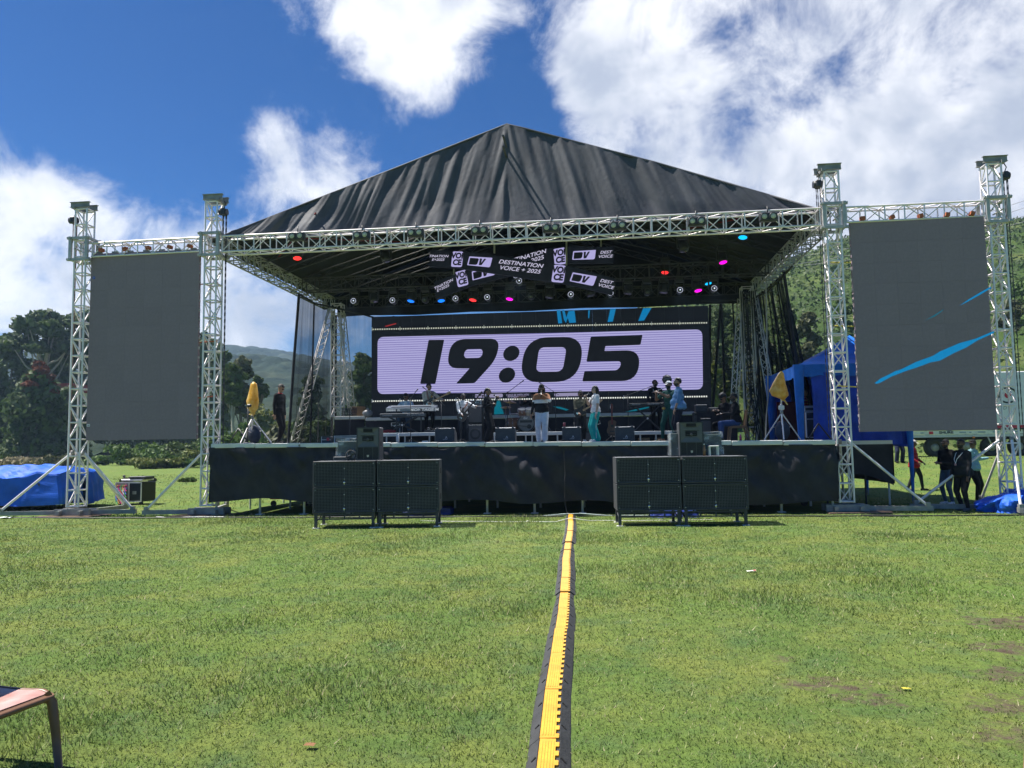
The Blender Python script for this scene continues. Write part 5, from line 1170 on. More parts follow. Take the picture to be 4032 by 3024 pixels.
# ------------------------------------------------------------------ blue tarpaulins
def blue_mat(name, c, bump=.5):
    return mat(name, c, .6, var=.25, vscale=2.2, bump=bump, bscale=7, spec=.3)
BLU = blue_mat('blue_tarp', (.018, .12, .62)); BLU2 = blue_mat('blue_canopy', (.018, .17, .66), .2); BLU3 = blue_mat('blue_wall_sheet', (.02, .07, .52), .5)
def drape(name, label, org, rz, w, d, h, seed, ridge=0., rough=.12, hemz=.0, m=BLU, heap=False):
    t = thing(name, label, 'tarpaulin', org, rz); RG = lambda x, y, q: 1-abs(2*fb1(x, y, 2, q)-1)*1.6
    def fn(u, v):           # u round the box, v from the top centre outwards and down
        a = 2*math.pi*u; c, s = math.cos(a), math.sin(a); k = 1/max(abs(c), abs(s)); k = k*.9+.1*1.12 if not heap else 1.
        if v < .5: r = v/.5; x, y, z = c*k*w/2*r, s*k*d/2*r, h*(1-.05*r*r)+ridge*(1-abs(y_ if False else s*k*r))
        else: r = (v-.5)/.5; x, y = c*k*w/2*(1+.05*r), s*k*d/2*(1+.06*r); z = h*.95*(1-r)+hemz*r
        n_ = (fb1(u*14+seed, v*2.0, 3, seed)-.5)*rough*2*(0.3+v); x += c*n_; y += s*n_; z += (fb1(x*1.8+seed, y*1.8, 3, seed+1)-.5)*rough*(1.2 if v < .6 else .3)
        x += c*rough*.5*(RG(u*22+seed, v*1.4+u*5, seed+5)-.5)*(v > .5); y += s*rough*.5*(RG(u*22+seed, v*1.4+u*5, seed+5)-.5)*(v > .5); z += rough*.7*(RG(x*1.6+seed, y*1.6+x*.7, seed+7)-.5)*(.2 if v > .8 else 1)
        if heap: z *= .45+.55*min(1, max(0, (x+w/2)/(w*.55)))
        if v > .97: z = max(.012, hemz+.25*(fb1(u*9, 3, 2, seed)-.5)*(hemz > .05)); 
        return V((x, y, z))
    MB().grid(fn, 150, 36, sm=False).build('sheet', m, t); return t
q0 = G(0, 2000); q1 = G(295, 1995)
T1 = drape('tarpaulin_cover', 'blue tarpaulin over stacked gear at the left edge', (-18.9, 22.4, 0), R(4), 5.6, 2.3, 1.15, 3, ridge=.15, rough=.16, hemz=.1)
cart = thing('gear_cart', 'low wheeled cart showing under the blue tarpaulin at the left', 'cart', (-16.6, 22.0, 0))
for x in (-.5, .1, .5): MB().lathe((x, -.2, .09), [(.09, -.03), (.09, .03)], 14, 'Y').build('wheel', RUBBER, cart)
MB().box((0, 0, .22), (1.3, .8, .06)).build('bed', BLKM, cart)
p = G(4010, 2020); drape('tarpaulin_heap', 'crumpled blue tarpaulin heap at the foot of the far right tower', (p.x+.45, p.y+.15, 0), R(-8), 2.3, .9, .55, 9, ridge=.12, rough=.3, heap=True)
p = G(60, 2012); t = thing('black_beam', 'long black beam lying before the blue tarpaulin at the left edge', 'beam', (p.x-1.2, p.y, .12)); MB().bbox((.3, 0, .08), (3.8, .12, .15), .01).build('beam', BLKM, t); MB().box((1.95, 0, .35), (.07, .07, .7)).build('post', BLKM, t)
for k, (x, y, c) in enumerate(((40, 2030, (.03, .12, .55)), (115, 2022, (.6, .65, .7)), (20, 2040, (.65, .68, .7)))):
    litter('plastic_scrap', ('blue plastic scrap below the black beam', 'white plastic scrap below the black beam, right one', 'white plastic scrap below the black beam at the left edge')[k], 'litter', x, y, .22, mat(f'scrap{k}', c, .5))

# ------------------------------------------------------------------ rack with coloured cables
p = G(505, 1990); t = thing('cable_rack', 'open flight case with rows of coloured cables on the grass', 'case', (p.x, p.y+.4, 0), R(-6))
MB().bbox((0, 0, .42), (.95, .7, .62), .015).build('case', BLK, t)
for x in (-.47, .02, .47): MB().box((x, -.355, .42), (.03, .02, .62)).build('edge_strip', ALU, t)
for z in (.12, .72): MB().box((0, -.356, z), (.95, .018, .03)).build('edge_strip', ALU, t)
MB().box((-.22, -.352, .42), (.44, .008, .56)).build('patch_panel', mat('panel_grey', (.3, .3, .3), .5), t)
CC = [(.6, .35, .1), (.6, .6, .62), (.55, .05, .2), (.1, .2, .6), (.1, .4, .15), (.5, .1, .08)]
for i in range(5):
    for j in range(5):
        c = CC[(i*2+j) % 6]; m = mat(f'plug{(i*2+j) % 6}', c, .5, var=0); x = -.38+.08*i; z = .62-.1*j
        MB().tube((x, -.36, z), (x, -.43, z), .028, 8).path([(x, -.43, z), (x+.03, -.5, z-.05), (x+.06, -.46, z-.16)], .016, 5).build('cable_plug', m, t)
MB().bbox((.05, 0, .80), (.8, .55, .05), .01).build('tray', ALU, t); MB().bbox((.25, -.05, .87), (.6, .45, .09), .01).build('device', DKG, t); MB().tube((-.38, -.1, .72), (-.38, -.1, .88), .03).ball((-.38, -.1, .92), .045, 8).build('lamp_stub', DKG, t)
for x in (-.4, .4): MB().lathe((x, -.25, .06), [(.06, -.02), (.06, .02)], 12, 'Y').build('castor', RUBBER, t)
MB().box((.22, -.354, .4), (.14, .006, .1)).build('latch_plate', STEEL, t)

# ------------------------------------------------------------------ lamp stands with yellow bags
YB = bpy.data.materials.new('yellow_bag'); YB.use_nodes = True; _t = YB.node_tree; _b = _t.nodes['Principled BSDF']; _b.inputs['Roughness'].default_value = .35
_n = _t.nodes.new('ShaderNodeTexNoise'); _n.inputs['Scale'].default_value = 6; _n.inputs['Detail'].default_value = 5; _tx = _t.nodes.new('ShaderNodeTexCoord'); _t.links.new(_tx.outputs['Object'], _n.inputs['Vector']); _c = _t.nodes.new('ShaderNodeValToRGB'); _t.links.new(_n.outputs['Fac'], _c.inputs[0]); _c.color_ramp.elements[0].position = .35; _c.color_ramp.elements[0].color = (.72, .40, .03, 1); _c.color_ramp.elements[1].position = .65; _c.color_ramp.elements[1].color = (.9, .72, .25, 1); _t.links.new(_c.outputs[0], _b.inputs['Base Color'])
_tl = _t.nodes.new('ShaderNodeBsdfTranslucent'); _t.links.new(_c.outputs[0], _tl.inputs[0]); _ms = _t.nodes.new('ShaderNodeMixShader'); _ms.inputs[0].default_value = .4; _t.links.new(_b.outputs[0], _ms.inputs[1]); _t.links.new(_tl.outputs[0], _ms.inputs[2]); _t.links.new(_ms.outputs[0], _t.nodes['Material Output'].inputs['Surface'])
def bag_stand(label, base, prof, tail, seed, hp):
    t = thing('lamp_stand', label, 'stand', base)
    MB().tube((0, 0, .25), (0, 0, hp), .024, 10).tube((0, 0, hp), (0, 0, hp+.25), .017).build('pole', ALU, t)
    for k in range(3): a = 2*math.pi*k/3+.35; bar('leg', (0, 0, .72), (.52*math.cos(a), .52*math.sin(a), .02), .017, ALU, t); bar('leg_stay', (0, 0, .3), (.27*math.cos(a), .27*math.sin(a), .36), .009, ALU, t, 6)
    MB().tube((0, 0, .68), (0, 0, .78), .04, 10).build('collar', STEEL, t)
    def fn(u, v):
        k = v*(len(prof)-1); i = min(int(k), len(prof)-2); f = k-i; z = prof[i][1]*(1-f)+prof[i+1][1]*f; r = prof[i][0]*(1-f)+prof[i+1][0]*f; cx_ = prof[i][2]*(1-f)+prof[i+1][2]*f
        a = 2*math.pi*u; r *= 1+.22*(fb1(math.cos(a)*2+seed, math.sin(a)*2+v*3, 3, seed)-.5)*2
        return V((cx_+r*math.cos(a), r*.8*math.sin(a), z))
    b = MB().grid(fn, 24, 24).build('bag', YB, t)
    MB().path([(tail[0][0], 0, tail[0][1]), (tail[1][0], -.02, tail[1][1])], [.03, .015], 6).build('bag_tail', YB, t)
    MB().bbox((0, 0, hp-.1), (.14, .08, .12), .02).build('lamp_bracket', WHITEP if seed > 5 else BLKM, t)
    MB().ball((.02, .1, .26), (.2, .16, .27), 10).build('sand_bag', mat('navy_sandbag', (.03, .04, .07), .85, var=.3, vscale=8), t)
    return t
b = D(992, 20.7); bag_stand('lamp stand under a narrow yellow plastic bag at the left of the stage', b, [(.02, 1.74, .03), (.09, 1.68, .03), (.13, 1.45, .02), (.165, 1.2, 0), (.14, .98, .01), (.06, .88, .02), (.09, .82, .0)], ((0, .88), (.04, .76)), 3, 1.1)
b = D(3082, 20.6); bag_stand('lamp stand under a pear shaped yellow plastic bag at the right of the stage', b, [(.02, 1.80, .03), (.07, 1.74, .03), (.17, 1.48, -.03), (.23, 1.28, -.06), (.2, 1.16, -.03), (.06, 1.08, .04), (.03, 1.02, .05)], ((.06, 1.08), (.15, .92)), 8, .95)
t = thing('slim_stand', 'slim black stand beside the narrow yellow bag', 'stand', D(975, 20.4)); MB().tube((0, 0, .02), (0, 0, 1.05), .016).build('pole', BLK, t); MB().lathe((0, 0, 0), [(.16, 0), (.15, .02), (.03, .04)], 16).build('base', BLK, t); MB().bbox((.03, 0, 1.05), (.12, .08, .08), .02).build('head', BLK, t)
for lb, x, Y, s in (('black bent bar by the left lamp stand', 938, 20.9, 1), ('black bent bar by the blue tent sheet', 3225, 20.9, 1)):
    t = thing('bent_bar', lb, 'bar', D(x, Y)); MB().tube((-.28, 0, .01), (0, 0, .44), .02).tube((0, 0, .44), (.3, 0, .02), .02).build('bar', BLKM, t)

# ------------------------------------------------------------------ blue tent, side platform, boards
EZt = at(3145, 1436, 22.2).z; XFL, XFR = colX(3145, 22.2, 3.5), colX(3570, 22.2, 3.5)
tent = thing('blue_tent', 'blue pitched tent behind the right screen', 'tent', ((XFL+XFR)/2, 24.0, 0)); tx0, tx1, ty0, ty1 = (XFL-XFR)/2, (XFR-XFL)/2, -1.8, 1.8; zap = at(3345, 1320, 24.0).z
apx = V((colX(3345, 24.0, zap)-(XFL+XFR)/2, 0, zap)); cs = [V((tx0, ty0, EZt)), V((tx1, ty0, EZt)), V((tx1, ty1, EZt)), V((tx0, ty1, EZt))]
for i in range(4):
    a, b = cs[i], cs[(i+1) % 4]
    MB().grid(lambda u, v: (a.lerp(b, u)).lerp(apx, v)+V((0, 0, -.12*math.sin(v*math.pi)*(.6+.4*math.sin(u*3.14)))), 12, 10).build('roof_panel', BLU2, tent)
    n_ = 44
    MB().grid(lambda u, v: a.lerp(b, u)+V((0, 0, -(.30+.05*abs(math.sin(u*math.pi*5)))*v))+(b-a).cross(V((0, 0, 1))).normalized()*.03*math.sin(u*40)*v, n_, 3).build('valance', BLU2, tent)
for c in cs:
    bar('post', (c.x, c.y, 0), (c.x, c.y, EZt), .03, STEEL, tent)
    MB().grid(lambda u, v: V((c.x+.12*math.cos(6.28*u)*(1.25-v), c.y+.1*math.sin(6.28*u)*(1.25-v), EZt*(1-v*.98))), 14, 14).build('post_sleeve', BLU2, tent)
for (a, b, nm) in ((V((tx0+.35, ty0+.05, 0)), V((tx1, ty0+.05, 0)), 'front'), (V((tx1, ty0, 0)), V((tx1, ty1, 0)), 'right'), (V((tx0, ty1, 0)), V((tx1, ty1, 0)), 'rear')):
    MB().grid(lambda u, v: a.lerp(b, u)+V((.0, .0, 1.62+(EZt-1.85)*(1-v)))+(b-a).cross(V((0, 0, 1))).normalized()*((fb1(u*9, v*2.5, 3, 12)-.5)*.28), 50, 22).build('wall_sheet', BLU3, tent)
MB().box(((tx0+tx1)/2-.4, ty1-.4, 2.2), (1.9, .05, 1.6)).build('inner_cloth', mat('maroon_cloth', (.10, .01, .015), .9), tent)
f0, f1 = G(3597, 1976), at(3590, 1760, 21.3)
aw = thing('tent_awning', 'blue sheet hanging low under the right screen on a thin pole', 'tarpaulin', (f0.x, f0.y, 0)); zb_ = at(3580, 1762, f0.y).z; zt_ = zb_+.62
MB().grid(lambda u, v: V((-1.75*(1-u)+.02, -.02+.9*(1-u)*.5+(fb1(u*6, v*2, 3, 6)-.5)*.12, zt_+(zb_+.07*math.sin(u*3)-zt_)*v)), 30, 10).build('sheet', BLU3, aw)
MB().grid(lambda u, v: V((-1.75*(1-u)+.02, .9*(1-u)*.5+2.2*v, zt_+.5*v)), 20, 8).build('roof_sheet', BLU3, aw); bar('pole', (0, 0, 0), (0, 0, zt_), .022, ALD, aw)
sp = thing('side_platform', 'black cloth covered platform right of the stage on thin legs', 'platform', (6.8, 23.4, 0)); zp = zdeck(6.2)-.02
MB().box((0, 0, zp-.05), (1.9, 3.6, .09)).build('deck_panel', DECKM, sp); MB().box((0, -1.83, zp-.05), (1.92, .05, .1)).build('edge_rail', WHITEP, sp)
MB().grid(lambda u, v: V((-.95+1.9*u, -1.86+.04*math.sin(u*14)*v, zp-.1-(.85+.25*u-.2*math.sin(u*3.1))*v)), 40, 8).build('front_cloth', BLKC, sp)
MB().grid(lambda u, v: V((.97+.03*math.sin(u*20)*v, -1.85+3.6*u, zp-.1-1.05*v)), 40, 6).build('end_cloth', BLKC, sp)
for x in (-.7, -.1, .3, .9):
    for y in (-1.6, 1.6): bar('leg', (x, y, 0), (x, y, zp-.1), .026, WHITEP if x > .5 else BLKM, sp)
for i, (x, y, a) in enumerate(((3612, 1902, -7), (3660, 1906, -16))):
    p = G(x, y); t = thing('grey_board', ('large grey board lying on the grass beside the red jacket', 'lower grey board sticking out to the right from under the other board')[i], 'board', (p.x, p.y, .10-.06*i), R(a)); MB().bbox((0, 0, .02), (1.7, 1.9, .04), .004).build('board', mat('grey_board', (.24, .25, .28), .6, var=.15), t)

# flight cases
def flight_case(label, loc, w, d, h, rz=0., castors=True):
    t = thing('flight_case', label, 'case', loc, rz, 'black flight cases'); z0 = .1 if castors else 0
    MB().bbox((0, 0, z0+h/2), (w-.02, d-.02, h-.02), .01).build('body', BLK, t)
    for x in (-w/2+.012, w/2-.012):
        for y in (-d/2+.012, d/2-.012): MB().box((x, y, z0+h/2), (.03, .03, h)).build('corner_strip', ALU, t)
    for z in (z0+.012, z0+h-.012, z0+h*.72): MB().box((0, -d/2, z), (w, .022, .024)).build('edge_strip', ALD, t)
    MB().box((0, -d/2-.004, z0+h*.45), (.12, .012, .1)).build('latch', STEEL, t)
    if castors:
        for x in (-w/2+.1, w/2-.1):
            for y in (-d/2+.1, d/2-.1): MB().lathe((x, y, .05), [(.05, -.02), (.05, .02)], 10, 'Y').build('castor', RUBBER, t)
    return t
flight_case('black flight case with metal edges behind the pear shaped yellow bag', (6.25, 23.0, zp), .8, .6, .74); flight_case('wide shallow flight case lid on top of the case behind the yellow bag', (6.3, 23.0, zp+.85), .95, .6, .16, 0, False)
p = D(1380, 23.4); flight_case('small flight case with a C sign left of the keyboard legs', D(1563, 25.2, .33), .3, .35, .36, 0, False)
sg = put_text('mark', 'C', WHITEP, col.objects['flight_case.002'] if 'flight_case.002' in col.objects else None, (0, -.19, .2), .18, bold=.01)
flight_case('low open flight case at the stage edge behind the left stack', D(1380, 20.4), .75, .5, .2, 0, False)
p = D(1283, 20.0); t = thing('guard_box', 'small box with a red mask like sticker at the stage edge', 'box', p); MB().bbox((0, .1, .09), (.26, .2, .18), .008).build('box', DKG, t); MB().box((0, -.003, .09), (.25, .006, .012)).box((-.12, -.003, .09), (.012, .0062, .17)).build('white_trim', WHITEP, t); MB().lathe((.06, -.006, .1), [(.045, 0), (.04, .004)], 14, 'Y').build('red_sticker', mat('red_sticker', (.5, .04, .05), .5), t)
# under the stage
for i, (x, y, w) in enumerate(((1085, 1985, 1.2), (3105, 1995, 1.5))):
    p = G(x, 2005); t = thing('hand_trolley', ('red framed trolley under the left of the stage', 'red framed trolley under the right of the stage')[i], 'trolley', (p.x, p.y+1.0, 0)); RD = mat('red_paint', (.35, .03, .03), .5)
    MB().box((0, 0, .24), (w, .04, .04)).box((0, .5, .24), (w, .04, .04)).box((-w/2, .25, .242), (.04, .5, .038)).box((w/2, .25, .242), (.04, .5, .038)).build('frame', RD, t); MB().bbox((0, .25, .38), (w*.9, .45, .24), .02).build('load', BLK, t)
    for x_ in (-w/2+.1, w/2-.1): MB().lathe((x_, .0, .09), [(.09, -.02), (.09, .02)], 12, 'Y').build('wheel', RUBBER, t)
flight_case('flight case on castors under the left of the stage', G(1205, 2005)+V((.1, 1.0, 0)), .7, .5, .42)
for i, (x, y, w) in enumerate(((2640, 2052, 1.0), (1630, 2040, 1.2))):
    p = G(x, y); p.y += .9; p.x += .15; drape('folded_tarpaulin', ('dark blue folded tarpaulin under the right bass stack', 'dark blue folded tarpaulin under the left bass stack')[i], p, .1, w, .5, .2, 20+i, rough=.08, m=mat('navy_tarp', (.01, .03, .2), .5, var=.3))
# cables over the grass
CAB = mat('cable_black', (.02, .02, .022), .6, var=.1)
def cable(label, pts, r, m):
    pts = [V((q[0], q[1], q[2] if len(q) > 2 else float(ground_z(q[0], q[1]))+r)) for q in pts]; out = []
    for i in range(len(pts)-1):
        for k in range(8): f = k/8; q = pts[i].lerp(pts[i+1], f); q.x += .03*math.sin(q.y*9+i); q.y += .035*math.sin(q.x*4.1+i*2); out.append(q)
    return tag(MB().path(out+[pts[-1]], r, 5).build('cable', m), label, 'cable')
cable('black cable along the grass before the left half of the stage', [(-17, 19.1), (-13, 18.9), (-9, 18.85), (-5, 18.8), (-.9, 18.9)], .018, CAB)
cable('black cable along the grass before the right half of the stage', [(-.6, 18.95), (3, 18.7), (6.5, 18.6), (9, 18.6), (12, 18.7)], .018, CAB)
cable('second black cable curling by the far right tower', [(6, 18.9), (7.4, 18.55), (8.6, 18.75), (10.6, 18.5)], .015, CAB)
cable('thin white cord crossing the grass over the ramp', [(-4.2, 17.9), (-2.2, 17.75), (-1.0, 17.7), (-.66, 17.7, .08), (-.2, 17.7), (1.2, 17.75), (2.5, 17.9)], .008, WHITEP)
cable('pale green cable at the stage end of the ramp', [(-1.5, 19.0), (-.9, 19.08, .05), (-.5, 19.05, .06), (.3, 18.9), (1.6, 19.0)], .012, mat('pale_cable', (.4, .5, .45), .6))
cable('black cable hanging from the stage down to the ramp', [(-.86, 19.3, 1.6), (-.84, 19.25, .9), (-.85, 19.2, .3), (-.8, 19.15, .06)], .012, CAB)
# planks packed under the tower feet
for i, (X, Y, lb) in enumerate(((TLO.x, TLO.y, 'weathered boards under the far left tower foot'), (TLI.x, TLI.y, 'weathered boards under the inner left tower foot'), (TRI.x+.3, TRI.y, 'weathered boards under the inner right tower foot'))):
    t = thing('footing_boards', lb, 'boards', (X, Y-.1, 0), .05*i); PLK = mat('old_board', (.20, .13, .09), .9, var=.35, vscale=8)
    for k in range(3): MB().box((.1*k-.1, -.25+.25*k, .018+.0*k), (1.5, .2, .03)).build('board', PLK, t)
cable('white cord curling by the inner left tower', [(-11.6, 19.2), (-11.0, 19.0), (-10.4, 19.15), (-9.6, 18.95)], .012, WHITEP)

# ------------------------------------------------------------------ truck
TY = 41.0; k = at(3520, 1715, TY); gzt = .82; z1_ = at(3700, 1718, TY).z; ztp = at(4000, 1462, TY).z
X0 = colX(3525, TY, 3); tk = thing('box_truck', 'white box trailer with a ring logo behind the right screen', 'truck', (X0+6.5, TY+1.2, gzt)); WB = mat('truck_white', (.78, .78, .80), .35, var=.04, vscale=1)
zf = at(3900, 1690, TY).z-gzt; zt2 = ztp-gzt; lx = 13.
MB().bbox((0, 0, (zf+zt2)/2), (lx, 2.4, zt2-zf), .03).build('box_body', WB, tk)
SIL = mat('truck_alloy', (.5, .5, .52), .35, .6, var=.08); zr = at(3700, 1717, TY).z-gzt; zs = at(3700, 1704, TY).z-gzt
MB().box((0, -1.21, zr), (lx, .06, .13)).build('side_rail', SIL, tk); strip = MB().box((0, -1.215, zs), (lx, .03, .17)).build('logo_strip', WHITEP, tk)
REDP = mat('truck_red', (.55, .02, .05), .4, var=.05); zq = at(3960, 1680, TY).z-gzt; MB().box((0, -1.203, zq), (lx, .012, .14)).build('red_stripe', REDP, tk); MB().box((0, -1.203, zq-.11), (lx, .01, .07)).build('black_stripe', BLK, tk)
def tk_local(x, y): q = at(x, y, TY-.02); return (q.x-tk.location.x, -1.215, q.z-gzt)
cx_, _, cz_ = tk_local(3968, 1556); ring = []; nn = 36
rr = [(cx_+.46*math.cos(2*math.pi*i/nn), cz_+.41*math.sin(2*math.pi*i/nn)) for i in range(nn)]; r2 = [(cx_+.38*math.cos(2*math.pi*i/nn), cz_+.33*math.sin(2*math.pi*i/nn)) for i in range(nn)]
link('logo_ring', poly_mesh([rr, r2], BLK), tk, (0, -1.212, 0)); link('logo_dot', poly_mesh([[(cx_+.15*math.cos(2*math.pi*i/nn), cz_+.15*math.sin(2*math.pi*i/nn)) for i in range(nn)]], REDP), tk, (0, -1.212, 0))
q = tk_local(3943, 1607); put_text('lettering', 'D LTD', mat('truck_ink', (.25, .25, .28), .5, var=0), tk, (q[0]-.1, -1.212, q[2]), .24, shear=.3, align='CENTER')
q = tk_local(3725, 1702); put_text('lettering', 'SHURE', BLK, tk, (q[0], -1.24, zs), .17, bold=.006, wide=1.35); MB().box((q[0]-.72, -1.236, zs), (.2, .012, .14)).build('logo_block', REDP, tk)
for i, x in enumerate((3630, 3790, 3820, 3865, 3920, 3960, 4000)): q = tk_local(x, 1703); MB().box((q[0], -1.236, zs), ((.14, .3, .1, .35, .28, .12, .3)[i], .01, .05)).build('small_logo', mat('logo_grey_blue', (.25, .32, .4), .5, var=.3), tk)
MB().box((0, 0, zf*.72), (lx-.4, 1.0, .25)).build('chassis', BLKM, tk)
for x in (-4.6, -1.9, -.6, .7, 4.5):
    w_ = MB().lathe((x, -.95, .5), [(.22, -.16), (.48, -.16), (.5, -.12), (.5, .12), (.48, .16), (.24, .15), (.2, .05)], 24, 'Y').build('wheel', RUBBER, tk); MB().lathe((x, -.97, .5), [(.24, 0), (.2, .06), (.08, .1)], 16, 'Y').build('rim', STEEL, w_)
q = tk_local(3833, 1722); MB().box((q[0], -1.25, q[2]), (.1, .05, .09)).build('side_lamp', mat('amber_lamp', (.7, .2, .03), .3, var=0), tk)
MB().tube((-3.4, -.9, .55), (-2.7, -.9, .55), .22, 14).build('air_tank', STEEL, tk)
for x in (-2.2, 2.0, 2.6): MB().tube((x, -1.1, zf-.1), (x+.35, -1.1, .35), .04).build('stay', SIL, tk)
MB().box((2.6, -1.2, .55), (2.6, .05, .12)).build('side_guard', WHITEP, tk)

# ------------------------------------------------------------------ power lines, house
pl = thing('power_lines', 'thin power lines crossing the sky at the right', 'power line', (40, 120, 30))
for i, (ya, yb) in enumerate(((975, 762), (1003, 790), (1060, 818), (1010, 850))):
    a, b = at(3120, ya+40, 150), at(4150, yb-10, 120); pts = [a.lerp(b, k/12)+V((0, 0, -1.2*math.sin(math.pi*k/12))) for k in range(13)]; MB().path([q-V((40, 120, 30)) for q in pts], .035, 4).build('wire', mat('wire_grey', (.25, .25, .27), .6), pl)
p = at(232, 1530, 112); hs_ = thing('house', 'small red roofed house among the dark trees at the left', 'house', (p.x+1, 112, p.z-3)); MB().box((0, 0, 1), (5, 4, 2.6)).build('wall', WHITEP, hs_)
MB().prism([(-3, 0), (3, 0), (2.6, 1.3), (-2.6, 1.3)], -4.6, (0, -2.3, 2.3)).build('roof', mat('red_roof', (.35, .05, .04), .7), hs_)
# ------------------------------------------------------------------ people
def cloth(name, c, rough=.85, var=.18): return mat('cloth_'+name, c, rough, var=var, vscale=7, bump=.25, bscale=30, spec=.2)
SK = {'tan': mat('skin_tan', (.44, .26, .165), .5, var=.08, subs=.05), 'brown': mat('skin_brown', (.28, .15, .09), .5, var=.1), 'dark': mat('skin_dark', (.14, .075, .048), .5, var=.1), 'light': mat('skin_light', (.55, .36, .26), .5, var=.08)}
HAIR = mat('hair_black', (.010, .009, .009), .55, var=.3, vscale=25, bump=.5, bscale=60); EYE = mat('eye_dark', (.015, .012, .012), .3, var=0); LIP = {k: mat('lip_'+k, tuple(q*.62 for q in m.diffuse_color[:3]), .5, var=0) for k, m in SK.items()}
BLACKC = cloth('black', (.014, .014, .016)); GOLD = mat('gold', (.6, .4, .1), .3, .8, var=.05)
def ik(a, b, l1, l2, hint):
    d = b-a; L_ = d.length
    if L_ > (l1+l2)*.995: b = a+d*((l1+l2)*.995/L_); d = b-a; L_ = d.length
    x = (l1*l1-l2*l2+L_*L_)/(2*L_); h = math.sqrt(max(0, l1*l1-x*x)); n = d.normalized(); q = hint-n*hint.dot(n)
    q = q.normalized() if q.length > 1e-5 else V((0, 1, 0))
    return a+n*x+q*h, b
def person(label, loc, rz, H, top, bottom, skin='brown', shoe=None, hair='short', hat=None, hatm=None, lean=0., head=(0., 0.), LH=None, RH=None, LF=(.06, 0.), RF=(-.06, .0), LE=None, RE=None, sit=None, sleeve='long', girth=1., wide_leg=1., hem=.50, paint=None, grip='', jacket=1.0, seed=0, under=None, beard=False, LK=None, RK=None, turn=0.):
    t = thing('person', label, 'person', loc, rz); P = []      # P: (kind, geometry, material index)
    mats = [SK[skin], top, bottom, shoe or BLACKC, HAIR, EYE, LIP[skin], under or top]
    S, TOP, BOT, SHO, HR, EY, LP, UN = range(8); s = H
    def cap(a, b, ra, rb, m): P.append(('c', (V(a), V(b), ra, rb), m))
    def ell(c, r, m, rot=None): P.append(('e', (V(c), V(r), rot), m))
    pz = .525*s if sit is None else sit; py = 0. if sit is None else .0
    pel = V((0, py, pz)); RL = M.Rotation(lean, 3, 'X'); RT = M.Rotation(turn, 3, 'Z')
    up = lambda x, y, z: pel+RL @ (RT @ V((x*s, y*s, (z-.525)*s)))
    RB = RL @ RT
    g = girth
    ell(pel+V((0, .005*s, .005*s)), (.098*s*g, .072*s*g, .062*s), BOT, RB)
    ell(up(0, 0, .60), (.092*s*g, .066*s*g, .075*s), TOP, RB); ell(up(0, -.012*(g-1)*6, .615), (.094*s*g, .068*s*g*g, .08*s), TOP, RB)
    ell(up(0, .0, .70), (.102*s*g, .070*s*g, .085*s), TOP, RB); ell(up(0, .004, .765), (.108*s*(.5+.5*g), .066*s, .065*s), TOP, RB)
    cap(up(-.088, .004, .808), up(.088, .004, .808), .040*s, .040*s, TOP); cap(up(0, .004, .80), up(0, .0, .845), .052*s, .034*s, TOP)
    if jacket > 1: ell(up(0, 0, hem+.075), (.108*s*g*jacket*.94, .082*s*g*jacket*.92, .085*s), TOP, RB); ell(up(0, 0, hem+.04), (.103*s*g*jacket, .08*s*g*jacket, .045*s), TOP, RB)
    nb = up(0, .004, .84); hc = nb+RL @ V((0, -.012*s, .085*s)); cap(nb-V((0, 0, .02*s)), hc+V((0, .004*s, -.02*s)), .031*s, .030*s, S)
    RH_ = RB @ M.Rotation(head[0], 3, 'Z') @ M.Rotation(head[1], 3, 'X'); hp = lambda x, y, z: hc+RH_ @ V((x*s, y*s, z*s))
    ell(hp(0, .006, .022), (.0455*s, .056*s, .053*s), S, RH_); ell(hp(0, -.012, -.018), (.037*s, .043*s, .045*s), HR if beard else S, RH_); ell(hp(0, -.024, .004), (.036*s, .032*s, .032*s), S, RH_)
    cap(hp(0, -.054, .008), hp(0, -.062, -.010), .007*s, .0095*s, S)
    for q in (-1, 1):
        ell(hp(q*.046, .008, .002), (.008*s, .014*s, .018*s), S, RH_); ell(hp(q*.018, -.0525, .012), (.0085*s, .005*s, .0055*s), EY, RH_); ell(hp(q*.018, -.053, .024), (.013*s, .005*s, .004*s), HR, RH_)
    ell(hp(0, -.052, -.027), (.015*s, .007*s, .0055*s), LP, RH_)
    if beard: ell(hp(0, -.05, -.019), (.018*s, .006*s, .004*s), HR, RH_)
    hands = {}
    for sd, tgt, hint in ((1, LH, LE), (-1, RH, RE)):
        sh = up(sd*.108, .004, .80); tg = V((tgt[0]*s, tgt[1]*s, tgt[2]*s)) if tgt else V((sd*.15*s*(.6+.4*g), -.02*s, pz-.075*s))
        el, hd = ik(sh, tg, .162*s, .150*s, V(hint) if hint else V((sd*.5, .8, -.4)))
        ru = .034*s; ml = TOP; mf = TOP if sleeve == 'long' else S
        cap(sh, el, .037*s, .030*s if sleeve != 'short' else .026*s, TOP if sleeve != 'short' else TOP)
        if sleeve == 'short':
            P.pop(); md = sh.lerp(el, .62); cap(sh, md, .039*s, .036*s, TOP); cap(md, el, .027*s, .025*s, S)
        elif sleeve == 'roll': md = el.lerp(hd, .25); cap(el, md, .031*s, .028*s, TOP)
        cap(el, hd, (.029 if mf == TOP else .025)*s, (.021 if mf == TOP else .0165)*s, mf)
        d = (hd-el).normalized(); sidev = d.cross(V((0, 0, 1)));  sidev = sidev.normalized() if sidev.length > .1 else V((1, 0, 0)); nrm = sidev.cross(d).normalized(); pc = hd+d*.026*s
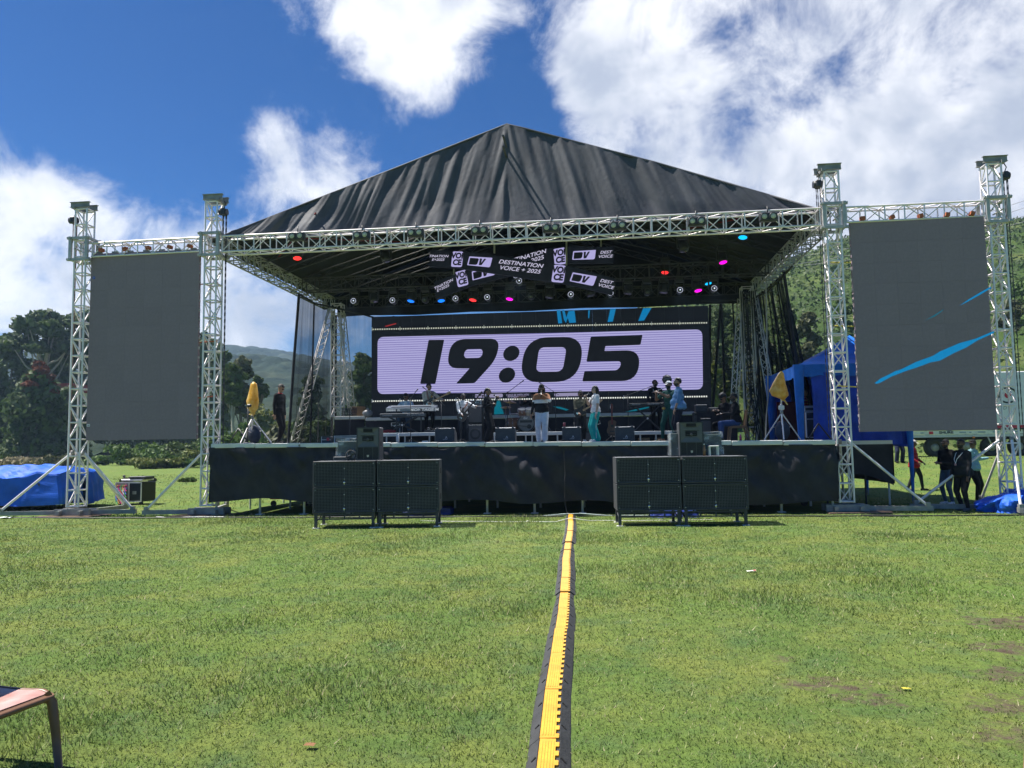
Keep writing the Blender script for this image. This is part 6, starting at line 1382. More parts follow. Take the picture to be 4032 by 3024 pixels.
        Rh = M((sidev, d, nrm)).transposed(); ell(pc, (.0225*s, .030*s, .011*s), S, Rh); curl = 1.5 if (('L' if sd > 0 else 'R') in grip) else .55; pn = -nrm if nrm.z > 0 else nrm
        for k in range(4):
            lf = (.024, .028, .026, .02)[k]*s; b0 = pc+d*.022*s+sidev*((k-1.5)*.0115*s); d1 = (d*math.cos(curl*.5)+pn*math.sin(curl*.5)); d2 = (d*math.cos(curl*1.4)+pn*math.sin(curl*1.4)); b1 = b0+d1*lf; cap(b0, b1, .0066*s, .006*s, S); cap(b1, b1+d2*lf*.85, .006*s, .0048*s, S)
        tb = pc-d*.012*s+sidev*(-sd*.02*s); cap(tb, tb+(d*.7+sidev*(-sd*.55)+pn*.35).normalized()*.034*s, .0078*s, .006*s, S); hands[sd] = pc+pn*.012*s
    for sd, ft, kh in ((1, LF, LK), (-1, RF, RK)):
        hj = pel+V((sd*.05*s*g, 0, -.01*s)); fz = ft[2] if len(ft) > 2 else .0; an = V((ft[0]*s, ft[1]*s, fz+.045*s))
        kn, an = ik(hj, an, .245*s, .245*s, V(kh) if kh else V((sd*.12, -1, .15 if sit else 0)))
        w = wide_leg; cap(hj, kn, .060*s*(.75+.25*g)*(.8+.2*w), .042*s*w, BOT); cap(kn, an+V((0, 0, .012*s)), .040*s*w, (.026 if w < 1.05 else .042*w)*s, BOT)
        fa = ft[3] if len(ft) > 3 else sd*.15; fd = V((math.sin(fa), -math.cos(fa), 0)); cap(an, an+V((0, 0, -.02*s)), .024*s, .026*s, SHO if shoe != 'bare' else S)
        h0 = an+fd*-.022*s; h0.z = fz+.020*s; t0_ = an+fd*.088*s; t0_.z = fz+.017*s; cap(h0, t0_, .024*s, .022*s, SHO)
    mb = MB()
    for k, q, m in P:
        if k == 'c': mb.tube(q[0], q[1], q[2], 12, q[3]); mb.ball(q[0], q[2], 10); mb.ball(q[1], q[3], 10)
        else: mb.ball(q[0], q[1], 14, rot=q[2])
    me = mb.mesh('b', BLACKC); ob = bpy.data.objects.new('b', me); md = ob.modifiers.new('r', 'REMESH'); md.mode = 'VOXEL'; md.voxel_size = .0125; sm_ = ob.modifiers.new('s', 'SMOOTH'); sm_.factor = .5; sm_.iterations = 2
    me2 = bake(ob); me2.materials.clear()
    for m in mats: me2.materials.append(m)
    n = len(me2.polygons); c = np.empty(n*3, np.float32); me2.polygons.foreach_get('center', c); c = c.reshape(-1, 3).astype(float); best = np.full(n, 1e9); mi = np.zeros(n, np.int32)
    for k, q, m in P:
        if k == 'c':
            a, b = np.array(q[0]), np.array(q[1]); ab = b-a; h = np.clip(((c-a)@ab)/(ab@ab+1e-12), 0, 1); dd = np.linalg.norm(c-a-h[:, None]*ab, axis=1)-(q[2]+(q[3]-q[2])*h)
        else:
            l_ = c-np.array(q[0])
            if q[2] is not None: l_ = l_@np.array(q[2])
            r_ = np.array(q[1]); dd = (np.linalg.norm(l_/r_, axis=1)-1)*r_.min()
        if m in (EY, LP) or (m == HR and k == 'e' and q[1][2] < .006*s): dd = dd-.006
        k_ = dd < best; best[k_] = dd[k_]; mi[k_] = m
    if paint: mi = paint(c/s, mi, me2)
    me2.polygons.foreach_set('material_index', mi); me2.polygons.foreach_set('use_smooth', np.ones(n, bool)); me2.update()
    link('body', me2, t)
    # hair and hats are shells round the skull
    def shell(r, keep, m, name, nn=22, rough=.0, off=(0, .006, .022)):
        mb = MB(); vs, ok = [], []
        for i in range(nn//2+1):
            for j in range(nn):
                a, b = math.pi*i/(nn//2), 2*math.pi*j/nn; d = V((math.sin(a)*math.cos(b), math.sin(a)*math.sin(b), math.cos(a))); k = 1+rough*(fb1(d.x*6+seed, d.y*6+d.z*4, 2, seed)-.5); vs.append(hp(off[0]+d.x*r[0]*k, off[1]+d.y*r[1]*k, off[2]+d.z*r[2]*k)); ok.append(keep(d))
        fs = []
        for i in range(nn//2):
            for j in range(nn):
                f = (i*nn+j, (i+1)*nn+j, (i+1)*nn+(j+1) % nn, i*nn+(j+1) % nn)
                if all(ok[q] for q in f): fs.append(f)
        mb.add(vs, fs, 0, True); return mb.build(name, m, t)
    kp = lambda d: d.z > .18 or (d.y > -.1 and d.z > -.55) or (d.z > -.05 and d.y > -.45 and abs(d.x) > .6)
    if hair == 'short': shell((.049, .060, .0575), kp, HAIR, 'hair', rough=.14)
    elif hair == 'afro': shell((.066, .072, .078), lambda d: d.z > .12 or (d.y > -.12 and d.z > -.6), HAIR, 'hair', rough=.3, off=(0, .01, .034))
    elif hair == 'thick': shell((.052, .062, .064), kp, HAIR, 'hair', rough=.3)
    elif hair == 'crop': shell((.0475, .058, .0555), lambda d: d.z > .28 or (d.y > .0 and d.z > -.4), HAIR, 'hair', rough=.04)
    elif hair == 'braid':
        o = shell((.048, .059, .056), kp, HAIR, 'hair', rough=.2)
        MB().path([hp(0, .062, .02), hp(0, .072, -.02), hp(.004, .068, -.09)], [.02*s, .017*s, .008*s], 8).build('braid', HAIR, o)
    elif hair in ('long', 'loose'):
        o = shell((.050, .062, .058), kp, HAIR, 'hair', rough=.1); mb = MB(); ln = -.20 if hair == 'long' else -.115
        for k in range(9): a = math.pi*(.02+.96*k/8); x, y = .044*math.cos(a), .012+.046*math.sin(a); mb.path([hp(x, y, .02), hp(x*1.12, y*1.1, -.05), hp(x*1.15, y*1.12, ln*.7), hp(x*1.02, y*1.0, ln+.02*math.sin(k*3))], [.017*s, .018*s, .016*s, .006*s], 7)
        mb.build('long_hair', HAIR, o)
    if hat == 'beanie': shell((.052, .063, .062), lambda d: d.z > .12, hatm, 'beanie', rough=.05, off=(0, .006, .026))
    elif hat in ('cap', 'capback'):
        o = shell((.0525, .064, .058), lambda d: d.z > .16, hatm, 'cap', off=(0, .006, .024)); q = -1 if hat == 'cap' else 1
        MB().grid(lambda u, v: hp((u-.5)*.088, .004+q*(.045+.060*v*math.sqrt(max(0, 1-(2*u-1)**2*.55))), .036-.012*v-.006*(2*u-1)**2), 12, 6).build('brim', hatm, o)
    elif hat == 'hood': shell((.060, .070, .068), lambda d: d.y > -.35 or d.z > .55, hatm, 'hood', off=(0, .014, .012), rough=.08)
    return t, hands, hp, up
def torus(name, c, r, th, m, par, rot=None, n=18):
    rot = rot or M.Identity(3); pts = [V(c)+rot @ V((r*math.cos(2*math.pi*k/n), r*math.sin(2*math.pi*k/n), 0)) for k in range(n+1)]; return MB().path(pts, th, 6).build(name, m, par)
def lanyard(t, up, s, m, card=None, y=-.078):
    o = MB().path([up(-.035, .02, .845), up(-.05, -.05, .80), up(-.022, y-.002, .72), up(0, y-.004, .66)], .008, 5).path([up(.035, .02, .845), up(.05, -.05, .80), up(.022, y-.002, .72), up(0, y-.004, .66)], .008, 5).build('lanyard', m, t)
    if card: MB().box(up(0, y-.008, .635), (.06, .006, .09)).build('pass_card', card, o)
MICM = mat('mic_black', (.02, .02, .022), .4, var=0); MICG = mat('mic_grille', (.08, .08, .085), .4, .6, var=0)
def handmic(label, holder, pos, tip):
    w = lambda v: holder.location+M.Rotation(holder.rotation_euler.z, 3, 'Z') @ v
    a, b = w(V(pos)), w(V(tip)); d = (b-a).normalized(); t = thing('microphone', label, 'microphone', a-d*.09)
    MB().tube((0, 0, 0), d*.19, .012, 10, .018).build('handle', MICM, t); MB().ball(d*.215, .028, 10).build('grille', MICG, t)

WHT = cloth('white', (.9, .89, .88)); SHW = mat('white_shoe', (.75, .75, .75), .6, var=.1)
# band and crew on stage
p1, *_ = person('man in black clothes with red collar standing at the left of the stage looking down', D(1097, 21.9), R(78), 1.76, BLACKC, BLACKC, 'tan', hair='thick', head=(0, .55), lean=.06, LF=(.05, .03), RF=(-.05, -.04), jacket=1.05, seed=1)
up1 = _[2]; torus('collar_lanyard', up1(0, -.002, .846), .062, .012, mat('red_ribbon', (.5, .02, .04), .7), p1, M.Rotation(.1, 3, 'X'))
p2, h2, hp2, up2 = person('seated keyboard player in pale blue shirt over white tee', D(1603, 25.75, .33), R(-4), 1.7, cloth('pale_blue', (.5, .64, .78)), cloth('denim', (.05, .10, .19)), 'brown', hair='thick', sit=.56, head=(0, .42), lean=.14, LH=(.14, -.26, .50), RH=(-.16, -.26, .50), LF=(.1, -.2), RF=(-.1, -.2), under=WHT, seed=2, paint=lambda c, mi, me: np.where((mi == 1) & (np.abs(c[:, 0]) < .035) & (c[:, 1] < -.03), 7, mi))
p3, h3, hp3, up3 = person('guitarist in beige jacket with scarf looking to the right', D(1690, 25.5, .33), R(22), 1.68, cloth('beige', (.68, .62, .52)), BLACKC, 'brown', hair='short', head=(.75, -.02), LH=(.25, -.17, .665), RH=(-.03, -.16, .60), LE=(.6, .3, -.7), jacket=1.12, girth=1.05, grip='LR', seed=3)
SCF = MB(); SCF.path([up3(-.04, .0, .85), up3(-.045, -.06, .80), up3(-.03, -.085, .68), up3(-.025, -.09, .6)], .026, 6).path([up3(.04, .0, .85), up3(.05, -.06, .80), up3(.035, -.085, .7)], .024, 6).build('scarf', cloth('scarf', (.42, .26, .2), var=.5), p3); MB().box(up3(.04, -.098, .72), (.05, .012, .1)).build('scarf_patch', mat('patch_yellow_red', (.55, .3, .05), .7, var=.6, vscale=20), p3)
p4, h4, hp4, up4 = person('bass player in white shirt with black beard', D(1825, 24.3), R(16), 1.58, WHT, cloth('navy', (.02, .025, .035)), 'dark', hair='crop', beard=True, head=(.35, .1), LH=(.24, -.17, .73), RH=(-.05, -.17, .57), jacket=1.08, grip='LR', seed=4)
p5, h5, hp5, up5 = person('woman in black jumpsuit singing to the right with braided hair', D(1922, 22.6), R(82), 1.62, cloth('black_suit', (.018, .017, .018)), cloth('black_suit', (.018, .017, .018)), 'brown', hair='braid', LH=(.03, -.16, .80), RH=(-.12, -.12, .69), LE=(.3, .2, -.9), RE=(-.3, .3, -.8), wide_leg=1.25, grip='LR', seed=5)
torus('collar', up5(0, .012, .852), .05, .012, WHT, p5); torus('wrist_band', h5[1]+V((0, .05, -.04)), .03, .012, WHT, p5, M.Rotation(1.0, 3, 'X')); handmic('microphone held by the woman in black', p5, h5[1], hp5(0, -.085, -.03))
def hoodie(c, mi, me):
    z = c[:, 2]; q = mi.copy(); tt = mi == 1; arm = np.abs(c[:, 0]) > .125
    q[tt & (z < .655)] = 2+6; q[tt & (z >= .655) & (z < .715)] = 7; q[tt & (z >= .715)] = 1; return q
p6, h6, hp6, up6 = person('lead singer in brown, white and black hoodie, pale jeans and black beanie', D(2136, 22.7), R(-3), 1.70, cloth('rust_brown', (.42, .19, .09)), cloth('pale_jeans', (.68, .72, .78)), 'brown', shoe=SHW, hair='loose', hat='beanie', hatm=cloth('knit_black', (.012, .012, .014)), head=(.06, -.05), LH=(.035, -.14, .80), RH=(-.20, -.02, .42), LE=(.8, .2, -.6), LF=(.05, -.06), RF=(-.06, .03), wide_leg=1.3, jacket=1.14, girth=1.12, under=WHT, beard=True, grip='L', seed=6)
b6 = next(o for o in p6.children if o.name.startswith('body')); b6.data.materials.append(cloth('hoodie_black', (.016, .016, .018))); me6 = b6.data; n6 = len(me6.polygons); c6 = np.empty(n6*3, np.float32); me6.polygons.foreach_get('center', c6); c6 = c6.reshape(-1, 3)/1.70; m6 = np.empty(n6, np.int32); me6.polygons.foreach_get('material_index', m6)
z6 = c6[:, 2]; tt = m6 == 1; m6[tt & (z6 < .675)] = 8; m6[tt & (z6 >= .675) & (z6 < .735)] = 7; m6[tt & (c6[:, 0] < -.13) & (z6 < .70)] = 8; me6.polygons.foreach_set('material_index', m6); me6.update()
handmic('microphone held by the lead singer', p6, h6[1], hp6(0.0, -.075, -.03)); torus('wrist_band', h6[-1]+V((0, .01, .06)), .032, .01, GOLD, p6)
p7, h7, hp7, up7 = person('drummer in black with a black cap behind the kit', D(2103, 26.0, .33), R(8), 1.68, BLACKC, BLACKC, 'brown', hair='short', hat='capback', hatm=BLACKC, sit=.56, lean=.12, head=(.3, .2), LH=(.12, -.2, .6), RH=(-.2, -.2, .62), LF=(.12, -.2), RF=(-.12, -.2), sleeve='long', grip='LR', seed=7)
p8, h8, hp8, up8 = person('guitarist in olive shirt looking down at his guitar', D(2289, 24.5), R(10), 1.62, cloth('olive', (.15, .14, .095)), cloth('charcoal', (.02, .021, .024)), 'brown', shoe=SHW, hair='thick', beard=True, head=(.1, .38), LH=(.22, -.17, .66), RH=(-.06, -.16, .565), jacket=1.12, sleeve='roll', grip='LR', seed=8)
def stripes(c, mi, me): q = mi.copy(); return q
p9, h9, hp9, up9 = person('woman in white tee and teal wide trousers singing with long black hair', D(2348, 22.5), R(-72), 1.63, WHT, cloth('teal', (.02, .42, .38)), 'light', shoe=SHW, hair='long', sleeve='short', head=(0, .05), RH=(-.03, -.16, .79), LH=(.13, -.04, .45), RE=(-.4, .1, -.9), wide_leg=1.5, jacket=1.12, girth=1.02, grip='R', seed=9)
TW = mat('white_stripe', (.7, .72, .72), .8, var=0)
for sx in (.06, .115): MB().path([V((sx*1.63, -.045, .80)), V((sx*1.66, -.062, .45)), V((sx*1.68, -.06, .1))], .009, 5).build('trouser_stripe', TW, p9)
MB().path([V((.165, .06, .62)), V((.165, .075, .52)), V((.165, .0, .50))], .008, 5).build('pocket_trim', TW, p9); torus('wrist_band', h9[1]+V((0, .0, .07)), .03, .012, WHT, p9); lanyard(p9, up9, 1.63, BLACKC, mat('pink_card', (.6, .12, .2), .5, var=0), -.085); handmic('microphone held by the woman in white', p9, h9[-1], hp9(0, -.085, -.03))
p10, h10, hp10, up10 = person('keyboard player in black hoodie and sunglasses', D(2585, 25.6, .33), R(14), 1.70, cloth('hoodie', (.016, .017, .022)), BLACKC, 'dark', hair='crop', beard=True, head=(.6, .02), LH=(.16, -.2, .56), RH=(-.2, -.18, .56), jacket=1.14, girth=1.1, seed=10)
MB().box(hp10(0, -.056, .012), (.125, .02, .036), M.Rotation(.75, 3, 'Z')).build('sunglasses', EYE, p10); MB().ball(up10(0, .05, .835), (.13, .09, .07), 12).build('hood_roll', MATS['cloth_hoodie'], p10); lanyard(p10, up10, 1.7, WHT, WHT)
GRN = cloth('bottle_green', (.018, .085, .07))
p11, h11, hp11, up11 = person('barefoot flute player in dark green with a white cap', D(2640, 23.1), R(-38), 1.78, GRN, GRN, 'brown', shoe=SK['brown'], hair='short', hat='cap', hatm=WHT, head=(-.3, .05), LH=(-.06, -.2, .80), RH=(-.14, -.17, .80), LE=(.6, -.2, -.8), RE=(-.6, -.1, -.8), LF=(.09, .02), RF=(-.13, -.03), sleeve='short', beard=True, grip='LR', seed=11)
fl = thing('flute', 'silver flute held by the man in dark green', 'flute', p11.location); a = hp11(.03, -.06, -.025); b = a+V((-.42, -.14, -.13))
fl.rotation_euler = p11.rotation_euler; MB().tube(a, b, .011, 8).build('tube', CHROME, fl); MB().tube(a.lerp(b, .02), a.lerp(b, .14), .014, 8).build('head_joint', CHROME, fl)
MB().ball(up11(-.06, -.085, .55), (.06, .04, .045), 10).build('belt_pouch', GOLD, p11)
DEN = cloth('denim_shirt', (.13, .28, .5), var=.3)
p12, h12, hp12, up12 = person('stout man in blue denim shirt standing sideways', D(2676, 22.2), R(-80), 1.79, DEN, cloth('dark_jeans', (.02, .023, .035)), 'tan', hair='thick', beard=True, head=(.0, -.05), LH=(.13, -.10, .49), jacket=1.24, girth=1.30, sleeve='roll', hem=.49, seed=12)
torus('watch', h12[1]+V((0, .03, .06)), .033, .012, EYE, p12)
sc = D(2905, 22.3); chair('plastic_chair', 'light brown plastic chair under the seated man in black on the stage', (sc.x+.02, sc.y, sc.z), R(178), mat('tan_plastic', (.26, .15, .08), .45, var=.15), False)
p14, h14, hp14, up14 = person('seated man in black sweatshirt, jeans and dark cap on the right of the stage', (sc.x-.02, sc.y, sc.z), R(-88), 1.74, cloth('sweat_black', (.013, .013, .017)), cloth('blue_jeans', (.045, .085, .22)), 'dark', hair='short', hat='cap', hatm=cloth('dark_cap', (.015, .022, .02)), sit=.52, lean=.06, head=(0, .08), LH=(.08, -.22, .44), RH=(-.1, -.22, .44), LF=(.09, -.26), RF=(-.09, -.24), beard=True, jacket=1.1, girth=1.1, seed=14)
p13, h13, hp13, up13 = person('seated person with bushy hair bent over behind the man in black', D(2868, 23.1), R(-55), 1.68, cloth('dark_top', (.022, .022, .024)), BLACKC, 'brown', hair='afro', sit=.58, lean=.2, head=(0, .4), LH=(.05, -.22, .52), RH=(-.08, -.22, .52), LF=(.09, -.24), RF=(-.09, -.22), seed=13)
# people on the ground right of the stage
def Gz(x, y): p = G(x, y); p.z = float(ground_z(p.x, p.y)); return p
p15, *_ = person('person in red and yellow striped shirt inside the blue tent', (colX(3166, 24.4, 3), 24.4, zp), R(60), 1.6, mat('striped_shirt', (.45, .03, .03), .8), BLACKC, 'brown', sleeve='short', seed=15)
ST = MATS['striped_shirt']; t_ = ST.node_tree; wv = t_.nodes.new('ShaderNodeTexWave'); wv.bands_direction = 'Z'; wv.inputs['Scale'].default_value = 3.4; tx_ = t_.nodes.new('ShaderNodeTexCoord'); t_.links.new(tx_.outputs['Object'], wv.inputs['Vector']); cr = t_.nodes.new('ShaderNodeValToRGB'); cr.color_ramp.interpolation = 'CONSTANT'; cr.color_ramp.elements[0].color = (.42, .02, .03, 1); cr.color_ramp.elements[1].position = .86; cr.color_ramp.elements[1].color = (.65, .4, .06, 1); t_.links.new(wv.outputs['Fac'], cr.inputs[0]); t_.links.new(cr.outputs[0], t_.nodes['Principled BSDF'].inputs['Base Color'])
person('person in dark red hooded jacket and white cap walking by the grey boards', Gz(3605, 1932), R(55), 1.72, cloth('dark_red', (.32, .02, .03)), cloth('dark_trousers', (.025, .024, .026)), 'dark', shoe=mat('brown_boot', (.06, .04, .03), .7), hair='short', hat='cap', hatm=cloth('offwhite', (.5, .48, .45)), LH=(.1, -.12, .56), RH=(-.12, -.1, .56), LF=(.05, -.12), RF=(-.05, .12), jacket=1.28, girth=1.1, hem=.44, head=(.2, .15), seed=16)
person('person in beige jacket and navy track trousers behind the hanging sheet', Gz(3546, 1892), R(5), 1.74, cloth('beige_grey', (.28, .23, .20)), cloth('navy_track', (.02, .025, .06)), 'brown', jacket=1.2, LF=(.07, 0), RF=(-.07, 0), wide_leg=1.2, LH=(.09, -.1, .52), RH=(-.09, -.1, .52), seed=17)
person('person in grey blue jacket partly hidden by the black platform', Gz(3496, 1890), R(80), 1.72, cloth('grey_blue', (.06, .09, .12)), cloth('dark_blue', (.02, .03, .06)), 'brown', jacket=1.15, seed=18)
p19, h19, hp19, up19 = person('man in black cap with folded hands beside the big man', Gz(3738, 1985), R(-62), 1.74, BLACKC, cloth('faded_jeans', (.07, .12, .18)), 'brown', shoe=SHW, hair='short', hat='cap', hatm=BLACKC, beard=True, LH=(.04, -.15, .64), RH=(-.05, -.15, .65), jacket=1.12, hem=.52, under=cloth('grey_sleeve', (.1, .1, .1)), seed=19, head=(0, .05))
p20, h20, hp20, up20 = person('big man in black jacket with white lanyard standing at the right', Gz(3800, 2012), R(-66), 1.74, cloth('black_jacket', (.022, .023, .027)), cloth('black_trousers', (.016, .016, .018)), 'dark', shoe=mat('grey_trainer', (.12, .12, .12), .7), hair='short', beard=True, girth=1.28, jacket=1.2, hem=.47, LH=(.14, -.07, .46), RH=(-.13, -.08, .46), LF=(.07, -.02), RF=(-.07, .03), seed=20)
lanyard(p20, up20, 1.74, WHT, mat('pass_red_white', (.6, .3, .3), .5, var=.6, vscale=40), -.115)
p21, h21, hp21, up21 = person('man in light blue sweater leaning one arm on the tower strut', Gz(3842, 1978), R(40), 1.72, cloth('light_blue', (.24, .42, .47)), BLACKC, 'dark', shoe=mat('blue_trainer', (.25, .3, .4), .7), hair='short', hat='cap', hatm=BLACKC, LH=(.36, -.05, .70), LE=(.2, .3, -.9), LF=(.07, .0), RF=(-.06, -.05), jacket=1.2, girth=1.08, head=(-1.6, .0), seed=21)
# ------------------------------------------------------------------ instruments and stage gear
def guitar(name, label, c, ang, body_m, neck_m, kind='electric', yaw=0., sc=1., guard=None):
    t = thing(name, label, 'guitar', c, 0); t.rotation_euler = (0, -R(ang), yaw)       # neck along +X, face to -Y
    if kind == 'acoustic':
        prof = [(-.23, 0), (-.22, .12), (-.13, .19), (-.02, .165), (.05, .12), (.12, .13), (.19, .145), (.24, .09), (.25, 0)]; th = .09
    elif kind == 'bass':
        prof = [(-.2, 0), (-.19, .1), (-.1, .16), (.02, .13), (.10, .135), (.2, .17), (.22, .14), (.14, .075), (.12, .03)]; th = .045
    else:
        prof = [(-.2, 0), (-.19, .11), (-.11, .16), (0, .125), (.08, .12), (.16, .15), (.19, .12), (.14, .06), (.12, .03)]; th = .045
    lo = [(x, -y*(.93 if kind == 'electric' else 1)) for x, y in prof[::-1] if y > .001]; out = rnd_poly([(x*sc, y*sc, .05*sc) for x, y in prof+lo], 4)
    MB().prism(out, -th, (0, 0, 0)).build('body', body_m, t)
    nl = {'electric': .62, 'bass': .82, 'acoustic': .60}[kind]*sc
    MB().add([(.1*sc, -.012, -.028*sc), (nl, -.012, -.021*sc), (nl, -.012, .021*sc), (.1*sc, -.012, .028*sc), (.1*sc, .016, -.02*sc), (nl, .012, -.016*sc), (nl, .012, .016*sc), (.1*sc, .016, .02*sc)], [(3, 2, 1, 0), (4, 5, 6, 7), (0, 1, 5, 4), (1, 2, 6, 5), (2, 3, 7, 6), (3, 0, 4, 7)]).build('neck', neck_m, t)
    h = MB().prism([(0, -.024), (.05, -.042), (.17, -.03), (.18, .02), (.05, .04), (0, .024)], -.018, (nl, -.006, 0)).build('headstock', neck_m, t)
    for k in range(4 if kind == 'bass' else 6): MB().tube((nl+.04+.022*k, 0, .03), (nl+.04+.022*k, 0, .055), .007, 6).build('tuning_peg', CHROME, h)
    if kind == 'acoustic': MB().lathe((.06*sc, -.001, 0), [(.05*sc, 0), (.05*sc, .002)], 18, 'Y').build('sound_hole', EYE, t); MB().box((-.12*sc, -.006, 0), (.03, .012, .14)).build('bridge', EYE, t)
    else:
        for x in (-.02, .06): MB().box((x*sc, -.006, 0), (.03, .014, .085*sc)).build('pickup', EYE, t)
        MB().box((-.1*sc, -.006, 0), (.04, .014, .07)).build('bridge', CHROME, t)
        if guard: MB().prism(rnd_poly([(-.12, -.13, .03), (.1, -.1, .03), (.1, .03, .02), (-.05, -.02, .02)], 3), -.003, (0, -.004, 0)).build('pick_guard', guard, t)
    return t
WOODN = mat('maple_neck', (.52, .33, .17), .4, var=.15); ROSE = mat('dark_neck', (.10, .06, .045), .45, var=.2); REDW = mat('red_wood', (.14, .015, .012), .35, var=.25); BRW = mat('brown_wood', (.10, .05, .028), .4, var=.3); GRB = mat('guitar_grey', (.05, .05, .052), .35, var=.2); BASSB = mat('bass_brown_grey', (.09, .065, .055), .35, var=.25)
def near(p, fwd, up_, side=0.): a = p.rotation_euler.z; return p.location+M.Rotation(a, 3, 'Z') @ V((side, -fwd, up_))
guitar('electric_guitar', 'electric guitar with pale maple neck held by the guitarist in beige', near(p3, .27, 1.0, -.02), 27, GRB, WOODN, yaw=R(4), guard=WHITEP)
guitar('bass_guitar', 'dark bass guitar held steeply by the man in white', near(p4, .25, .86, -.04), 50, BASSB, ROSE, 'bass', yaw=R(2), sc=.98)
guitar('electric_guitar', 'black electric guitar with pale neck held by the guitarist in olive', near(p8, .26, .94, -.06), 28, BLK, WOODN, yaw=R(4))
q = D(2412, 23.6, .43); guitar('acoustic_guitar', 'red brown guitar standing upright on a floor stand', q, 90, BRW, REDW, 'acoustic', sc=.92)
t = thing('guitar_stand', 'black floor stand under the red brown guitar', 'stand', D(2412, 23.66)); MB().tube((0, .08, .05), (0, .12, .75), .014).build('post', BLK, t)
for k in (-1, 0, 1): bar('leg', (0, .08, .2), (.22*k, .08+(-.2 if k else .25), .01), .012, BLK, t, 6)
MB().tube((-.12, .0, .2), (.12, .0, .2), .012).build('cradle', BLK, t)
for lb, pp, h in (('guitar strap across the guitarist in beige', p3, up3), ('patterned strap across the bass player', p4, up4), ('olive strap across the guitarist in olive', p8, up8)):
    MB().path([h(.085, -.02, .835), h(.07, -.075, .77), h(.0, -.095, .68), h(-.09, -.085, .60)], .016, 5).build('guitar_strap', mat('strap_'+str(len(lb)), (.35, .12, .05) if pp is p4 else (.16, .14, .07), .8, var=.4, vscale=20), pp)

def keyboard(label, x0, x1, Y, z, m, text=(), d=.38, h=.10, tilt=0.):
    a = colX(x0, Y, z); b = colX(x1, Y, z); w = b-a; t = thing('keyboard', label, 'keyboard', ((a+b)/2, Y, z)); t.rotation_euler = (tilt, 0, 0)
    MB().bbox((0, d/2, h/2), (w, d, h), .015).build('case', m, t)
    k_ = MB()
    n = 44
    for i in range(n): k_.box((-w/2+.1+(w-.2)*(i+.5)/n, d-.1, h+.004), ((w-.2)/n-.002, .15, .016))
    tag(k_.build('white_keys', WHITEP, t), kind='stuff'); MB().box((0, d*.28, h+.003), (w*.8, d*.3, .006)).build('control_panel', BLK, t)
    for s, x, sz, mm in text: put_text('lettering', s, mm, t, (x*w, -.003, h*.5), sz, bold=.004, wide=1.35, shear=.15)
    MB().box((0, -.002, .018), (w*.98, .006, .02)).build('rear_strip', BLKM, t)
    return t
def xstand(label, t0, w, h):
    t = thing('keyboard_stand', label, 'stand', t0)
    for y in (.06, .3):
        bar('leg', (-w*.36, y, .02), (w*.34, y+.02, h-.01), .018, DKG, t); bar('leg', (w*.36, y+.03, .02), (-w*.34, y+.03, h-.01), .018, DKG, t)
    for s in (-1, 1): bar('foot', (s*w*.36, -.05, .02), (s*w*.36, .4, .02), .018, DKG, t); bar('top_rail', (s*w*.34, -.02, h-.005), (s*w*.34, .38, h-.005), .016, DKG, t)
    MB().tube((0, .03, h*.5), (0, .36, h*.5), .03, 10).build('pivot', ALU, t); return t
SILV = mat('keyboard_silver', (.38, .42, .46), .4, .3, var=.08); LW = mat('letter_white_glow', (.75, .78, .8), .5, var=0, emit=(.1, .1, .1)); LG = mat('letter_grey', (.3, .3, .32), .5, var=0)  # white lettering has a faint glow put in, though it is no lamp
zk = zdeck(-6)+.33
zu, zl = at(1610, 1623, 24.7).z, at(1580, 1643, 24.55).z
keyboard('long silver keyboard on the upper tier at the left', 1520, 1716, 24.7, zu, SILV, (('YAMAHA', -.36, .085, LW), ('MONTAGE M', .27, .12, LW)), h=.15, tilt=.25); keyboard('dark keyboard on the lower tier at the left', 1495, 1668, 24.5, zl, mat('keyboard_black', (.06, .064, .07), .45, var=.15), (('YAMAHA', -.33, .06, LG), ('MONTAGE', .32, .09, LG)), h=.13)
a = D(1582, 24.5, .33); t = xstand('black folding stand under the left keyboards', a, 1.25, zl-a.z)
for x in (-.2, .62): bar('upright', (x, .1, .02), (x, .1, zu-a.z+.1), .024, DKG, t)
zr_ = at(2545, 1597, 24.8).z; keyboard('thin black keyboard on the right platform', 2477, 2614, 24.8, zr_, mat('keyboard_dark', (.035, .037, .04), .4, var=.15), (('YAMAHA', -.3, .05, LG), ('MOTIF XF7', .2, .055, LG)), h=.085); a = D(2553, 24.8, .33); xstand('black folding stand under the right keyboard', a, 1.15, zr_-a.z)

def mic_stand(label, base, h, boom, head=True, m=None, sub=False):
    t = thing('mic_stand', label, 'microphone stand', base, 0, 'microphone stands on the stage'); m = m or BLK
    MB().tube((0, 0, .03), (0, 0, h), .013).build('pole', m, t)
    for k in range(3): a = 2.1*k+.5; bar('leg', (0, 0, .12), (.26*math.cos(a), .26*math.sin(a), .015), .010, m, t, 6)
    if boom:
        b0 = V((-boom[0]*.25, -boom[1]*.25, h-boom[2]*.25)); b1 = V((boom[0], boom[1], h+boom[2])); bar('boom', b0, b1, .010, m, t, 6); MB().ball((0, 0, h), .03, 8).build('clutch', m, t); e = b1; d = (b1-b0).normalized()
    else: e = V((0, 0, h)); d = V((0, -.3, .6)).normalized()
    if head: MB().tube(e, e+d*.13, .012, 8, .016).ball(e+d*.15, .024, 8).build('microphone', MICM, t)
    return t
mic_stand('mic stand with raised boom between the keyboards', D(1617, 24.0), 1.42, (.14, 0, .17)); mic_stand('mic stand right of the silver keyboard', D(1738, 24.0), 1.28, (-.45, -.1, .4)); mic_stand('mic stand in front of the bass player', D(1815, 23.6), 1.1, (-.05, 0, .15))
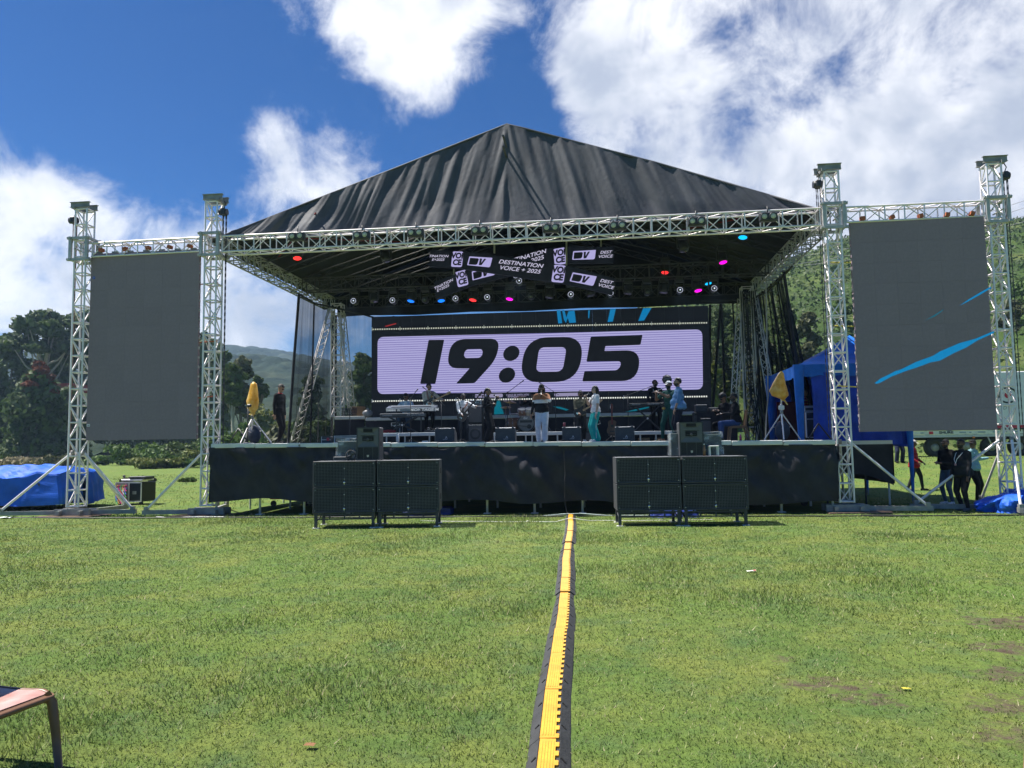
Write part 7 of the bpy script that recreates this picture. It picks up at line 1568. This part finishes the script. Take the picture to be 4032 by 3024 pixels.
mic_stand('left overhead mic stand behind the drum kit', D(2000, 25.3, .33), 1.32, (.42, 0, .3)); mic_stand('right overhead mic stand behind the drum kit', D(2190, 25.3, .33), 1.3, (-.44, 0, .3)); mic_stand('mic stand at the left end of the right keyboard', D(2476, 24.4, .33), 1.13, (.68, 0, .24)); mic_stand('low mic stand before the grey guitar amplifier', D(2262, 23.9), .62, None); mic_stand('mic stand with spider arms behind the woman in black', D(1903, 25.2, .0), 1.55, (-.17, 0, .0)); mic_stand('mic stand with spider arms behind the guitarist in olive', D(2306, 25.3), 1.5, (-.3, 0, .0))
t = thing('music_stand', 'black perforated music stand near the leaning truss', 'music stand', D(1377, 21.6)); MB().tube((0, 0, .02), (0, 0, .82), .012).build('pole', BLK, t)
for k in range(3): a = 2.1*k; bar('leg', (0, 0, .15), (.24*math.cos(a), .24*math.sin(a), .01), .01, BLK, t, 6)
ds = MB()
for i in range(9): ds.box((-.2+.05*i, 0, 0), (.016, .008, .24), M.Rotation(-.45, 3, 'X'))
for i in range(6): ds.box((0, -.0, 0)+V(()) if False else (0, .05-.02*i*1.0, -.11+.044*i), (.44, .008, .018), M.Rotation(-.45, 3, 'X'))
o = ds.build('desk', BLK, t, (0, -.03, .9)); MB().box((0, -.0, 0), (.46, .05, .014)).build('ledge', BLK, t, (0, -.02, .79))

# amplifiers
def cab(label, x0, x1, Y, up_, h, speaker=True, m=None, text=None, d=.4):
    a, b = D(x0, Y, up_), D(x1, Y, up_); w = b.x-a.x; t = thing('amplifier', label, 'amplifier', ((a.x+b.x)/2, Y, a.z))
    MB().bbox((0, d/2, h/2), (w, d, h), .012).build('cabinet', m or BLK, t); MB().box((0, -.004, h*.48), (w*.9, .01, h*.82)).build('grille', GRL, t)
    if speaker: MB().lathe((0, -.006, h*.46), [(min(w, h)*.4, 0), (min(w, h)*.36, .006), (min(w, h)*.2, .002)], 24, 'Y').build('speaker_cone', BLKM, t)
    if text: put_text('lettering', text, LW, t, (0, -.012, h*.93), .05, wide=1.5)
    return t
cab('lower black bass speaker cabinet behind the woman in black', 1844, 1900, 25.0, 0, .62, text='ALLEN MUSIC'); cab('upper black bass speaker cabinet behind the woman in black', 1846, 1900, 25.0, .63, .60, False, text='ALLEN MUSIC')
a = D(1874, 25.05, 1.25); t = thing('amplifier', 'silver amplifier top unit on the bass cabinets', 'amplifier', a); MB().bbox((0, .15, .08), (.34, .28, .15), .01).build('case', SILV, t); MB().box((0, .005, .08), (.3, .008, .09)).build('front_panel', BLK, t)
for k in range(5): MB().tube((-.1+.05*k, 0, .08), (-.1+.05*k, -.02, .08), .013, 8).build('knob', CHROME, t)
cab('grey guitar amplifier behind the woman in white', 2300, 2352, 25.2, .36, .40, False, mat('amp_grey', (.10, .10, .095), .7, var=.15)); cab('black amplifier under the grey one', 2298, 2354, 25.2, 0, .35, False)

# drum kit
kx = D(2073, 25.25, .33); kit = thing('drum_kit', 'drum kit with grey bass drum head in the middle of the stage', 'drum kit', kx)
SHELL = mat('drum_cream_shell', (.42, .36, .28), .35, var=.4, vscale=5); SHELL2 = mat('drum_brown_shell', (.20, .10, .06), .35, var=.4, vscale=6); HEADG = mat('drum_head_grey', (.20, .20, .19), .55, var=.15); HEADW = mat('drum_head_white', (.62, .61, .58), .6, var=.08); BRONZE = mat('bronze', (.35, .24, .10), .3, .9, var=.15)
bz = .30; bd = MB().lathe((0, 0, bz), [(.27, -.42), (.275, -.40), (.275, -.02), (.27, 0)], 32, 'Y').build('bass_drum', SHELL, kit)
MB().lathe((0, -.012, bz), [(.262, 0), (.255, .006)], 32, 'Y').build('drum_head', HEADG, bd); torus('hoop', (0, -.01, bz), .275, .014, BLKM, bd, M.Rotation(math.pi/2, 3, 'X'), 32)
put_text('emblem', 'dw', HEADW, bd, (-.02, -.026, bz+.17), .11, bold=.006); MB().box((0, -.022, bz+.06), (.4, .006, .08)).build('dark_bar', EYE, bd); MB().lathe((.1, -.02, bz-.11), [(.075, 0), (.07, .004)], 20, 'Y').build('port_hole', EYE, bd)
bar('kick_mic', (.1, -.05, bz-.11), (-.25, -.2, bz-.08), .012, BLK, bd)
for x, y, z, r, h, m, tl in ((-.12, .05, .68, .15, .2, SHELL2, .35), (.13, .05, .68, .16, .22, SHELL, .35), (-.46, .3, .30, .2, .38, SHELL2, 0), (-.3, .45, .42, .18, .15, SHELL, .05), (.46, .3, .28, .2, .4, SHELL2, 0)):
    rt = M.Rotation(tl, 3, 'X'); o = MB().lathe((x, y, z), [(r, -h/2), (r, h/2)], 24, rot=rt).build('tom_drum', m, kit); MB().lathe((x, y, z), [(r*.97, h/2), (r*.95, h/2+.004)], 24, rot=rt).build('drum_head', HEADW, o)
    torus('hoop', V((x, y, z))+rt @ V((0, 0, h/2)), r+.005, .01, CHROME, o, rt, 24); torus('hoop', V((x, y, z))+rt @ V((0, 0, -h/2)), r+.005, .01, CHROME, o, rt, 24)
    for k in range(8): a = 2*math.pi*k/8; MB().tube(V((x, y, z))+rt @ V(((r+.012)*math.cos(a), (r+.012)*math.sin(a), -h*.4)), V((x, y, z))+rt @ V(((r+.012)*math.cos(a), (r+.012)*math.sin(a), h*.4)), .007, 5).build('lug', CHROME, o)
for x, y, h, r, tl in ((-.55, .15, 1.02, .22, .2), (.62, .2, 1.05, .24, -.15), (-.72, .4, .85, .18, .0), (.38, .45, 1.15, .2, .2), (-.25, .55, 1.2, .22, -.1)):
    o = MB().tube((x, y, .05), (x, y, h), .012).build('cymbal_stand', CHROME, kit)
    for k in range(3): a = 2.1*k+.4; bar('leg', (x, y, .32), (x+.22*math.cos(a), y+.22*math.sin(a), .01), .009, CHROME, kit, 6)
    rt = M.Rotation(tl, 3, 'Y') @ M.Rotation(.25, 3, 'X'); MB().lathe((x, y, h), [(r, 0), (r*.3, .018), (r*.14, .03), (.012, .045)], 28, rot=rt).build('cymbal', BRONZE, o)
bar('tom_rail', (-.55, .02, .62), (.62, .02, .62), .014, CHROME, kit); MB().lathe((.1, .95, .4), [(.17, 0), (.17, .07)], 20).tube((.1, .95, 0), (.1, .95, .4), .025).build('throne', BLK, kit)
for s in (-1, 1): bar('spur', (s*.2, .05, .12), (s*.34, -.1, .01), .012, CHROME, kit, 6)

# tables and desks at the back right
t = thing('gear_desk', 'black draped desk with mixers at the right of the stage', 'desk', D(2820, 24.2)); MB().grid(lambda u, v: V((-.55+1.2*u, -.02*math.sin(u*30), .9*v)), 40, 4).build('drape', BLKC, t); MB().box((.05, .35, .9), (1.25, .7, .04)).build('top', BLK, t); MB().box((.3, -.02, .89), (.6, .03, .04)).build('edge', WHITEP, t)
for i, (x, w, h) in enumerate(((-.4, .35, .22), (.05, .45, .12), (.45, .4, .1))): MB().bbox((x, .3, .92+h/2), (w, .4, h), .015).build('mixer', DKG, t)
MB().box((.32, .0, .98), (.1, .01, .1)).build('paper', WHITEP, t)
t = thing('follow_lamp', 'round black lamp on a stand behind the flute player', 'lamp', D(2633, 24.6, .0)); MB().tube((0, 0, .02), (0, 0, 1.72), .016).build('pole', BLK, t); MB().lathe((0, 0, 1.95), [(.10, -.1), (.15, -.04), (.16, .04), (.12, .1), (.06, .12)], 8, 'Y').build('head', BLKM, t); MB().box((0, -.12, 1.96), (.14, .01, .02)).build('badge', LG, t)
for k in range(3): a = 2.1*k; bar('leg', (0, 0, .3), (.3*math.cos(a), .3*math.sin(a), .01), .012, BLK, t, 6)
# odds and ends
def small(name, label, cat, loc, build): t = thing(name, label, cat, loc); build(t); return t
small('white_bottle', 'white bottle at the stage edge below the keyboards', 'bottle', D(1566, 21.2), lambda t: (MB().lathe((0, 0, 0), [(.045, 0), (.048, .15), (.03, .2), (.016, .26)], 14).build('body', WHITEP, t), MB().lathe((0, 0, .26), [(.018, 0), (.016, .03)], 10).build('cap', WHITEP, t)))
small('red_can', 'red drink can on the third wedge monitor', 'can', D(2223, 21.05, .405), lambda t: (MB().lathe((0, 0, 0), [(.028, 0), (.033, .01), (.033, .1), (.027, .115)], 14).build('body', mat('can_red', (.4, .04, .06), .35, var=.2), t), MB().lathe((0, 0, .115), [(.026, 0), (.024, .003)], 12).build('lid', CHROME, t)))
small('pink_bottle', 'small pink bottle under the seated man in black', 'bottle', D(2916, 21.7), lambda t: (MB().lathe((0, 0, 0), [(.03, 0), (.033, .11), (.014, .15), (.014, .18)], 12).build('body', mat('pink_drink', (.6, .06, .2), .2, var=.1), t), MB().lathe((0, 0, .18), [(.016, 0), (.016, .02)], 10).build('cap', WHITEP, t)))
small('power_strip', 'white power strip at the stage edge below the guitarist in beige', 'power strip', D(1674, 20.6), lambda t: (MB().bbox((0, 0, .025), (.16, .07, .05), .008).build('body', WHITEP, t), MB().box((0, 0, .052), (.12, .03, .004)).build('sockets', LG, t)))
small('red_cloth', 'red and black cloth heap on the left platform rim', 'cloth', D(1530, 24.5, .33), lambda t: (MB().ball((0, .1, .05), (.24, .12, .07), 12).build('red_fold', mat('cloth_red_heap', (.30, .02, .03), .85, var=.3, bump=.6, bscale=12), t), MB().ball((.02, .16, .13), (.2, .12, .1), 12).build('black_fold', BLACKC, t)))
small('pedal_cables', 'pile of pedals and cables on the left platform', 'pedals', D(1692, 24.5, .33), lambda t: (MB().bbox((0, .1, .05), (.35, .2, .08), .015).build('pedal_board', DKG, t), MB().ball((-.06, .1, .13), (.05, .05, .05), 8).build('ball_foot', SILV, t), MB().path([(-.2, .1, .1), (0, .0, .16), (.2, .15, .08), (.24, .1, -.2)], .015).build('cable', CAB, t)))
small('brown_box', 'brown cardboard box on the platform by the back left tower', 'box', at(1412, 1638, 27.1), lambda t: (MB().bbox((0, 0, .17), (.42, .3, .32), .005).build('carton', mat('cardboard', (.33, .18, .09), .85, var=.15), t), MB().box((0, -.002, .33), (.4, .29, .008)).build('flap', mat('cardboard_light', (.4, .24, .13), .85, var=.1), t)))
small('grey_bag', 'crumpled grey plastic bag beside the cardboard box', 'bag', at(1447, 1640, 27.0), lambda t: (MB().ball((0, 0, .12), (.2, .14, .13), 12).build('bag', mat('grey_plastic_bag', (.35, .36, .38), .3, var=.3, bump=.7, bscale=18), t), MB().tube((.0, 0, .22), (.02, 0, .3), .03, 8, .05).build('knot', MATS['grey_plastic_bag'], t)))
for i, (x, w) in enumerate(((2535, .35), (2590, .2))):
    small('wood_block', ('wooden block under the right platform, left one', 'wooden block under the right platform, right one')[i], 'block', D(x, 24.6), lambda t: (MB().bbox((0, 0, .06), (w, .2, .12), .006).build('block', mat('raw_wood', (.30, .19, .11), .8, var=.2), t)))
small('foot_pad', 'yellow taped mic foot near the flute player', 'base', D(2586, 21.5), lambda t: (MB().lathe((0, 0, 0), [(.09, 0), (.08, .02), (.02, .03)], 14).build('base', BLK, t), MB().box((0, -.05, .03), (.05, .05, .02)).build('tape', ORG, t)))
for i, (x, Y, h) in enumerate(((2712, 23.5, .5), (2752, 24.4, .9), (2780, 24.0, .7))):
    cab(('black amplifier rack left of the right desk, low one', 'black amplifier rack beside the right desk, tall one', 'black covered box before the right desk')[i], x-18, x+22, Y, 0, h, False)
cable('cables curled on the deck under the third wedge', [tuple(D(2190, 21.2, .02)), tuple(D(2215, 20.9, .04)), tuple(D(2240, 21.0, .02)), tuple(D(2290, 20.8, .02))], .012, CAB)
cable('cables curled on the deck under the second wedge', [tuple(D(1925, 21.2, .02)), tuple(D(1945, 20.8, .05)), tuple(D(1965, 20.7, .02))], .012, CAB)
